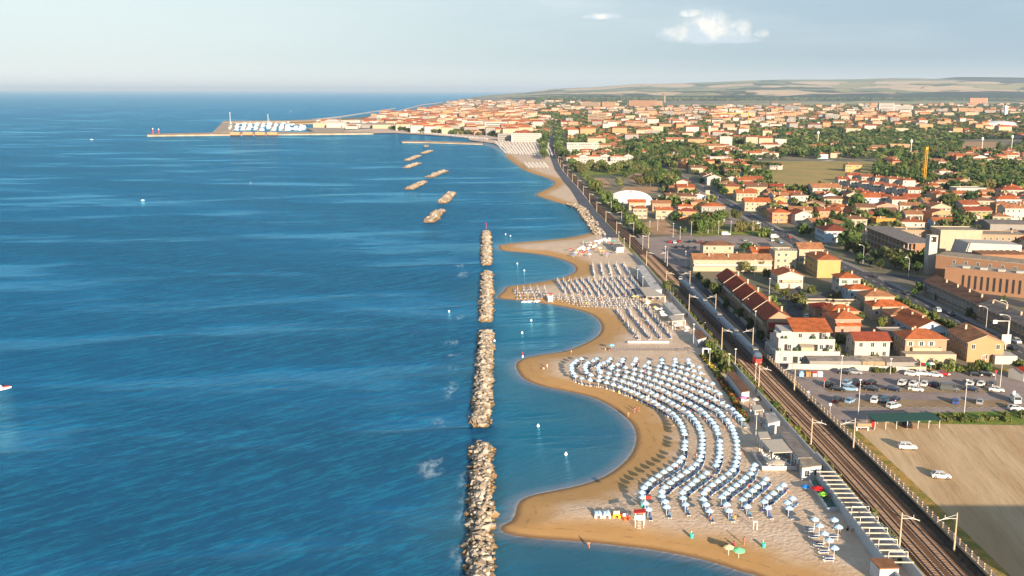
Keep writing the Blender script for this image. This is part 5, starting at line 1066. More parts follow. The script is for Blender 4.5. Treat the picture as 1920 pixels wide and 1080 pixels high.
# ------------------------------------------------------------------ the town beyond, laid out in rough blocks
NOPX = [[(1390, 298), (1650, 298), (1645, 335), (1560, 345), (1540, 366), (1470, 356), (1430, 335)], [(1080, 308), (1250, 300), (1262, 355), (1240, 375), (1130, 365)], [(1185, 262), (1320, 262), (1325, 318), (1190, 318)], [(1470, 254), (1800, 254), (1800, 298), (1470, 296)], [(1640, 308), (1745, 318), (1745, 352), (1640, 345)], [(1800, 312), (1925, 316), (1925, 366), (1800, 352)], [(1770, 262), (1925, 262), (1925, 282), (1770, 284)], [(1395, 258), (1570, 258), (1570, 272), (1395, 276)], [(1200, 181), (1925, 177), (1925, 196), (1700, 198), (1250, 201)], [(1550, 335), (1720, 355), (1720, 400), (1560, 372)], [(1600, 500), (1925, 500), (1925, 440), (1600, 440)]]
GREEN = [2, 3, 5, 4]
def blocked(x, y, m_=0):
    for fx, fy, rx, ry in FOOT:
        if abs(x - fx) < rx + m_ and abs(y - fy) < ry + m_: return True
    return False
def land_left(y):        # leftmost x of dry land at a given distance
    return float(np.interp(y, [0, 1500, 1690, 1950, 2050, 2200, 2700, 3400, 4300, 6000, 9000, 14000], [C(min(y, 2000), 13)] * 1 + [C(min(y, 2000), 13), 20, -60, -210, -270, -400, -440, -385, -415, -480, -450]))
grng = random.Random(5); houses = []; trees_far = []
y = 430.0; row = 0
while y < 7600:
    near_ = y < 1500
    dx = 19 if y < 1100 else 23 if y < 2500 else 30 if y < 4500 else 46
    dy = 20 if y < 1100 else 26 if y < 2500 else 42 if y < 4500 else 85
    x0 = C(min(y, 2400), 18) if y < 1750 else land_left(y) + 20; x1 = y * .56 + 30
    x = x0 + grng.uniform(0, dx); row += 1
    while x < x1:
        px_, py_ = x + grng.uniform(-3, 3), y + grng.uniform(-dy * .3, dy * .3)
        x += dx * (1 + (grng.random() < .22) * grng.uniform(.3, 1.2))
        u, v = PX(px_, py_)
        if u > 1960 or u < 655: continue
        if y < 1100 and abs(px_ - MX(py_)) < 16: continue
        if y < 2600 and abs(px_ - C(min(py_, 2600))) < 19: continue
        if y < 640 and px_ < 158: continue
        if py_ < 1000 and px_ < 110: continue
        if blocked(px_, py_, 5): continue
        if any(inpoly(u, v, P_) and not (k_ in (2, 3) and grng.random() < .38) for k_, P_ in enumerate(NOPX)): continue
        ph = (math.sin(px_ * .0043 + 1.3) * math.sin(py_ * .0021 + .7) + .4 * math.sin(px_ * .011 + py_ * .004))
        den = .70 if y < 2500 else .62
        if y > 4800: den = .55 - (y - 4800) * .00012
        if ph > .62 and y > 900: den *= .25
        if u < 1000 and y > 1600: den = .92
        if grng.random() > den:
            for _k in range(3): trees_far.append((px_ + grng.uniform(-.4, .4) * dx, py_ + grng.uniform(-.4, .4) * dy, grng.uniform(7, 13)))
            continue
        coast = u < 1010 and 1600 < y < 3600
        apt = grng.random() < (.55 if coast else (.0 if y < 800 else .05) if y < 1400 else .14 if y < 3000 else .2)
        houses.append((px_, py_, apt, coast)); 
        for _k in range(2): trees_far.append((px_ + grng.uniform(-dx, dx) * .6, py_ - grng.uniform(.3, .55) * dy, grng.uniform(5, 10)))
        if grng.random() < .5: trees_far.append((px_ + grng.uniform(-dx, dx) * .5, py_ + grng.uniform(.25, .5) * dy, grng.uniform(5, 10)))
    y += dy
for k, i in ((2, 190), (3, 620), (5, 420), (4, 60)):
    P_ = NOPX[i if False else {2: 2, 3: 3, 5: 5, 4: 4}[k]]; us = [p[0] for p in P_]; vs = [p[1] for p in P_]
    for _ in range(i):
        u, v = grng.uniform(min(us), max(us)), grng.uniform(min(vs), max(vs))
        if inpoly(u, v, P_): a_, b_ = G(u, v); trees_far.append((a_, b_, grng.uniform(8, 13)))
for _ in range(5200):                        # the wooded river line before the hills
    v = grng.uniform(186.3, 189.5); u = grng.uniform(1010, 1925); a_, b_ = G(u, v); trees_far.append((a_, b_, grng.uniform(14, 30)))
houses.sort(key=lambda q: q[1]); print('town houses', len(houses), 'trees', len(trees_far), 'hand trees', len(TREES))
RCOL = ['orange'] * 4 + ['rust'] * 3 + ['tan'] * 6 + ['red', 'brown', 'brown']; WCOL = ['white'] * 4 + ['cream'] * 5 + ['tan', 'yellow', 'pink', 'peach', 'salmon', 'paleblue']
WN = {'paleblue': 'pale blue'}; RN = {'darkred': 'dark red'}
nh = 0; PROC = []; far_h = MB(); fm_mats = [WALL[k] for k in WALL] + [ROOF[k] for k in ROOF]; WI = {k: i for i, k in enumerate(WALL)}; RI = {k: len(WALL) + i for i, k in enumerate(ROOF)}
NIND = 300 - sum(1 for h_ in HOUSES if h_['category'] == 'house')
ltxt = {'hip': 'hip roof', 'gx': 'gable roof', 'gy': 'gable facing out', 'flat': 'flat roof'}
napt = 0
for (hx, hy, apt, coast) in houses:
    wall = grng.choice(WCOL); rf = grng.choice(RCOL); rz = R(grng.gauss(0, 7) + (8 if hy > 1800 else 0))
    if apt: w, d, h_ = grng.uniform(16, 30), grng.uniform(11, 15), grng.uniform(10, 17) if hy > 1500 else grng.uniform(8, 11); rk = grng.choice(['flat', 'hip', 'hip', 'gx']); wall = grng.choice(['white', 'cream', 'cream', 'tan', 'peach', 'grey'])
    else: w, d, h_ = grng.uniform(9.5, 16), grng.uniform(9, 12.5), grng.choice([3.6, 5.6, 6.2, 6.6, 7.2]); rk = grng.choice(['hip', 'hip', 'gx', 'gx', 'gy'])
    if rk == 'flat': rf = 'flat'
    if hy > 3000 and not apt: w *= 1.5; d *= 1.3
    if hy > 3000 and apt: w *= 1.5; h_ *= 1.15
    if (not apt and nh < NIND) or (apt and napt < 120 and hy < 2400):
        nm = 'house' if not apt else 'apartment_block'
        lab = '%s %s with %s %s %s' % (WN.get(wall, wall), 'apartment block' if apt else 'bungalow' if h_ < 4 else 'house', rf if rk != 'flat' else 'grey', ltxt[rk], area(hx, hy))
        lab = ' '.join(lab.split()[:12])
        if apt: napt += 1
        else: nh += 1
        o = house(hx, hy - d / 2, w, d, h_, rk, wall, rf, rz=rz, label=lab, name=nm, cat='house' if not apt else 'apartment house', chim=1 if hy > 800 else 2, wins=hy < 820 or (apt and hy < 1500), left=hy < 650 or apt, rs=grng, storeys=None); PROC.append(o)
    else:
        st = len(far_h.v); rise = min(w, d) * .2 if rk != 'flat' else 0
        a = wall_mb(w, d, h_, rk, rise); far_h.add(a.v, a.f, WI[wall])
        b_ = roof_mb(w, d, h_, rk, rise); k0 = len(far_h.f); far_h.add(b_.v, b_.f, 0)
        for i, mi in enumerate(b_.m): far_h.m[k0 + i] = RI[rf] if mi == 0 else WI[wall] if rk == 'flat' else RI['brown']
        if hy < 2600 or apt:
            nf = max(2, int(w / (3.4 if hy < 2600 else 6))); nfl = max(1, int(h_ / 3))
            for q in range(nfl):
                for k in range(nf):
                    if grng.random() < .8:
                        X = -w / 2 + w * (k + .5) / nf; z = q * 3 + 1.7; ww = .55 if hy < 2600 else 1.2
                        far_h.add([(X - ww, -d / 2 - .06, z - .7), (X + ww, -d / 2 - .06, z - .7), (X + ww, -d / 2 - .06, z + .7), (X - ww, -d / 2 - .06, z + .7)], [(0, 1, 2, 3)], len(fm_mats))
        far_h.xf((hx, hy, LZ), rz, 1, st)
    FOOT.append((hx, hy, w / 2, d / 2)) if hy < 900 else None
single_out(PROC)
kind(far_h.build('distant_houses', fm_mats + [m_dark]), 'stuff', 'distant houses of the town beyond the nearer streets')
print('individual', nh, napt)
# trees: nearest stand alone, the rest gathered
trees_far.sort(key=lambda q: q[1]); rest = []
for (tx_, ty_, th) in trees_far:
    if ty_ < 640 and tx_ < 158: continue
    if ty_ < 900 and blocked(tx_, ty_, 0): continue
    if ty_ < 1100 and abs(tx_ - MX(ty_)) < 8: continue
    if ty_ < 2500 and abs(tx_ - C(ty_)) < 7: continue
    if len([1]) and len(TREES) < 10**9: pass
    rest.append((tx_, ty_, th))
allowed = 300 - len([t for t in TREES if t['category'] == 'tree'])
print('allowed trees', allowed)
extra = max(0, min(allowed, 300)); k = 0
for (tx_, ty_, th) in rest[:extra]: tree(tx_, ty_, th, rnd.choice(['broad', 'dark', 'broad', 'pale', 'cypress']))
rest = rest[extra:]
sel = [t for t in TREES if t['category'] == 'tree']; sel.sort(key=lambda t: t.location.y)
for t in TREES: t['label'] = t['label'] + ' ' + area(t.location.x, t.location.y)
over = sel[300:]; fr = Merge(); lowc = [crown_mesh('round', 90 + i, 110, 'broad') for i in range(5)]; lown = [crown_mesh('round', 70 + i, 34, 'dark') for i in range(5)]
dead = set()
for t in over:
    rest.append((t.location.x, t.location.y, 10)); dead.add(t.name)
    for c in list(t.children): bpy.data.objects.remove(c)
TREES = [t for t in TREES if t.name not in dead]
for t in over: bpy.data.objects.remove(t)
single_out(TREES)
frng = np.random.default_rng(8)
V_all = []; M_all = []
for (tx_, ty_, th) in rest:
    src = lowc if ty_ < 1500 else lown; me_, V, F_ = src[frng.integers(5)]; s = th * .5; a = frng.random() * 6.28; c_, n_ = math.cos(a), math.sin(a)
    k = 1.0 if ty_ < 1500 else 1.45 if ty_ < 3500 else 2.2
    V2 = np.stack([(V[:, 0] * c_ - V[:, 1] * n_) * s * k + tx_, (V[:, 0] * n_ + V[:, 1] * c_) * s * k + ty_, V[:, 2] * s * (1 if ty_ < 3500 else 1.1) + LZ + th * .5], 1); V_all.append(V2); M_all.append(np.full(len(V2) // 4, frng.integers(3)))
V_all = np.concatenate(V_all).astype(np.float32); nq = len(V_all) // 4; me = bpy.data.meshes.new('trees'); me.vertices.add(len(V_all)); me.vertices.foreach_set('co', V_all.ravel()); me.loops.add(nq * 4); me.loops.foreach_set('vertex_index', np.arange(nq * 4, dtype=np.int32)); me.polygons.add(nq); me.polygons.foreach_set('loop_start', np.arange(0, nq * 4, 4, dtype=np.int32)); me.polygons.foreach_set('loop_total', np.full(nq, 4, np.int32))
for k in ('broad', 'dark', 'pale'): me.materials.append(ML[k])
me.polygons.foreach_set('material_index', np.concatenate(M_all).astype(np.int32)); me.update(calc_edges=True)
kind(link('trees', me), 'stuff', 'distant trees between the houses, in the woods and along the river'); print('far tree quads', nq)
# ------------------------------------------------------------------ railway furniture
m_pole = mat('concrete_pole', (.42, .33, .23), .85, var=.15, scale=.8); m_lamp = mat('galvanised_pole', (.60, .58, .54), .5); m_wire = mat('copper_wire', (.10, .08, .06), .5)
def mast():
    s = MB().tube([(0, 0, 0), (0, 0, 7.6)], [.19, .13], 8); return s.mesh('pole', m_pole)
MASTM = mast()
def arm_m(sg):
    s = MB(); s.tube([(0, 0, 6.4), (sg * 2.2, 0, 6.5), (sg * 3.4, 0, 5.9)], .05, 5).tube([(0, 0, 7.2), (sg * 2.2, 0, 6.5)], .035, 5).tube([(sg * 1.2, 0, 6.45), (sg * 3.3, 0, 6.1)], .04, 5).tube([(sg * 2.2, 0, 6.5), (sg * 2.2, 0, 7.1)], .05, 5); return s.mesh('cantilever_arm', m_lamp)
ARML, ARMR = arm_m(1), arm_m(-1)
ysm = [176, 231, 278.5, 325, 381, 432, 488, 545, 600, 655, 712, 770, 830, 890, 950, 1010, 1075, 1140, 1210, 1290, 1370]
PL_ = []; pm = None
for y in ysm:
    for sg in (-1, 1):
        x = C(y, -4.6 if sg < 0 else 5.6)
        if sg < 0 or y < 720:
            lab = 'concrete overhead line mast on the %s side of the railway' % ('sea' if sg < 0 else 'town')
            t = thing('catenary_mast', lab, 'railway mast', (x, y, LZ), 0, 'masts along the railway'); link('pole', MASTM, t); link('cantilever_arm', ARML if sg < 0 else ARMR, t); PL_.append(t)
single_out(PL_, 'y')
for off, lab in ((-1.8, 'thin overhead wire above the seaward track'), (1.8, 'thin overhead wire above the landward track')):
    s = MB()
    for z, sag in ((5.6, 0), (6.9, .8)):
        pts = []
        for i in range(13):
            for k in range(4):
                f_ = k / 4; y = ysm[i] * (1 - f_) + ysm[i + 1] * f_; pts.append((C(y, off), y, LZ + z - sag * 4 * f_ * (1 - f_)))
        s.tube(pts, .022, 3, cap=False)
    tag(s.build('overhead_wire', m_wire), lab, 'overhead wire', 'overhead wires of the railway')
# concrete fence between the track and the path
t = thing('concrete_fence', 'long tan concrete fence with posts and rails between railway and road', 'fence', (0, 0, 0)); m_fence = mat('fence_concrete', (.36, .28, .19), .9, var=.12, scale=.7)
s = MB(); yy_ = list(np.arange(60, 420, 6.0)); s2 = MB()
for i in range(len(yy_) - 1):
    a, b_ = yy_[i], yy_[i + 1]; xa, xb = C(a, 7.25), C(b_, 7.25)
    def seg(z0, z1, w=.06, S=s): S.add([(xa - w, a, z0), (xb - w, b_, z0), (xb - w, b_, z1), (xa - w, a, z1), (xa + w, a, z0), (xb + w, b_, z0), (xb + w, b_, z1), (xa + w, a, z1)], [(0, 3, 2, 1), (4, 5, 6, 7), (3, 7, 6, 2), (0, 1, 5, 4)])
    seg(LZ - .1, LZ + .55, .14); seg(LZ + .95, LZ + 1.08, .05); seg(LZ + 1.36, LZ + 1.50, .06)
s.build('rails', m_fence, t)
pm = MB().box(-.13, -.13, 0, .13, .13, 1.75).mesh('post', m_fence)
for k in range(96): y = 160 + k * 2.5; o = link('post', pm, t, (C(y, 7.25), y, LZ))
# train
t = thing('train', 'dark commuter train with blue grey roof and red nose on landward track', 'train', (0, 0, 0)); m_tr = mat('train_dark', (.045, .055, .075), .45); m_trr = mat('train_roof', (.07, .105, .15), .55, var=.12, scale=.3); m_red = mat('train_red', (.50, .03, .02), .4)  # roof colour darkened in place of the shade over the train
for k in range(5):
    y0 = 303 + k * 25.2; y1 = y0 + 24.7; xa, xb = C(y0, 1.8), C(y1, 1.8); pr = [(-1.42, .95), (1.42, .95), (1.46, 2.2), (1.40, 3.5), (.95, 4.15), (0, 4.35), (-.95, 4.15), (-1.40, 3.5), (-1.46, 2.2)]; n = len(pr); s = MB()
    st = [(y0, .62, .6), (y0 + 1.4, 1, .97), (y1 - .3, 1, 1), (y1, .94, .97)] if k == 0 else [(y0, .94, .97), (y0 + .3, 1, 1), (y1 - .3, 1, 1), (y1, .94, .97)]
    for (yy, sx_, sz_) in st:
        f_ = (yy - y0) / (y1 - y0); xc = xa + (xb - xa) * f_; s.v += [(xc + p[0] * sx_, yy, LZ + .3 + .95 + (p[1] - .95) * sz_) for p in pr]
    for i in range(len(st) - 1):
        for j in range(n): s.f.append((i * n + j, i * n + (j + 1) % n, (i + 1) * n + (j + 1) % n, (i + 1) * n + j)); s.m.append(1 if j in (3, 4, 5, 6) else 2 if (k == 0 and i == 0) else 0)
    s.f.append(tuple(range(n))[::-1]); s.m.append(2 if k == 0 else 0); s.f.append(tuple(range((len(st) - 1) * n, len(st) * n))); s.m.append(0)
    body = s.build('coach', [m_tr, m_trr, m_red], t)
    for sg in (-1, 1):
        w = MB()
        for q in range(9): f_ = (2.2 + q * 2.3) / 24.7; xc = xa + (xb - xa) * f_ + sg * 1.475; yy = y0 + 2.2 + q * 2.3; w.box(xc - .02, yy, LZ + 2.5, xc + .02, yy + 2.3, LZ + 3.3)
        w.build('window_band', m_glass, body)
    MB().box(xa - .8, y0 + 4, LZ + 4.62, xa + .8, y0 + 6.5, LZ + 4.95).build('roof_unit', WALL['grey'], body)
    for q in (3, 20): MB().box(xa - 1.1, y0 + q, LZ + .45, xa + 1.1, y0 + q + 2.6, LZ + 1.2).build('bogie', m_dark, body)
MB().box(C(303, 1.8) - .85, 302.85, LZ + 2.7, C(303, 1.8) + .85, 303.2, LZ + 3.35).build('windscreen', m_glass, t)
for sg in (-1, 1): MB().lathe([(.01, 0), (.14, 0), (.14, .1)], 8).xf((C(303, 1.8) + sg * .65, 302.9, LZ + 1.75)).build('headlight', m_wframe, t)
# ------------------------------------------------------------------ cars
PAINT = {k: mat('paint_' + k, lin(c), .25, spec=.6) for k, c in dict(white=(205, 205, 200), black=(18, 18, 22), silver=(140, 145, 150), red=(150, 18, 22), navy=(20, 28, 52), grey=(75, 78, 76), blue=(30, 75, 140), skyblue=(120, 150, 175), teal=(35, 80, 95), tan=(150, 120, 90), green=(30, 120, 60)).items()}
m_tyre = mat('tyre', (.015, .015, .015), .9); m_rim = mat('rim', (.45, .45, .46), .3, metal=.8); m_lamp2 = mat('car_lamp', (.75, .75, .70), .2); m_tail = mat('tail_lamp', (.45, .02, .015), .3)
def car_body(kind_):
    S = {'car': ([(-2.05, .35, .75, .80), (-1.95, .25, .92, .86), (-1.2, .22, .95, .88), (.6, .22, .94, .88), (1.5, .25, .84, .85), (2.0, .30, .66, .76), (2.08, .38, .55, .68)], [(-1.75, .95), (-1.15, 1.42), (.15, 1.45), (1.05, .93)], .76, .60),
         'suv': ([(-2.1, .42, .95, .82), (-2.0, .32, 1.08, .88), (-1.2, .30, 1.10, .92), (.7, .30, 1.08, .92), (1.7, .32, .98, .88), (2.1, .40, .72, .80)], [(-1.95, 1.08), (-1.65, 1.62), (.35, 1.66), (1.15, 1.07)], .80, .66),
         'van': ([(-2.6, .38, 1.2, .92), (-2.5, .30, 1.3, .97), (0, .30, 1.32, .98), (1.5, .30, 1.25, .97), (2.3, .34, 1.0, .92), (2.55, .42, .75, .84)], [(-2.55, 1.28), (-2.5, 2.15), (1.1, 2.18), (1.95, 1.22)], .92, .82)}[kind_]
    st, gh, wg, wt = S; s = MB()
    for (x, z0, z1, w) in st: s.v += [(x, -w * .94, z0), (x, w * .94, z0), (x, w, (z0 + z1) * .5), (x, w * .90, z1), (x, -w * .90, z1), (x, -w, (z0 + z1) * .5)]
    for i in range(len(st) - 1):
        for j in range(6): s.f.append((i * 6 + j, i * 6 + (j + 1) % 6, (i + 1) * 6 + (j + 1) % 6, (i + 1) * 6 + j)[::-1]); s.m.append(0)
    s.f.append(tuple(range(6))); s.m.append(0); s.f.append(tuple(range(6 * len(st) - 6, 6 * len(st)))[::-1]); s.m.append(0)
    (a0, za), (a1, zb_), (a2, zc), (a3, zd_) = gh; r = MB()
    r.add([(a1 - .03, -wt, zb_), (a2 + .03, -wt, zc), (a2 + .03, wt, zc), (a1 - .03, wt, zb_), (a1 - .03, -wt, zb_ + .05), (a2 + .03, -wt, zc + .05), (a2 + .03, wt, zc + .05), (a1 - .03, wt, zb_ + .05)], [(4, 5, 6, 7), (0, 1, 5, 4), (1, 2, 6, 5), (2, 3, 7, 6), (3, 0, 4, 7)])
    s.add(r.v, r.f, 0)
    for sg in (-1, 1):     # pillars
        for (p, q) in (((a0, za), (a1, zb_)), ((a3, zd_), (a2, zc)), (((a0 + a3) / 2 - .1, (za + zd_) / 2), ((a1 + a2) / 2 - .1, zb_))): s.tube([(p[0], sg * wg, p[1]), (q[0], sg * wt, q[1])], .045, 4, 0)
    g = MB(); g.add([(a0, -wg, za), (a3, -wg, zd_), (a3, wg, zd_), (a0, wg, za), (a1, -wt, zb_), (a2, -wt, zc), (a2, wt, zc), (a1, wt, zb_)], [(0, 1, 5, 4), (1, 2, 6, 5), (2, 3, 7, 6), (3, 0, 4, 7)])
    if kind_ == 'van': s.box(-2.5, -.955, 1.25, .6, -.82, 2.0, 0).box(-2.5, .82, 1.25, .6, .955, 2.0, 0)
    return s, g, S
CB = {k: car_body(k) for k in ('car', 'suv', 'van')}; GLM = {k: CB[k][1].mesh('glass', m_glass) for k in CB}; BDM = {}
WH = MB(); WH.lathe([(.0, 0), (.20, 0), (.20, .02), (.33, .02), (.33, .2), (0, .2)], 12); WHM = None
def wheel_mesh():
    s = MB()
    for (r, y0, y1, m) in ((.33, -.1, .1, 0), (.19, -.12, .12, 1)):
        n = 12; o = len(s.v); s.v += [(r * math.cos(6.2832 * k / n), y0, r * math.sin(6.2832 * k / n)) for k in range(n)] + [(r * math.cos(6.2832 * k / n), y1, r * math.sin(6.2832 * k / n)) for k in range(n)]
        for k in range(n): s.f.append((o + k, o + (k + 1) % n, o + n + (k + 1) % n, o + n + k)); s.m.append(m)
        s.f.append(tuple(o + k for k in range(n))); s.m.append(m); s.f.append(tuple(o + n + k for k in range(n))[::-1]); s.m.append(m)
    return s.mesh('wheel', [m_tyre, m_rim])
WHM = wheel_mesh(); HLM = MB().box(-.03, -.16, -.07, .03, .16, .07).mesh('headlight', m_lamp2); TLM = MB().box(-.03, -.13, -.09, .03, .13, .09).mesh('tail_light', m_tail)
CARS = []
def car(u, v, col, yaw, k='car', where='in the car park', lab=None, group='cars parked in the near car park', small=False):
    x, y = G(u, v); nm = {'car': 'parked_car', 'suv': 'parked_car', 'van': 'van'}[k]; cn = {'skyblue': 'light blue', 'navy': 'dark blue'}.get(col, col)
    t = thing(nm, lab or '%s %s %s' % (cn, {'car': 'car', 'suv': 'tall estate car', 'van': 'van'}[k], where), 'car' if k != 'van' else 'van', (x, y, LZ + .04), R(yaw), group)
    if (k, col) not in BDM: BDM[(k, col)] = CB[k][0].mesh('body', PAINT[col])
    b_ = link('body', BDM[(k, col)], t); link('glass', GLM[k], t); st = CB[k][2][0]; xf_ = st[-1][0]; xr_ = st[0][0]; w = .80 if k != 'van' else .90
    for X in (xr_ + .75, xf_ - .8):
        for sg in (-1, 1): link('wheel', WHM, t, (X, sg * (w - .02), .33))
    if not small:
        for sg in (-1, 1): link('headlight', HLM, t, (xf_ - .05, sg * .55, .58 if k == 'car' else .75)); link('tail_light', TLM, t, (xr_ + .01, sg * .62, .68 if k == 'car' else .9))
    CARS.append(t); return t
bk, m1, m2, fr_ = 'in the back row of the car park', 'in the second row of the car park', 'in the third row of the car park', 'in the front row of the car park'
for q in [(1583, 701, 'black', -22, 'car', bk), (1603, 701, 'silver', -25, 'car', bk), (1709, 704, 'white', -20, 'car', bk), (1731, 704, 'white', -20, 'suv', bk), (1754, 706, 'white', -22, 'car', bk), (1768, 704, 'red', -20, 'car', bk), (1829, 705, 'black', -22, 'car', bk), (1850, 705, 'black', -24, 'suv', bk),
          (1553, 724, 'black', 48, 'car', m1), (1588, 722, 'skyblue', 50, 'suv', m1), (1614, 722, 'black', 50, 'car', m1), (1634, 722, 'black', 48, 'suv', m1), (1692, 722, 'white', 52, 'suv', m1), (1713, 723, 'white', 48, 'car', m1), (1734, 723, 'white', 52, 'car', m1), (1752, 724, 'navy', 50, 'car', m1), (1819, 723, 'white', 52, 'car', m1), (1840, 723, 'white', 50, 'car', m1), (1860, 723, 'grey', 48, 'car', m1),
          (1571, 733, 'black', -28, 'car', m2), (1594, 733, 'skyblue', -20, 'suv', m2), (1634, 733, 'black', -32, 'car', m2), (1674, 733, 'navy', -32, 'car', m2), (1717, 733, 'white', -30, 'car', m2), (1780, 733, 'grey', -18, 'van', m2), (1821, 733, 'navy', -28, 'car', m2), (1868, 734, 'white', -22, 'car', m2),
          (1569, 754, 'black', 58, 'suv', fr_), (1594, 755, 'skyblue', 48, 'car', fr_), (1640, 754, 'white', 60, 'suv', fr_), (1659, 754, 'teal', 50, 'suv', fr_), (1679, 752, 'navy', 48, 'car', fr_), (1675, 765, 'white', 30, 'suv', fr_), (1791, 756, 'blue', 68, 'car', fr_), (1837, 757, 'silver', 60, 'car', fr_), (1903, 754, 'white', 78, 'van', 'at the right end of the car park'), (1904, 769, 'white', 8, 'car', 'before the white van at the right end')]: car(*q)
for q in [(1701, 842, 'white', -8, 'suv', 'on the brown field, the farther one'), (1764, 896, 'white', -10, 'car', 'on the brown field, the nearer one')]: car(*q, group='cars on the field')
car(1701, 800, 'black', 85, 'car', 'under the green shelter', group='cars on the field')
for q in [(1757, 584, 'white', 90), (1784, 591, 'navy', -90), (1836, 623, 'navy', 90), (1906, 643, 'white', -90), (1899, 656, 'black', 90), (1640, 520, 'black', 90), (1700, 553, 'grey', -90), (1372, 387, 'white', 90), (1345, 371, 'silver', -90), (1420, 420, 'white', 90), (1447, 432, 'silver', -90), (1480, 446, 'red', 90), (1880, 645, 'silver', 90)]: car(q[0], q[1], q[2], q[3], 'suv' if q[2] == 'white' else 'car', 'driving on the main road', group='cars on the main road', small=True)
for q in [(1255, 455, 'red'), (1265, 456, 'white'), (1274, 454, 'red'), (1292, 455, 'navy'), (1302, 454, 'black'), (1313, 456, 'red'), (1333, 455, 'silver'), (1398, 452, 'silver'), (1392, 459, 'tan'), (1408, 459, 'white'), (1268, 465, 'black'), (1280, 464, 'navy'), (1290, 466, 'black'), (1303, 466, 'navy'), (1448, 452, 'white'), (1464, 456, 'skyblue')]: car(q[0], q[1], q[2], 80 + rnd.uniform(-15, 15), 'car', 'behind the long apartment house', group='cars parked behind the apartment house', small=True)
car(1361, 441, 'white', 0, 'van', 'by the green bank behind the apartment house', group='cars parked behind the apartment house', small=True); car(1452, 446, 'white', 10, 'van', 'by the main road bend', group='cars parked behind the apartment house', small=True)
for u, v, c_ in [(1512, 596, 'white'), (1507, 604, 'skyblue'), (1449, 654, 'black'), (1458, 668, 'silver'), (1446, 670, 'white'), (1396, 548, 'white'), (1280, 512, 'navy'), (1276, 524, 'silver'), (1577, 578, 'silver')]: car(u, v, c_, 80, 'car', 'standing in a lane between the houses', group='cars in the side lanes', small=True)
single_out(CARS)
# ------------------------------------------------------------------ lamps and signs
LAMPS = []
def lamp(u, v, h_, label, arm=0, head=True):
    x, y = G(u, v); t = thing('street_lamp', label, 'street lamp', (x, y, LZ)); MB().tube([(0, 0, 0), (0, 0, h_)], [.085, .055], 7).build('pole', m_lamp, t)
    if arm: MB().tube([(0, 0, h_ - .05), (arm * .4, 0, h_ + .7), (arm, 0, h_ + .9)], .06, 6).build('arm', m_lamp, t); MB().box(arm - .1 if arm > 0 else arm - .7, -.18, h_ + .8, arm + .7 if arm > 0 else arm + .1, .18, h_ + 1.0).build('lamp_head', m_wframe, t)
    else: MB().box(-.35, -.15, h_, .35, .15, h_ + .14).build('lamp_head', m_wframe, t)
    LAMPS.append(t); return t
for u, v, top in [(1575, 733, 665), (1609, 778, 710), (1722, 730, 670), (1808, 774, 710), (1875, 726, 674), (1669, 702, 672)]: lamp(u, v, (v - top) / ((v - 169.5) * .98 / 84), 'tall white lamp post in the car park')
for u, v, top, arm in [(1848, 622, 605, -2.5), (1890, 640, 600, -3), (1618, 494, 480, -2), (1703, 520, 508, 0), (1885, 610, 588, -2)]: lamp(u, v, 8.5, 'curved lamp post on the main road', arm or -1.5)
for u, v in [(1205, 470), (1218, 440), (1233, 432), (1262, 445), (1275, 452), (1296, 441), (1328, 438), (1347, 440), (1370, 440), (1411, 440), (1425, 443), (1247, 492), (1285, 502), (1460, 690), (1415, 625), (1402, 600), (1390, 560), (1415, 520), (1442, 558)]: lamp(u, v, 8, 'slim lamp post between railway and apartment houses')
for u, v in [(1205, 545), (1330, 690), (1300, 650), (1416, 720), (1378, 690), (1300, 640), (1280, 620), (1195, 530), (1170, 468), (1160, 455), (1417, 820), (1366, 700)]: lamp(u, v, 6, 'white pole along the beach promenade')
single_out(LAMPS)
x, y = G(1888, 645); t = thing('sign_gantry', 'white overhead road sign arm above the main road', 'road sign', (x, y, LZ)); MB().tube([(0, 0, 0), (0, 0, 8), (-5, 0, 8)], .13, 7).build('post', m_wframe, t); MB().box(-5.4, -.06, 7.1, -4.0, .06, 8.3).build('sign_panel', m_wframe, t)
x, y = G(1884, 664); t = thing('billboard', 'pale pink advertising panel beside the peach house', 'billboard', (x, y, LZ)); MB().box(-1.5, -.1, 3.5, 1.5, .1, 6.6).build('panel', mat('panel_pink', (.62, .40, .36), .6), t); MB().box(-.1, -.1, 0, .1, .1, 3.5).build('post', m_lamp, t)
for u, v, lab in ((1545, 728, 'red and white no entry sign at the car park entrance'), (1556, 776, 'small round sign at the corner of the field path'), (1515, 752, 'round blue traffic sign by the railway fence'), (1866, 712, 'small white sign with red disc by the lawn'), (1900, 752, 'narrow white sign near the white van')):
    x, y = G(u, v); t = thing('traffic_sign', lab, 'traffic sign', (x, y, LZ)); MB().tube([(0, 0, 0), (0, 0, 2.6)], .05, 5).build('post', m_lamp, t); s = MB(); s.v = [(.38 * math.cos(k * .5236), -.06, 2.6 + .38 * math.sin(k * .5236)) for k in range(12)] + [(.38 * math.cos(k * .5236), -.02, 2.6 + .38 * math.sin(k * .5236)) for k in range(12)]; s.f = [tuple(range(12)), tuple(range(23, 11, -1))] + [(k, k + 12, (k + 1) % 12 + 12, (k + 1) % 12) for k in range(12)]; s.m = [0] * 14; s.build('disc', m_tail if 'red' in lab else PAINT['skyblue'] if 'blue' in lab else m_wframe, t)
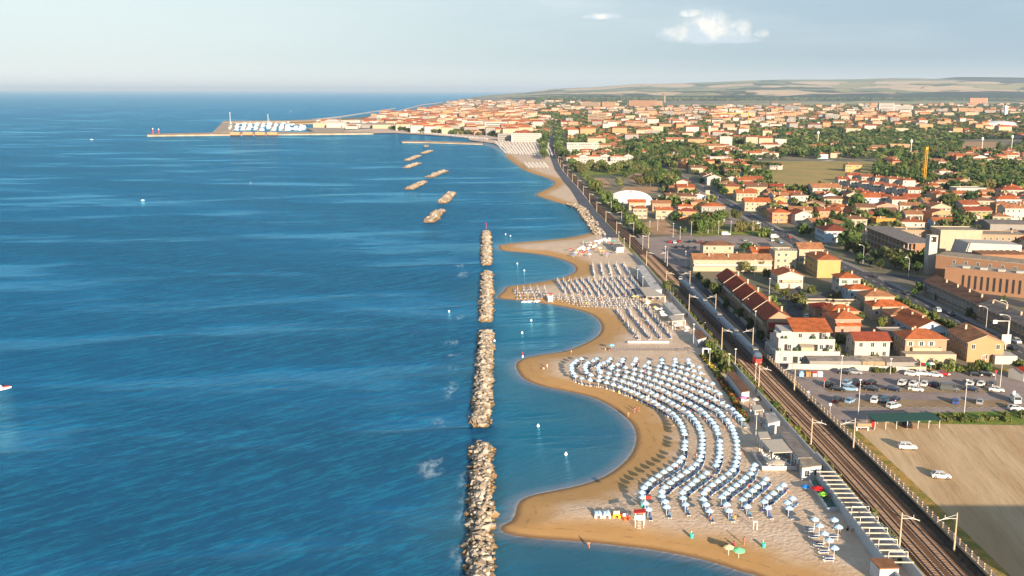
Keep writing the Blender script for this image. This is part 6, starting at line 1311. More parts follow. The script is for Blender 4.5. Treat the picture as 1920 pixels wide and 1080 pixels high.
# bins, shelter, stall, walls behind the car park
for u, c_, lab in ((1502, 'skyblue', 'pale blue bottle bank'), (1515, 'tan', 'waste bin with orange lid'), (1527, 'silver', 'waste bin with red lid'), (1537, 'white', 'white waste bin at the right end')):
    x, y = G(u, 706); t = thing('waste_bin', lab + ' at the back edge of the car park', 'waste bin', (x, y, LZ), 0, 'waste bins in a row'); MB().box(-.7, -.5, .05, .7, .5, 1.2).build('body', PAINT[c_], t)
    if 'lid' in lab or 'white' in lab: MB().add([(-.75, -.6, 1.2), (.75, -.6, 1.2), (.75, .5, 1.2), (-.75, .5, 1.2), (-.72, -.2, 1.5), (.72, -.2, 1.5), (.72, .5, 1.5), (-.72, .5, 1.5)], [(0, 1, 5, 4), (4, 5, 6, 7), (1, 2, 6, 5), (3, 0, 4, 7), (2, 3, 7, 6)]).build('lid', mat('lid_orange', (.55, .2, .03), .5) if 'orange' in lab else m_tail if 'red' in lab else m_wframe, t)
    else: MB().lathe([(.7, 1.2), (.62, 1.55), (.3, 1.8), (.02, 1.86)], 12).build('dome', PAINT[c_], t)
a, b_, Ln, an = P2(1632, 800, 1754, 797); t = thing('car_shelter', 'long dark green netting shelter at the edge of the field', 'car shelter', (a.x, a.y, LZ), an); m_net = mat('green_net', (.015, .06, .05), .9)
MB().add([(0, -2.6, 2.2), (Ln, -2.6, 2.2), (Ln, 2.6, 2.6), (0, 2.6, 2.6), (0, -2.6, 2.12), (Ln, -2.6, 2.12), (Ln, 2.6, 2.52), (0, 2.6, 2.52)], [(0, 1, 2, 3), (7, 6, 5, 4), (0, 4, 5, 1), (1, 5, 6, 2), (3, 7, 4, 0), (2, 6, 7, 3)]).build('net_roof', m_net, t)
for k in range(7):
    for Y_ in (-2.4, 2.4): MB().box(k * Ln / 6.1, Y_ - .05, 0, k * Ln / 6.1 + .1, Y_ + .05, 2.2).build('post', m_lamp, t)
x, y = G(1620, 803); t = thing('tractor_trailer', 'small farm trailer with white frame beside the green shelter', 'trailer', (x, y, LZ)); MB().box(-2, -.8, .6, 1.6, .8, 1.5).build('bed', PAINT['tan'], t); MB().box(1.7, -.6, .5, 2.6, .6, 1.9).build('cab', m_tail, t)
for X in (-1.2, 1.0, 2.2):
    for sg in (-.85, .85): link('wheel', WHM, t, (X, sg, .4))
MB().box(-2.6, -2.0, 0, -2.4, .2, .9).box(-2.6, -2.0, .9, .4, -1.8, 1.0).box(.2, -2.0, 0, .4, -1.8, .9).build('frame', m_wframe, t)
def wallt(name, lab, cat, pts, h_, th, m, z=LZ, grp=None):
    P_ = [Vector((*p, 0)) for p in pts]; s = MB()
    for i in range(len(P_) - 1):
        d_ = (P_[i + 1] - P_[i]).normalized(); n_ = Vector((-d_.y, d_.x, 0)) * th / 2; A, B_ = P_[i], P_[i + 1] + d_ * (.0)
        q = [A - n_, B_ - n_, B_ + n_, A + n_]; s.prism([(p.x, p.y) for p in q], z - .2, z + h_)
    return tag(s.build(name, m), lab, cat, grp)
wallt('garden_wall', 'white garden wall with orange end behind the waste bins', 'wall', [G(1478, 692), G(1600, 694), G(1700, 698)], 1.7, .25, WALL['white'])
wallt('garden_wall', 'low cream garden wall below the peach and tan houses', 'wall', [G(1700, 697), G(1735, 696)], 1.5, .25, WALL['cream'])
wallt('garden_wall', 'long blue-shaded garden wall between railway lane and row houses', 'wall', [(87, 322), (85.5, 360), (84.5, 400), (84, 430)], 1.6, .25, WALL['white'])
wallt('garden_wall', 'white curved wall beside the shrubs near the apartment house', 'wall', [G(1250, 470), G(1262, 482), G(1275, 489)], 1.5, .25, WALL['white'])
for k, (u, v, w_, c_) in enumerate(((1570, 690, 17, 'grey'), (1612, 690, 13, 'tan'), (1660, 691, 14, 'tan'), (1690, 692, 9, 'grey'))):
    x, y = G(u, v); t = thing('garden_shed', ['wide grey flat shed roof', 'tan awning shed with blue curtain', 'tan low shed roof', 'grey sheet metal shed roof'][k] + ' behind the white garden wall', 'shed', (x, y + 2.2, LZ)); MB().box(-w_ / 2, -1.8, -.1, w_ / 2, 1.8, 2.1).build('wall', WALL[c_], t); MB().add([(-w_ / 2 - .3, -2.1, 2.1), (w_ / 2 + .3, -2.1, 2.1), (w_ / 2 + .3, 2.1, 2.7), (-w_ / 2 - .3, 2.1, 2.7), (-w_ / 2 - .3, -2.1, 2.2), (w_ / 2 + .3, -2.1, 2.2), (w_ / 2 + .3, 2.1, 2.8), (-w_ / 2 - .3, 2.1, 2.8)], [(3, 2, 1, 0), (4, 5, 6, 7), (0, 1, 5, 4), (1, 2, 6, 5), (2, 3, 7, 6), (3, 0, 4, 7)]).build('roof', ROOF['grey' if k % 3 == 0 else 'flat'], t)
x, y = G(1912, 710); t = thing('kiosk', 'small white kiosk with dark red roof at the right edge of car park', 'kiosk', (x, y, LZ), R(30)); wall_mb(4, 5, 2.6, 'gx', 1).build('wall', WALL['white'], t); roof_mb(4, 5, 2.6, 'gx', 1, .3).build('roof', [ROOF['darkred'], m_chim], t)
for u, v, c_, lab in ((1736, 694, 'green', 'green'), (1745, 693, 'white', 'white'), (1728, 694, 'red', 'red')):
    x, y = G(u, v); t = thing('garden_parasol', lab + ' parasol behind the parked white cars', 'parasol', (x, y, LZ)); canopy_mb(1.2, 2.0, 2.4).build('canopy', PAINT[c_], t); MB().tube([(0, 0, 0), (0, 0, 2.3)], .04, 5).build('pole', m_wframe, t)
# markings of the car park: zigzag kerbs of pale gravel
s = MB(); zk = zs(13)
for (u0, u1, v) in ((1600, 1720, 700), (1545, 1900, 727.5), (1560, 1880, 764)):
    n = int((u1 - u0) / 11); pts = [G(u0 + k * 11, v + (2.2 if k % 2 else -1.0)) for k in range(n)]
    for i in range(n - 1):
        (ax, ay), (bx, by) = pts[i], pts[i + 1]; d_ = Vector((bx - ax, by - ay)); nn_ = Vector((-d_.y, d_.x)).normalized() * .16; s.add([(ax - nn_.x, ay - nn_.y, zk), (bx - nn_.x, by - nn_.y, zk), (bx + nn_.x, by + nn_.y, zk), (ax + nn_.x, ay + nn_.y, zk)], [(0, 1, 2, 3)])
kind(s.build('road_markings', mat('pale_kerb', (.48, .38, .25), .9)), 'structure', 'pale zigzag kerb lines of the parking bays')
for (u0, u1, v0, v1, k) in ((1545, 1880, 728.5, 736, 15), (1560, 1885, 751, 763, 16)): sheet('gravel', [G(u0, v0), G(u1, v0), G(u1 + 8, v1), G(u0 + 12, v1)], zs(k), fm('gravel_bay%d' % k, (.24, .17, .105), (.30, .22, .13), .15), 'gravel parking bays of the car park')
# the tall building outside the frame whose shadow lies over the field
house(118, 125, 34, 18, 13, 'flat', 'cream', 'flat', label='cream apartment block standing outside the lower right corner', name='apartment_block', cat='apartment house', wins=False)
# ------------------------------------------------------------------ promenade and beach bars
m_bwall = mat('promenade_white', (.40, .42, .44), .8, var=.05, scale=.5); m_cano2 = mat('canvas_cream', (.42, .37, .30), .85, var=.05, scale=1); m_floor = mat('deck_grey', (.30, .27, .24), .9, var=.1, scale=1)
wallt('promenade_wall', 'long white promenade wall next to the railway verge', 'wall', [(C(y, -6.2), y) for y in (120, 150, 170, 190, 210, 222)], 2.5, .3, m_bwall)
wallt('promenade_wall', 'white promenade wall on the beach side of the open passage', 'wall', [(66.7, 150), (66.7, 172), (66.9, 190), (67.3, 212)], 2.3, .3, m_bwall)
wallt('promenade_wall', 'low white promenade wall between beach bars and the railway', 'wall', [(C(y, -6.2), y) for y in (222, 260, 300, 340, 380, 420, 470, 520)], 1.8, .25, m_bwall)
t = thing('pergola', 'open row of cream beams spanning the passage between promenade walls', 'pergola', (0, 0, 0))
for k in range(19):
    y = 166 + k * 2.4; MB().box(66.5, y - .12, LZ + 2.5, C(y, -6.0), y + .12, LZ + 2.72).build('beam', m_cano2, t)
for k in range(5):
    y = 168 + k * 5.0; q = MB()
    for X in (67.2, 70.6): q.tube([(X, y, LZ), (X, y, LZ + 3.6)], .05, 5)
    q.tube([(67.2, y, LZ + 3.6), (70.6, y, LZ + 3.6)], .05, 5); q.tube([(70.6, y, LZ + 3.6), (70.6, y + 5, LZ + 2.8)], .04, 5); q.build('frame', m_wframe, t)
def RP(name, lab, cat, pts, h_, wm=None, rm=None, open_=False, over=0.0, wins=0):
    P_ = [G(u, v, LZ + h_) for u, v in pts]; cx = sum(p[0] for p in P_) / len(P_); cy = sum(p[1] for p in P_) / len(P_); Q = [(p[0] - cx, p[1] - cy) for p in P_]
    t = thing(name, lab, cat, (cx, cy, LZ))
    if open_:
        for p in Q: MB().box(p[0] * .94 - .08, p[1] * .94 - .08, -.1, p[0] * .94 + .08, p[1] * .94 + .08, h_ - .15).build('post', m_wframe, t)
        MB().prism(Q, h_ - .15, h_ + .02, 0, bottom=True).build('canopy', rm or m_cano2, t)
    else:
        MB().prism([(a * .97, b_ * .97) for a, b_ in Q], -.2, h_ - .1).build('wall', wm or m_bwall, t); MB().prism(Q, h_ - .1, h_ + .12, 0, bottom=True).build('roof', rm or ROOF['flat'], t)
        if wins:
            a = Vector((*[c * .97 for c in Q[3]], 0)); b_ = Vector((*[c * .97 for c in Q[2]], 0)); d_ = b_ - a; an = math.atan2(d_.y, d_.x)
            for k in range(wins): p = a + d_ * (k + .5) / wins; o = window(t, p.x, p.y, 1.5, 'f', 0); o.rotation_euler = (0, 0, an)
            a, b_ = Vector((*[c * .97 for c in Q[0]], 0)), a; d_ = b_ - a; an = math.atan2(d_.y, d_.x); nn_ = int(d_.length / 3)
            for k in range(nn_): p = a + d_ * (k + .5) / nn_; o = window(t, p.x, p.y, 1.5, 'f', 0); o.rotation_euler = (0, 0, an)
    return t
RP('beach_bar', 'large cream canopy of the beach bar with open front', 'beach bar', [(1427.5, 825), (1466, 823), (1486, 847), (1449, 849)], 3.2, open_=True)
RP('canopy', 'small cream canopy behind the large beach bar canopy', 'canopy', [(1421, 810), (1439, 809), (1445, 821.5), (1425, 823)], 3.0, open_=True)
RP('canopy', 'small cream canopy at the far end of the bar terrace', 'canopy', [(1407.5, 760), (1425, 759), (1432.5, 768), (1416, 770)], 3.0, open_=True)
RP('beach_cabin', 'long white cabin building with grey flat roof beside the bar canopy', 'beach cabin', [(1462, 813.5), (1485, 813.7), (1523, 858), (1497, 859)], 3.2, rm=ROOF['grey'], wins=2)
RP('beach_cabin', 'white front cabin with two dark doors near the playground', 'beach cabin', [(1499, 860), (1522, 859.5), (1541, 873), (1504, 878)], 2.9, wins=2)
RP('beach_cabin', 'small grey-roofed white cabin between the two bar canopies', 'beach cabin', [(1456, 800), (1468, 799), (1480, 812), (1462, 813)], 3.0, rm=ROOF['grey'])
RP('beach_cabin', 'white cabin with terrace behind the flower hedge', 'beach cabin', [(1434, 775), (1452, 774), (1463, 790), (1440, 795)], 2.9, rm=ROOF['white'])
RP('beach_cabin', 'long white changing cabin with brown roof beside the railway', 'beach cabin', [(1361.7, 698.3), (1375.8, 696.7), (1405.8, 733.3), (1391, 735.5)], 2.8, rm=ROOF['brown'])
RP('beach_cabin', 'small gabled white hut by the far promenade', 'beach cabin', [(1298, 622), (1313, 618), (1325, 632), (1308, 637)], 2.8, rm=ROOF['brown'])
RP('beach_cabin', 'long white flat-roofed bathing house at the second beach', 'bathing house', [(1192.5, 498), (1206, 497), (1242, 543), (1223, 545)], 3.2, rm=ROOF['white'])
RP('canopy', 'broad cream canopy of the second beach bar', 'canopy', [(1199, 538.7), (1217, 537.8), (1249, 555.4), (1212, 556.5)], 3.4, open_=True)
RP('beach_cabin', 'white cabin row right of the second beach bar', 'beach cabin', [(1242, 568), (1259, 567), (1280, 589), (1264, 590.5)], 2.8, rm=ROOF['white'])
RP('canopy', 'pale canopy at the near end of the second beach cabins', 'canopy', [(1253.5, 592), (1278.5, 590), (1286, 600), (1261, 602)], 3.0, open_=True)
RP('beach_cabin', 'tan and white cabin box at the bottom end of the promenade', 'beach cabin', [(1631.4, 1047.4), (1670, 1047.4), (1686.4, 1065.7), (1649.7, 1067)], 2.8, rm=ROOF['tan'], wins=0)
RP('beach_cabin', 'white hut with grey roof among the sails at the third beach', 'beach cabin', [(1150, 456), (1163, 455.5), (1170, 463), (1156, 464)], 2.8, rm=ROOF['grey'])
RP('canopy', 'small yellow-lit canopy among the sails at the third beach', 'canopy', [(1149, 452), (1161, 452), (1164, 456), (1151, 456)], 3.4, open_=True)
RP('beach_gate', 'white portal frame beside the flower hedge', 'gate', [(1317, 652), (1328, 652), (1329, 654), (1318, 654)], 3.0, rm=m_wframe, open_=True)
for k, (u, v) in enumerate(((1410, 772), (1418, 783), (1428, 798), (1440, 800), (1215, 520), (1225, 545), (1262, 580), (1437, 845), (1430, 800))):
    x, y = G(u, v); t = thing('deck_screen', 'low white deck screen along the beach bars', 'screen', (x, y, LZ), R(90 + rnd.uniform(-8, 8)), 'deck screens of the beach bars'); MB().box(-2.5, -.05, .25, 2.5, .05, 1.1).build('panel', m_bwall, t)
    for X in (-2.4, 2.4): MB().box(X - .08, -.08, 0, X + .08, .08, 1.25).build('post', m_wframe, t)
single_out([o for o in sc.objects if o.get('category') == 'screen'])
# terraces, tables and parasols of the bar
PAR = []
def parasol(u, v, c_, lab, r=1.2, h_=2.4, z=None):
    x, y = G(u, v, LZ + h_); z = zb(x, y) if z is None else z; t = thing('parasol', lab, 'parasol', (x, y, z)); canopy_mb(r, h_ - .45, h_, 8).build('canopy', c_, t); MB().tube([(0, 0, 0), (0, 0, h_ - .05)], .04, 5).build('pole', m_wframe, t); PAR.append(t); return t
M_ = lambda n, c_: mat('fabric_' + n, lin(c_), .8)
parasol(1456, 862, m_cano2, 'cream parasol on the bar terrace', 2.0, 2.7); parasol(1533.6, 911, M_('strawberry', (185, 25, 25)), 'red strawberry-like parasol in the playground', 1.3, 1.9); parasol(1543, 922, M_('lime', (150, 215, 70)), 'lime green parasol in the playground', 1.0, 1.7); parasol(1510, 908, M_('blue', (30, 110, 190)), 'blue parasol outside the playground wall', .9, 1.3)
parasol(1367, 1015, M_('cream', (215, 205, 150)), 'cream parasol of the family near the water', 1.0, 2.1); parasol(1386, 1021, M_('mint', (110, 215, 150)), 'mint green parasol of the family near the water', 1.15, 2.0); parasol(1147, 643, M_('sky', (120, 190, 225)), 'light blue parasol on the sand spit', 1.0, 2.1); parasol(1394, 742, M_('pinkp', (230, 120, 160)), 'pink parasol beside the long changing cabin', 1.0, 2.2); parasol(1416, 745, m_cwhite, 'white parasol at the bar entrance', 1.1, 2.3)
cols = [(220, 120, 80), (90, 170, 160), (230, 225, 215), (200, 70, 60), (230, 180, 70), (240, 235, 230), (110, 130, 190), (215, 150, 110)]
for k in range(34):
    u = rnd.uniform(1070, 1170); v = 478 - (u - 1070) * .05 + rnd.uniform(-26, 0) * (1 if u > 1100 else .55); c_ = rnd.choice(cols); n_ = {(220, 120, 80): 'orange', (90, 170, 160): 'teal', (230, 225, 215): 'ivory', (200, 70, 60): 'red', (230, 180, 70): 'yellow', (240, 235, 230): 'white', (110, 130, 190): 'violet blue', (215, 150, 110): 'peach'}[c_]
    parasol(u, v, M_('p' + n_, c_), n_ + ' parasol on the third beach', rnd.uniform(.9, 1.3), 2.2)
for k in range(26):
    f_ = rnd.random(); u = 1185 + f_ * 110 + rnd.uniform(-5, 8); v = 545 + f_ * 75 + rnd.uniform(-4, 4); c_ = rnd.choice([(235, 225, 205), (225, 190, 120), (240, 235, 230)]); parasol(u, v, M_('q%d' % c_[2], c_), ('ivory', 'straw coloured', 'white')[[(235, 225, 205), (225, 190, 120), (240, 235, 230)].index(c_)] + ' parasol before the second beach bar', rnd.uniform(.8, 1.2), 2.2)
single_out(PAR)
x, y = G(1462, 880); t = thing('terrace', 'white walled bar terrace with wooden floor', 'terrace', (x, y, LZ - .02)); MB().box(-4.2, -1, 0, 4.2, 10, .35).build('floor', m_floor, t); MB().box(-4.3, -1.1, .35, 4.3, -1.0, 1.2).box(-4.3, -1.0, .35, -4.2, 10, 1.2).build('parapet', m_bwall, t)
TB = []
for k in range(10):
    X = x + rnd.uniform(-3.5, 3.5); Y_ = y + rnd.uniform(0, 9); t = thing('bar_table', 'small white bar table on the terrace', 'table', (X, Y_, LZ + .34), 0, 'tables of the bar terrace'); MB().lathe([(.02, .70), (.45, .70), (.45, .74), (.02, .74)], 10).build('table_top', m_wframe, t); MB().tube([(0, 0, 0), (0, 0, .7)], .04, 5).build('leg', m_wframe, t); TB.append(t)
    for a in (0, 2.1, 4.2):
        c_ = thing('chair', 'small white chair at a terrace table', 'chair', (X + math.cos(a) * .75, Y_ + math.sin(a) * .75, LZ + .34), a, 'chairs of the bar terrace'); MB().box(-.2, -.2, .40, .2, .2, .45).build('seat', m_wframe, c_); MB().box(.16, -.2, .45, .2, .2, .85).build('backrest', m_wframe, c_)
        q = MB()
        for sx_ in (-.17, .17):
            for sy_ in (-.17, .17): MB().box(sx_ - .02, sy_ - .02, 0, sx_ + .02, sy_ + .02, .4).build('leg', m_wframe, c_)
        TB.append(c_)
single_out(TB)
# playground pen
pen = [G(1517, 901, 1.5), G(1527, 918, 1.5), G(1538, 934, 1.5), G(1552, 955, 1.5), G(1582, 953, 1.5)]
wallt('playground_wall', 'low white wall around the little playground', 'wall', pen, .9, .15, m_bwall); sheet('playground_floor', pen + [G(1545, 893, 1.0)], zs(20), mat('play_floor', (.07, .15, .13), .9), 'dark green playground floor')
for u, v, c_, lab in ((1520, 893, (225, 150, 60), 'orange and yellow inflatable slide'), (1527, 888, (160, 30, 30), 'red play house')):
    x, y = G(u, v); t = thing('play_structure', lab + ' at the top of the playground', 'play structure', (x, y, LZ)); MB().box(-1.3, -.6, 0, 1.3, .6, .9).build('base', M_(lab[:4], c_), t); MB().lathe([(.6, 0), (.5, .5), (.02, .9)], 8).xf((.4, 0, .9)).build('top', M_('yel', (230, 190, 50)), t)
# flower hedge along the promenade
hb_ = [G(1317, 668), G(1340, 697), G(1356, 722), G(1375, 748), G(1386, 772), G(1398, 790)]; hb_ = catmull(hb_, 9); FL = [M_('oleander', (150, 25, 40)), ML['broad'], ML['pale'], M_('orangef', (200, 90, 40))]
for i in range(0, len(hb_), 1):
    x, y = hb_[i]; t = thing('flower_bush', 'flowering bush in the hedge along the promenade', 'bush', (x, y, zb(x, y)), rnd.random() * 6, 'flowering bushes of the promenade hedge'); c = bpy.data.objects.new('foliage', rnd.choice(CR['bush'])); COL.objects.link(c); c.parent = t; c.scale = (1.1, 1.1, 1.5); c.location.z = .5
    q = MB(); 
    for _ in range(26): p = (rnd.uniform(-.8, .8), rnd.uniform(-.8, .8), rnd.uniform(.5, 1.15)); q.box(p[0] - .08, p[1] - .08, p[2] - .08, p[0] + .08, p[1] + .08, p[2] + .08)
    q.build('blossom', rnd.choice([FL[0], FL[0], FL[3]]) if i > 14 else M_('yel', (230, 190, 50)), t)['kind'] = 'stuff'
single_out([o for o in sc.objects if o.get('category') == 'bush'], 'y')
SHR = []
for i in range(60):
    y = 170 + i * 4.2 + rnd.uniform(-1, 1); x = C(y, -4.9 + rnd.uniform(-.6, .5)); t = tree(x, y, rnd.uniform(.7, 1.7), rnd.choice(['bush', 'palebush']), 'scrubby bush on the verge between promenade wall and ballast', rnd.uniform(.8, 1.5)); SHR.append(t)
for i in range(26):
    u, v = rnd.uniform(1328, 1366), 0; v = 650 + (u - 1328) * 1.15 + rnd.uniform(-3, 12); x, y = G(u, v); SHR.append(tree(x, y, rnd.uniform(1.6, 3), rnd.choice(['bush', 'bush', 'palebush']), 'shrub in the shaded garden beside the changing cabin', 1.8))
for i in range(40):
    u = rnd.uniform(1640, 1925); x, y = G(u, rnd.uniform(779, 792)); SHR.append(tree(x, y, rnd.uniform(.6, 1.3), rnd.choice(['bush', 'palebush']), 'small bush on the grass bank behind the car park', rnd.uniform(.8, 1.6)))
single_out(SHR, 'y')
GS = []
for i in range(130):
    u, v = rnd.uniform(1440, 1890), rnd.uniform(555, 690); x, y = G(u, v)
    if blocked(x, y, -1) or abs(x - MX(y)) < 8 or v > 685 - (u < 1600) * 0: continue
    GS.append(tree(x, y, rnd.uniform(1.2, 3.2), rnd.choice(['bush', 'bush', 'palebush']), 'garden shrub ' + area(x, y), rnd.uniform(1.2, 2.4)))
for i in range(44):
    y = 290 + i * 4.1; GS.append(tree(MX(y) - 8.6 + rnd.uniform(-.6, .6), y, rnd.uniform(1.4, 2.4), 'bush', 'hedge shrub on the near side of the main road', 1.7))
single_out(GS)
# ------------------------------------------------------------------ things on the sand
def flagpole(): pass
x, y = G(1199, 984, .9); z = zb(x, y); t = thing('lifeguard_tower', 'white lifeguard tower with red canopy beside the loungers', 'lifeguard tower', (x, y, z), R(-8)); m_redc = M_('redc', (190, 45, 30))
for X in (-.8, .8):
    for Y_ in (-.6, .6): MB().box(X - .06, Y_ - .06, 0, X + .06, Y_ + .06, 3.1).build('leg', m_wframe, t)
MB().box(-1, -.8, 1.7, 1, .8, 1.82).build('platform', m_wframe, t); MB().add([(-1.2, -.9, 3.0), (1.2, -.9, 3.3), (1.2, .9, 3.3), (-1.2, .9, 3.0), (-1.2, -.9, 3.08), (1.2, -.9, 3.38), (1.2, .9, 3.38), (-1.2, .9, 3.08)], [(3, 2, 1, 0), (4, 5, 6, 7), (0, 1, 5, 4), (1, 2, 6, 5), (2, 3, 7, 6), (3, 0, 4, 7)]).build('canopy', m_redc, t); MB().box(-.95, -.86, 1.82, .95, -.8, 2.6).build('board', m_wframe, t)
q = MB(); 
for k in range(6): q.box(-.35, -1.5 + k * .12, .15 + k * .28, .35, -1.42 + k * .12, .19 + k * .28)
q.build('ladder', m_wframe, t); MB().tube([(1, .8, 0), (1, .8, 6.2)], .04, 5).build('flagpole', m_wframe, t); MB().add([(1, .8, 6.1), (1, .8, 5.4), (2.1, .9, 5.5), (2.1, .9, 6.05), (1, .83, 6.1), (1, .83, 5.4), (2.1, .93, 5.5), (2.1, .93, 6.05)], [(0, 1, 2, 3), (7, 6, 5, 4)]).build('flag', m_redc, t)
x, y = G(1032, 563, .9); t = thing('lifeguard_tower', 'white and red lifeguard stand on the second spit', 'lifeguard tower', (x, y, zb(x, y))); MB().box(-1, -.8, 1.6, 1, .8, 1.75).build('platform', m_wframe, t); MB().box(-1.1, -.9, 3.2, 1.1, .9, 3.35).build('canopy', m_redc, t)
for X in (-.9, .9):
    for Y_ in (-.7, .7): MB().box(X - .07, Y_ - .07, 0, X + .07, Y_ + .07, 3.2).build('leg', m_wframe, t)
MB().box(-.95, -.86, .3, .95, -.8, 2.5).build('board', m_wframe, t)
def hull(L_, w, h_, n=7):
    s = MB(); 
    for i in range(n):
        f_ = i / (n - 1); ww = w * (1 - max(0, (f_ - .45) / .55) ** 2.2 * .97); zz_ = .12 * f_ ** 3 * L_ * .3; x = -L_ / 2 + L_ * f_
        s.v += [(x, -ww * .35, zz_), (x, ww * .35, zz_), (x, ww * .5, h_ + zz_ * .6), (x, -ww * .5, h_ + zz_ * .6)]
    for i in range(n - 1):
        for j in range(4): s.f.append((i * 4 + j, (i + 1) * 4 + j, (i + 1) * 4 + (j + 1) % 4, i * 4 + (j + 1) % 4)); s.m.append(0)
    s.f.append((0, 3, 2, 1)[::-1]); s.m.append(0); e = (n - 1) * 4; s.f.append((e, e + 1, e + 2, e + 3)); s.m.append(0); return s
def pedalo(u, v, col, lab, rz=90):
    x, y = G(u, v, .7); t = thing('pedal_boat', lab, 'pedal boat', (x, y, zb(x, y)), R(rz)); 
    for sg in (-.55, .55): hull(3.2, .5, .45).xf((0, sg, 0)).build('float', col, t)
    MB().box(-1.2, -.7, .4, 1.0, .7, .55).build('deck', col, t)
    for sg in (-.32, .32): MB().box(-.6, sg - .25, .55, -.1, sg + .25, .8).box(-.75, sg - .25, .55, -.6, sg + .25, 1.15).build('seat', m_wframe if col != m_wframe else PAINT['skyblue'], t)
    return t
pedalo(1121, 966, m_wframe, 'white pedal boat drawn up on the sand, left of the pair'); pedalo(1137, 966, m_wframe, 'white pedal boat drawn up on the sand, right of the pair'); pedalo(1156, 966, M_('yel', (230, 190, 50)), 'yellow pedal boat next to the two white ones', 85); pedalo(1170, 970, M_('orr', (225, 95, 45)), 'orange rescue catamaran beside the lifeguard tower', 110)
for k, u in enumerate((984, 993, 1007)): pedalo(u, 563, m_wframe, ('leftmost', 'middle', 'rightmost')[k] + ' white pedal boat on the second spit', 60)
for k, (u, v) in enumerate(((1297, 1005), (1432, 1024), (1204, 949))):
    x, y = G(u, v, .9); t = thing('litter_bin', ['turquoise litter bin nearest the seaward umbrellas', 'turquoise litter bin in the open sand near the coloured parasols', 'turquoise litter bin behind the lifeguard tower'][k], 'litter bin', (x, y, zb(x, y))); MB().lathe([(.02, 0), (.28, 0), (.36, .85), (.33, .9), (.3, .85)], 10).build('bin', M_('turq', (60, 190, 170)), t); MB().tube([(0, .4, 0), (0, .4, 1.3)], .04, 5).build('post', m_wframe, t)
x, y = G(1416, 992, .9); t = thing('foot_shower', 'white shower frame standing alone on the sand', 'shower', (x, y, zb(x, y))); MB().box(-.4, -.06, 0, -.3, .06, 1.6).build('post', m_wframe, t); MB().box(.3, -.06, 0, .4, .06, 1.6).build('post', m_wframe, t); MB().box(-.4, -.08, 1.5, .4, .08, 1.75).build('crossbar', m_wframe, t)
t = thing('beach_fence', 'row of low white boards across the sand', 'beach fence', (0, 0, 0)); a, b_, Ln, an = P2(1180, 643, 1252, 643)
for k in range(16): p = a + (b_ - a) * k / 15; MB().box(p.x - .5, p.y - .05, LZ, p.x + .4, p.y + .05, LZ + .6).build('board', m_wframe, t)
a, b_, Ln, an = P2(1146, 657, 1290, 658); s = MB()
for k in range(25): p = a + (b_ - a) * k / 24; s.box(p.x - .04, p.y - .04, LZ - .2, p.x + .04, p.y + .04, LZ + .9)
s.tube([(a.x, a.y, LZ + .85), (b_.x, b_.y, LZ + .85)], .05, 4).tube([(a.x, a.y, LZ + .45), (b_.x, b_.y, LZ + .45)], .05, 4); s.box(a.x, a.y - .03, LZ + .05, b_.x, a.y + .02, LZ + .8); tag(s.build('beach_fence', mat('dark_rope', (.12, .11, .12), .9)), 'long dark dividing fence between the two beaches', 'beach fence')
# buoys
for k, (u, v) in enumerate(((1061, 853), (1009, 800), (996, 602), (979, 625), (970, 495), (983, 508), (948, 440), (957, 443), (927, 640), (842, 585), (470, 343))):
    x, y = G(u, v, 0); t = MB().lathe([(.02, -.3), (.32, -.1), (.38, .15), (.28, .4), (.08, .5), (.08, .7), (.02, .72)], 10).build('buoy', m_wframe); t.location = (x, y, .1); tag(t, 'small white buoy floating on the water', 'buoy')
single_out([o for o in sc.objects if o.get('category') == 'buoy'])
x, y = G(980, 669, .1); t = thing('marker_buoy', 'red and white marker buoy at the tip of the sand spit', 'buoy', (x, y, 0)); MB().lathe([(.02, 0), (.3, 0), (.2, .6), (.02, .62)], 8).build('base', m_wframe, t); MB().tube([(0, 0, .6), (0, 0, 1.7)], .12, 6).build('marker', m_redc, t)
x, y = G(912, 428, 1.5); t = thing('channel_beacon', 'thin red beacon pole at the far breakwater tip', 'beacon', (x, y, 1.2)); MB().tube([(0, 0, 0), (0, 0, 3)], .12, 6).build('pole', m_redc, t); MB().lathe([(.3, 3), (.3, 3.5), (.02, 3.6)], 8).build('light', m_redc, t)
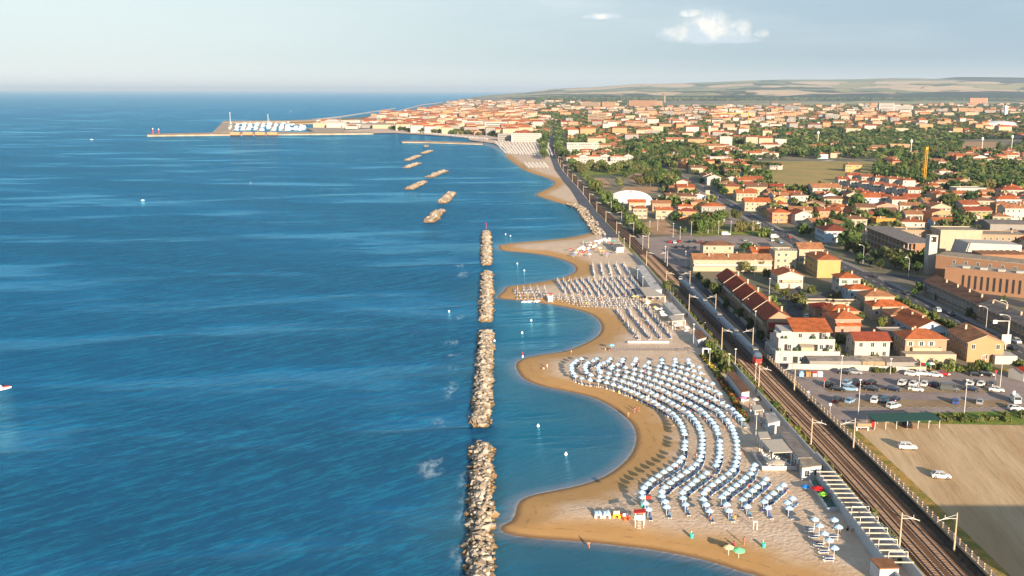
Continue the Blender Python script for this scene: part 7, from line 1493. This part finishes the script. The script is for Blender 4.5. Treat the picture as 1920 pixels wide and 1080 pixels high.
# ------------------------------------------------------------------ people
m_skin = mat('skin', (.40, .20, .12), .6)
def body(pose):
    J = {'stand': dict(pel=(0, 0, .92), che=(0, .02, 1.28), nk=(0, .01, 1.46), hd=(0, .03, 1.56), tp=(0, .03, 1.70), sl=(-.18, 0, 1.40), el=(-.25, .0, 1.12), hl=(-.27, .10, .88), sr=(.18, 0, 1.40), er=(.26, 0, 1.12), hr=(.28, .10, .88), kl=(-.11, .02, .48), fl=(-.12, 0, .07), kr=(.12, .02, .48), fr=(.13, 0, .07)),
         'walk': dict(pel=(0, 0, .90), che=(0, .04, 1.26), nk=(0, .05, 1.44), hd=(0, .08, 1.54), tp=(0, .08, 1.68), sl=(-.18, .03, 1.38), el=(-.24, -.10, 1.14), hl=(-.25, -.05, .90), sr=(.18, .03, 1.38), er=(.24, .16, 1.14), hr=(.24, .32, 1.0), kl=(-.10, .20, .50), fl=(-.11, .28, .09), kr=(.11, -.06, .48), fr=(.12, -.30, .12)),
         'sit': dict(pel=(0, 0, .16), che=(0, -.06, .52), nk=(0, -.05, .70), hd=(0, -.02, .80), tp=(0, -.02, .94), sl=(-.18, -.05, .64), el=(-.24, .08, .42), hl=(-.16, .28, .40), sr=(.18, -.05, .64), er=(.24, .08, .42), hr=(.16, .28, .40), kl=(-.12, .38, .42), fl=(-.12, .62, .06), kr=(.12, .38, .42), fr=(.12, .62, .06))}[pose]
    names = list(J); E = [('pel', 'che'), ('che', 'nk'), ('nk', 'hd'), ('hd', 'tp'), ('che', 'sl'), ('sl', 'el'), ('el', 'hl'), ('che', 'sr'), ('sr', 'er'), ('er', 'hr'), ('pel', 'kl'), ('kl', 'fl'), ('pel', 'kr'), ('kr', 'fr')]
    V = [J[n] for n in names]; rr = dict(pel=.15, che=.16, nk=.055, hd=.10, tp=.075, sl=.06, el=.045, hl=.035, sr=.06, er=.045, hr=.035, kl=.07, fl=.045, kr=.07, fr=.045); ix = {n: i for i, n in enumerate(names)}; EE = [(ix[a], ix[b]) for a, b in E]
    for f, k in (('fl', 1), ('fr', 1)):    # feet
        V.append((J[f][0], J[f][1] + .17, .04)); names.append('t' + f); rr['t' + f] = .035; EE.append((ix[f], len(V) - 1))
    for h_, s_ in (('hl', -1), ('hr', 1)):    # a palm, four fingers and a thumb
        b0 = Vector(J[h_]); fw = (b0 - Vector(J['el' if h_ == 'hl' else 'er'])).normalized(); sd_ = Vector((0, 1, 0)); V.append(tuple(b0 + fw * .07)); names.append('p' + h_); rr['p' + h_] = .032; pi_ = len(V) - 1; EE.append((ix[h_], pi_))
        for q, ln in ((-1.5, .07), (-.5, .085), (.5, .08), (1.5, .06)): V.append(tuple(b0 + fw * (.08 + ln) + sd_ * q * .02)); names.append('g%s%s' % (h_, q)); rr[names[-1]] = .009; EE.append((pi_, len(V) - 1))
        V.append(tuple(b0 + fw * .07 + sd_ * .06)); names.append('th' + h_); rr[names[-1]] = .010; EE.append((ix[h_], len(V) - 1))
    me = bpy.data.meshes.new('b'); me.from_pydata(V, EE, []); o = bpy.data.objects.new('b', me); COL.objects.link(o); m = o.modifiers.new('s', 'SKIN'); o.modifiers.new('u', 'SUBSURF').levels = 1
    for i, n in enumerate(names): r = rr[n]; me.skin_vertices[0].data[i].radius = (r * (1.15 if n in ('pel', 'che') else 1), r * (.75 if n in ('pel', 'che') else 1)); 
    me.skin_vertices[0].data[0].use_root = True
    bpy.context.view_layer.update(); ev = o.evaluated_get(bpy.context.evaluated_depsgraph_get()); r_ = bpy.data.meshes.new_from_object(ev); r_.materials.clear(); r_.materials.append(m_skin); r_.name = 'body'; bpy.data.objects.remove(o); return r_, J
BD = {k: body(k) for k in ('stand', 'walk', 'sit')}; PPL = []; CLO_ = {}
def person(u, v, pose, top, low, lab, rz=0, s=1.0, at=None):
    x, y = at or G(u, v, .9); z = zb(x, y) if (x < 66) else LZ; me, J = BD[pose]; t = thing('person', lab, 'person', (x, y, z), rz); t.scale = (s, s, s); b_ = link('body', me, t)
    def cm(c_): return M_('cl%d_%d_%d' % c_, c_)
    if low: link('shorts', MB().lathe([(.125, -.16), (.185, -.05), (.175, .1), (.15, .14)], 10, J['pel']).mesh('shorts', cm(low)), t)
    if top: link('shirt', MB().lathe([(.165, -.30), (.185, -.1), (.205, .06), (.12, .17)], 10, J['che']).mesh('shirt', cm(top)), t)
    link('hair', MB().lathe([(.115, -.04), (.13, .05), (.09, .13), (.01, .16)], 8, (J['hd'][0], J['hd'][1] - .02, J['hd'][2] + .02)).mesh('hair', cm((50, 32, 22))), t); PPL.append(t); return t
for q in [(1104, 1019, 'walk', None, (200, 80, 60), 'person in red shorts walking along the near water edge', -.3), (1071, 661, 'stand', None, (220, 220, 215), 'person standing at the water edge near the buoy', 2.0), (1178, 777, 'stand', (215, 120, 90), None, 'person in a coral top standing by the second bay', .5), (1190, 771, 'stand', None, (60, 60, 120), 'person in navy shorts beside the coral-topped one', 2.5), (1198, 770, 'walk', (210, 90, 80), (60, 60, 80), 'person in red top walking up from the second bay', 1.0), (1135, 655, 'sit', None, (220, 190, 60), 'person sitting by the dividing fence, left one', .4), (1143, 657, 'sit', (200, 80, 60), None, 'person sitting by the dividing fence, right one', 2.8), (1026, 690, 'stand', (235, 235, 235), (230, 230, 230), 'person in white standing on the sand spit', 1.2), (1019, 691, 'sit', (230, 225, 220), None, 'person in white sitting on the sand spit', 1.2),
          (1376, 1020, 'sit', (160, 40, 90), (30, 30, 40), 'person in purple sitting between the coloured parasols', .2), (1361, 1022, 'sit', (190, 40, 60), None, 'person in red sitting left of the cream parasol', 1.0), (1395, 1019, 'stand', None, (210, 90, 50), 'person in orange standing right of the mint parasol', 2.0), (1589, 995, 'sit', (60, 20, 30), (20, 20, 30), 'person in dark clothes sitting in the wall shade', .5), (1603, 996, 'sit', (150, 50, 50), None, 'person in red sitting in the wall shade', 1.8), (1575, 1000, 'stand', (225, 225, 220), (150, 60, 120), 'person in white bending over the loungers by the wall', 1.5), (1555, 941, 'stand', (160, 50, 60), (40, 40, 60), 'person in red inside the playground', 1.1),
          (1478, 868, 'stand', (210, 90, 60), (40, 40, 60), 'person in orange at the bar entrance', .5), (1490, 873, 'stand', (240, 240, 240), (150, 40, 50), 'person in white shirt in front of the bar', 2.5), (1488, 882, 'walk', (170, 40, 50), (60, 40, 40), 'person in dark red walking in front of the bar', .7), (1495, 884, 'stand', (200, 80, 70), (30, 30, 30), 'person in coral in front of the bar', 1.9), (1445, 873, 'sit', (120, 60, 40), (40, 30, 30), 'person in brown sitting on the bar terrace', 1.0), (1432, 787, 'stand', (180, 50, 60), (30, 40, 60), 'person in red by the far bar canopy', .9), (1427, 800, 'stand', (230, 225, 220), (160, 50, 50), 'person in white by the white deck screen', .2), (1405, 768, 'stand', (60, 60, 80), (180, 40, 40), 'person in dark top near the pink parasol', .2),
          (1322, 612, 'stand', (235, 235, 230), (60, 60, 60), 'person in white on the lane beside the far hut', .5), (1338, 673, 'stand', (240, 235, 230), (90, 90, 90), 'person in white in the shaded garden, far one', .5), (1344, 681, 'stand', (230, 230, 230), (40, 40, 50), 'person in white in the shaded garden, near one', .5)]: person(*q)
inf = [s_ for s_ in gapless]; rr_ = random.Random(4); CN = {(200, 60, 50): 'red', (230, 190, 60): 'yellow', (220, 120, 80): 'orange', (60, 60, 90): 'navy', (235, 235, 230): 'white'}
for k in range(46):
    s_ = rr_.choice(inf); c_ = rr_.choice(list(CN)); at = (s_[2] + rr_.uniform(-1.2, 1.2), s_[3] + rr_.uniform(-1.2, 1.2)); ps = rr_.choice(['sit', 'sit', 'stand', 'walk']); person(0, 0, ps, c_ if rr_.random() < .6 else None, c_, 'person in %s %s among the pale blue umbrellas' % (CN[c_], {'sit': 'sitting', 'stand': 'standing', 'walk': 'walking'}[ps]), rr_.uniform(0, 6), rr_.choice([1, 1, .75]), at)
for k in range(44):
    q = rr_.choice(closed); c_ = rr_.choice(list(CN)); ps = rr_.choice(['sit', 'stand', 'walk']); person(0, 0, ps, c_ if rr_.random() < .5 else None, c_, 'person in %s %s on the second beach' % (CN[c_], {'sit': 'sitting', 'stand': 'standing', 'walk': 'walking'}[ps]), rr_.uniform(0, 6), 1, (q[1] + rr_.uniform(-2, 2), q[0] + rr_.uniform(-2, 2)))
single_out(PPL, 'y')
# ------------------------------------------------------------------ boats
x, y = G(2, 731, 0); t = thing('rowing_boat', 'red and white boat at the left edge of the sea', 'boat', (x, y, 0), R(35)); hull(5.5, 1.8, .55).build('hull', m_wframe, t); MB().box(-1.5, -.7, .8, .2, .7, 1.3).build('cabin', m_wframe, t); MB().box(.6, -.5, .82, 2.2, .5, .95).build('foredeck', m_redc, t); person(0, 0, 'sit', (180, 40, 40), (30, 30, 40), 'person in red sitting in the boat at the left edge', 1.2, 1, (x - 1.5, y - 1)).location.z = .8
BT = []
HM = [hull(9, 2.8, 1.2).mesh('hull', m_wframe), hull(9, 2.8, 1.2).mesh('hull', mat('boat_hull_blue', (.10, .16, .28), .4))]; CABM = MB().box(-2.2, -1, 1.2, 1.0, 1, 2.3).mesh('cabin', m_wframe); MSTM = MB().tube([(.5, 0, 1.2), (.5, 0, 10)], .05, 4).tube([(.5, 0, 2.4), (-3.6, 0, 2.5)], .1, 4).mesh('mast', m_wframe)
def boat(x, y, z, rz, lab, s=1, sail=True, grp=None):
    t = thing('sailing_boat' if sail else 'motor_boat', lab, 'boat', (x, y, z), rz, grp); t.scale = (s, s, s); link('hull', HM[0] if rnd.random() < .85 else HM[1], t); link('cabin', CABM, t)
    if sail: link('mast', MSTM, t)
    BT.append(t); return t
# harbour: moles, quays and the marina
m_mole = fm('mole_stone', (.40, .32, .24), (.30, .22, .15), .05); m_quay = fm('quay', (.33, .27, .21), (.40, .33, .26), .03)
def slab(name, pts, h_, m, lab, cat, z0=-1.0): s = MB().prism([G(u, v, h_) for u, v in pts], z0, h_); return tag(s.build(name, m), lab, cat)
slab('harbour_mole', [(276, 250.8), (385, 248.8), (400, 248), (640, 246.6), (700, 246.8), (700, 249.5), (640, 250.3), (400, 252), (276, 253.5)], 2.5, m_mole, 'long straight harbour mole of tan stone reaching out to sea', 'harbour mole')
slab('quay', [(398, 248), (401, 245), (418, 229), (442, 228), (432, 247)], 2.0, m_quay, 'paved quay slope at the head of the marina', 'quay')
slab('harbour_mole', [(416, 229.5), (420, 226.6), (545, 225.5), (640, 222), (640, 223.8), (546, 227.5), (432, 228.8)], 3.0, m_mole, 'outer curved mole behind the marina', 'harbour mole')
slab('quay', [(540, 227.5), (640, 224.5), (648, 230), (580, 231), (545, 232)], 2.0, fm('ochre_ground', (.38, .24, .10), (.33, .22, .12), .01), 'ochre filled ground between the marina and the town', 'quay')
for k in range(5): slab('pontoon', [(440 + 24 * k, 230.5), (443 + 24 * k, 230.5), (438 + 24 * k, 245), (434 + 24 * k, 245)], 1.0, m_quay, 'narrow marina pontoon with moored boats, %s from left' % ordw(k + 1), 'pontoon')
for k in range(5):
    for j in range(13):
        v = 231 + j * 1.08
        for sg in (-1, 1):
            if rnd.random() < .12: continue
            x, y = G(441 + 24 * k - (v - 230) * .33 + sg * rnd.uniform(4.5, 7.5), v + rnd.uniform(-.4, .4), 0); boat(x, y, 0, rnd.choice([0, math.pi]) + rnd.uniform(-.2, .2), 'white boat moored in the marina', rnd.choice([.7, .9, 1.2]), rnd.random() < .5, 'boats moored in the marina')
for k in range(46): x, y = G(rnd.uniform(536, 572), rnd.uniform(233, 245), 0); boat(x, y, 0, rnd.uniform(0, 6), 'small white boat at the marina mouth', 1.0, False, 'boats moored in the marina')
for u, v, lab in ((172, 262, 'small white motor boat far out on the sea'), (545, 209, 'tiny white sail boat beyond the marina'), (268, 376, 'tiny dark boat on the middle of the sea')): x, y = G(u, v, 0); boat(x, y, 0, .3, lab, {172: .5, 545: .8, 268: .3}[u], 'sail' in lab)
for k in range(16): u, v = rnd.uniform(1088, 1142), 0; v = 470 - (u - 1088) * .42 + rnd.uniform(-4, 4); x, y = G(u, v); boat(x, y, zb(x, y), rnd.uniform(0, 3), 'small white sailing dinghy stored on the third beach', .42, rnd.random() < .6, 'dinghies on the third beach')
single_out(BT)
for u, v, h_, lab in ((287, 251, 9, 'red harbour light tower at the tip of the mole'), (298, 250, 7, 'white harbour light pole behind the red tower'), (432, 232, 26, 'tall white mast at the marina quay'), (503, 233, 22, 'twin travel lift mast in the marina')):
    x, y = G(u, v, 2.4); t = thing('harbour_light', lab, 'harbour mast', (x, y, 2.4)); MB().tube([(0, 0, 0), (0, 0, h_)], [1.0, .6] if 'red' in lab else [.5, .3], 8).build('shaft', m_redc if 'red' in lab else m_wframe, t); MB().lathe([(.9, 0), (.9, 1.2), (.1, 2)], 8).xf((0, 0, h_)).build('lantern', m_wframe, t)
for k, u in enumerate((442, 466, 489, 512)): x, y = G(u, 253.5, 1); t = thing('fishing_hut', 'rust-brown fishing hut on stilts on the mole, %s from left' % ordw(k + 1), 'fishing hut', (x, y, 0)); MB().box(-9, -6, 1.5, 9, 2, 7).build('hut', WALL['salmon'], t); [MB().box(X - .5, -5, -2, X + .5, -4, 1.5).build('stilt', m_dark, t) for X in (-7, 0, 7)]
slab('quay', [(428, 229.5), (560, 228), (562, 229.6), (430, 231)], 1.8, m_quay, 'narrow quay along the back of the marina', 'quay')
slab('quay', [(575, 240), (640, 238.5), (648, 247), (590, 247.5)], 2.2, m_quay, 'paved harbour quay at the root of the long mole', 'quay')
slab('groyne', [(752, 264.2), (800, 263.8), (905, 267.3), (905, 269.8), (800, 266.6), (754, 266.2)], 1.6, m_mole, 'long thin stone groyne reaching left from the far beach', 'groyne')
slab('breakwater', [(585, 223.2), (640, 217.5), (742, 202), (742, 203), (640, 219), (585, 224.8)], 2.0, mat('far_breakwater', (.42, .40, .38), .9), 'far pale breakwater line beyond the harbour', 'breakwater')
slab('breakwater', [(730, 211.5), (790, 196), (830, 191), (830, 192), (790, 197.3), (730, 213)], 1.0, m_far_sand, 'farthest pale shore line beyond the harbour', 'breakwater')
# harbour and sea front buildings
hr = random.Random(21); HB = []
for k in range(46):
    u = hr.uniform(596, 760); v = float(np.interp(u, [596, 640, 700, 760], [238, 240, 239, 240])) + hr.uniform(-11, 2) * (1 if u > 650 else .5)
    if v < np.interp(u, [596, 640, 700, 760], [234, 226, 220, 212]): continue
    w_ = hr.uniform(16, 46); x, y = G(u, v); HB.append(house(x, y, w_, hr.uniform(14, 30), hr.uniform(5, 13), hr.choice(['flat', 'flat', 'gx', 'hip']), hr.choice(['white', 'white', 'cream', 'grey', 'tan']), hr.choice(['white', 'flat', 'orange', 'rust', 'grey']), label='%s on the harbour front' % hr.choice(['pale flat harbour shed', 'white harbour building', 'low cream harbour house']), name='harbour_building', cat='harbour building', wins=False, chim=0, rs=hr))
for u, v, w_, h_, wl, rk, lab in ((886, 246, 42, 20, 'white', 'flat', 'long white sea front hotel with blue balconies'), (930, 251, 44, 22, 'white', 'flat', 'white sea front hotel with stepped balconies'), (987, 266, 50, 13, 'white', 'flat', 'broad white hall before the railway'), (952, 264, 34, 11, 'grey', 'flat', 'dark blue glass block beside the broad white hall'), (1060, 190, 1, 1, 'white', 'flat', ''), (1205, 202, 140, 36, 'brick', 'flat', 'big brick block on the skyline of the town'), (1225, 202, 90, 34, 'tan', 'flat', 'tan tower block right of the brick one'), (1142, 206, 60, 34, 'peach', 'flat', 'peach tower block on the town skyline'), (1108, 203, 90, 28, 'tan', 'flat', 'tan tower block on the town skyline'), (1112, 234, 26, 26, 'tan', 'flat', 'left of the twin round-cornered tower blocks'), (1127, 234, 26, 28, 'tan', 'flat', 'right of the twin round-cornered tower blocks'), (1345, 238, 26, 18, 'white', 'flat', 'white modern block in the middle of town'), (1270, 238, 30, 18, 'white', 'flat', 'white block left of the modern one'), (1662, 212, 60, 38, 'white', 'flat', 'large ribbed white block on the right skyline'), (1690, 212, 90, 28, 'white', 'flat', 'long white hospital wing right of the ribbed block'), (1835, 195, 120, 40, 'salmon', 'flat', 'wide salmon block on the far right skyline'), (1485, 212, 60, 26, 'grey', 'flat', 'grey block in a row on the right skyline'), (1820, 215, 90, 22, 'peach', 'flat', 'long peach block on the right skyline')):
    if not lab: continue
    x, y = G(u, v); HB.append(house(x, y, w_, 16, h_, rk, wl, 'flat', label=lab, name='apartment_block', cat='tower block', wins=False, chim=1, rs=hr)); t = HB[-1]
    fl = max(2, int(h_ / 3.2)); fw = max(2, min(7, int(w_ / 7)))
    for q in range(min(fl, 7)):
        z = h_ * (q + .55) / min(fl, 7); MB().box(-w_ * .45, -8.12, z - h_ * .03, w_ * .45, -8.0, z + h_ * .03).build('window_band', m_glass if 'brick' not in lab else m_shut, t)
single_out(HB)
for u, v, r_, h_, col, lab in ((1838, 240, 40, 15, m_dome, 'white sports dome, left of the two far right domes'), (1872, 240, 48, 17, m_dome, 'white sports dome, right of the two far right domes'), (1846, 243, 34, 9, mat('dome_teal', (.02, .20, .16), .6), 'teal green dome before the white ones')):
    x, y = G(u, v); t = thing('sports_dome', lab, 'dome', (x, y, LZ)); MB().lathe([(r_, 0), (r_ * .93, h_ * .4), (r_ * .7, h_ * .78), (r_ * .35, h_ * .96), (.1, h_)], 24).build('membrane', col, t, True); MB().box(-5, -r_ - 2, 0, 5, -r_ + 4, 4).build('entrance', m_wframe, t)
x, y = G(1885, 219); t = thing('water_tower', 'tall white tower on the right skyline', 'water tower', (x, y, LZ)); MB().box(-4.5, -5, 0, -.5, 5, 38).build('shaft', m_wframe, t); MB().box(.5, -5, 0, 4.5, 5, 36).build('shaft', m_wframe, t); MB().box(-.5, -3, 0, .5, 3, 34).build('link', WALL['grey'], t)
x, y = G(1246, 192); t = thing('tower', 'slim tan tower rising over the wood', 'tower', (x, y, LZ)); MB().tube([(0, 0, 0), (0, 0, 62)], [7, 6], 8).build('shaft', WALL['tan'], t); MB().lathe([(16, 0), (20, 5), (16, 10), (.1, 14)], 12).xf((0, 0, 55)).build('head', WALL['tan'], t)
x, y = G(1402, 240); t = thing('tower_crane', 'distant tower crane with long yellow jib', 'crane', (x, y, LZ)); MB().tube([(0, 0, 0), (0, 0, 34)], .9, 4).build('mast', m_cr, t); MB().box(-70, -.8, 33, 14, .8, 34.6).build('jib', m_cr, t)
for k in range(9):
    u = (1074, 1200, 1330, 1460, 1533, 1478, 1840, 1707, 1896)[k]; v = (210, 235, 262, 180, 275, 178, 290, 296, 285)[k]; x, y = G(u, v); t = thing('antenna_mast', 'thin antenna mast above the town roofs', 'antenna', (x, y, LZ)); MB().tube([(0, 0, 0), (0, 0, 24 if v > 200 else 60)], .4 if v > 200 else 2.0, 5).build('mast', m_lamp, t); MB().box(-1.2, -.4, 20 if v > 200 else 50, 1.2, .4, 23 if v > 200 else 58).build('antenna', m_wframe, t)
single_out([o for o in sc.objects if o.get('category') == 'antenna'])
bpy.context.view_layer.update()
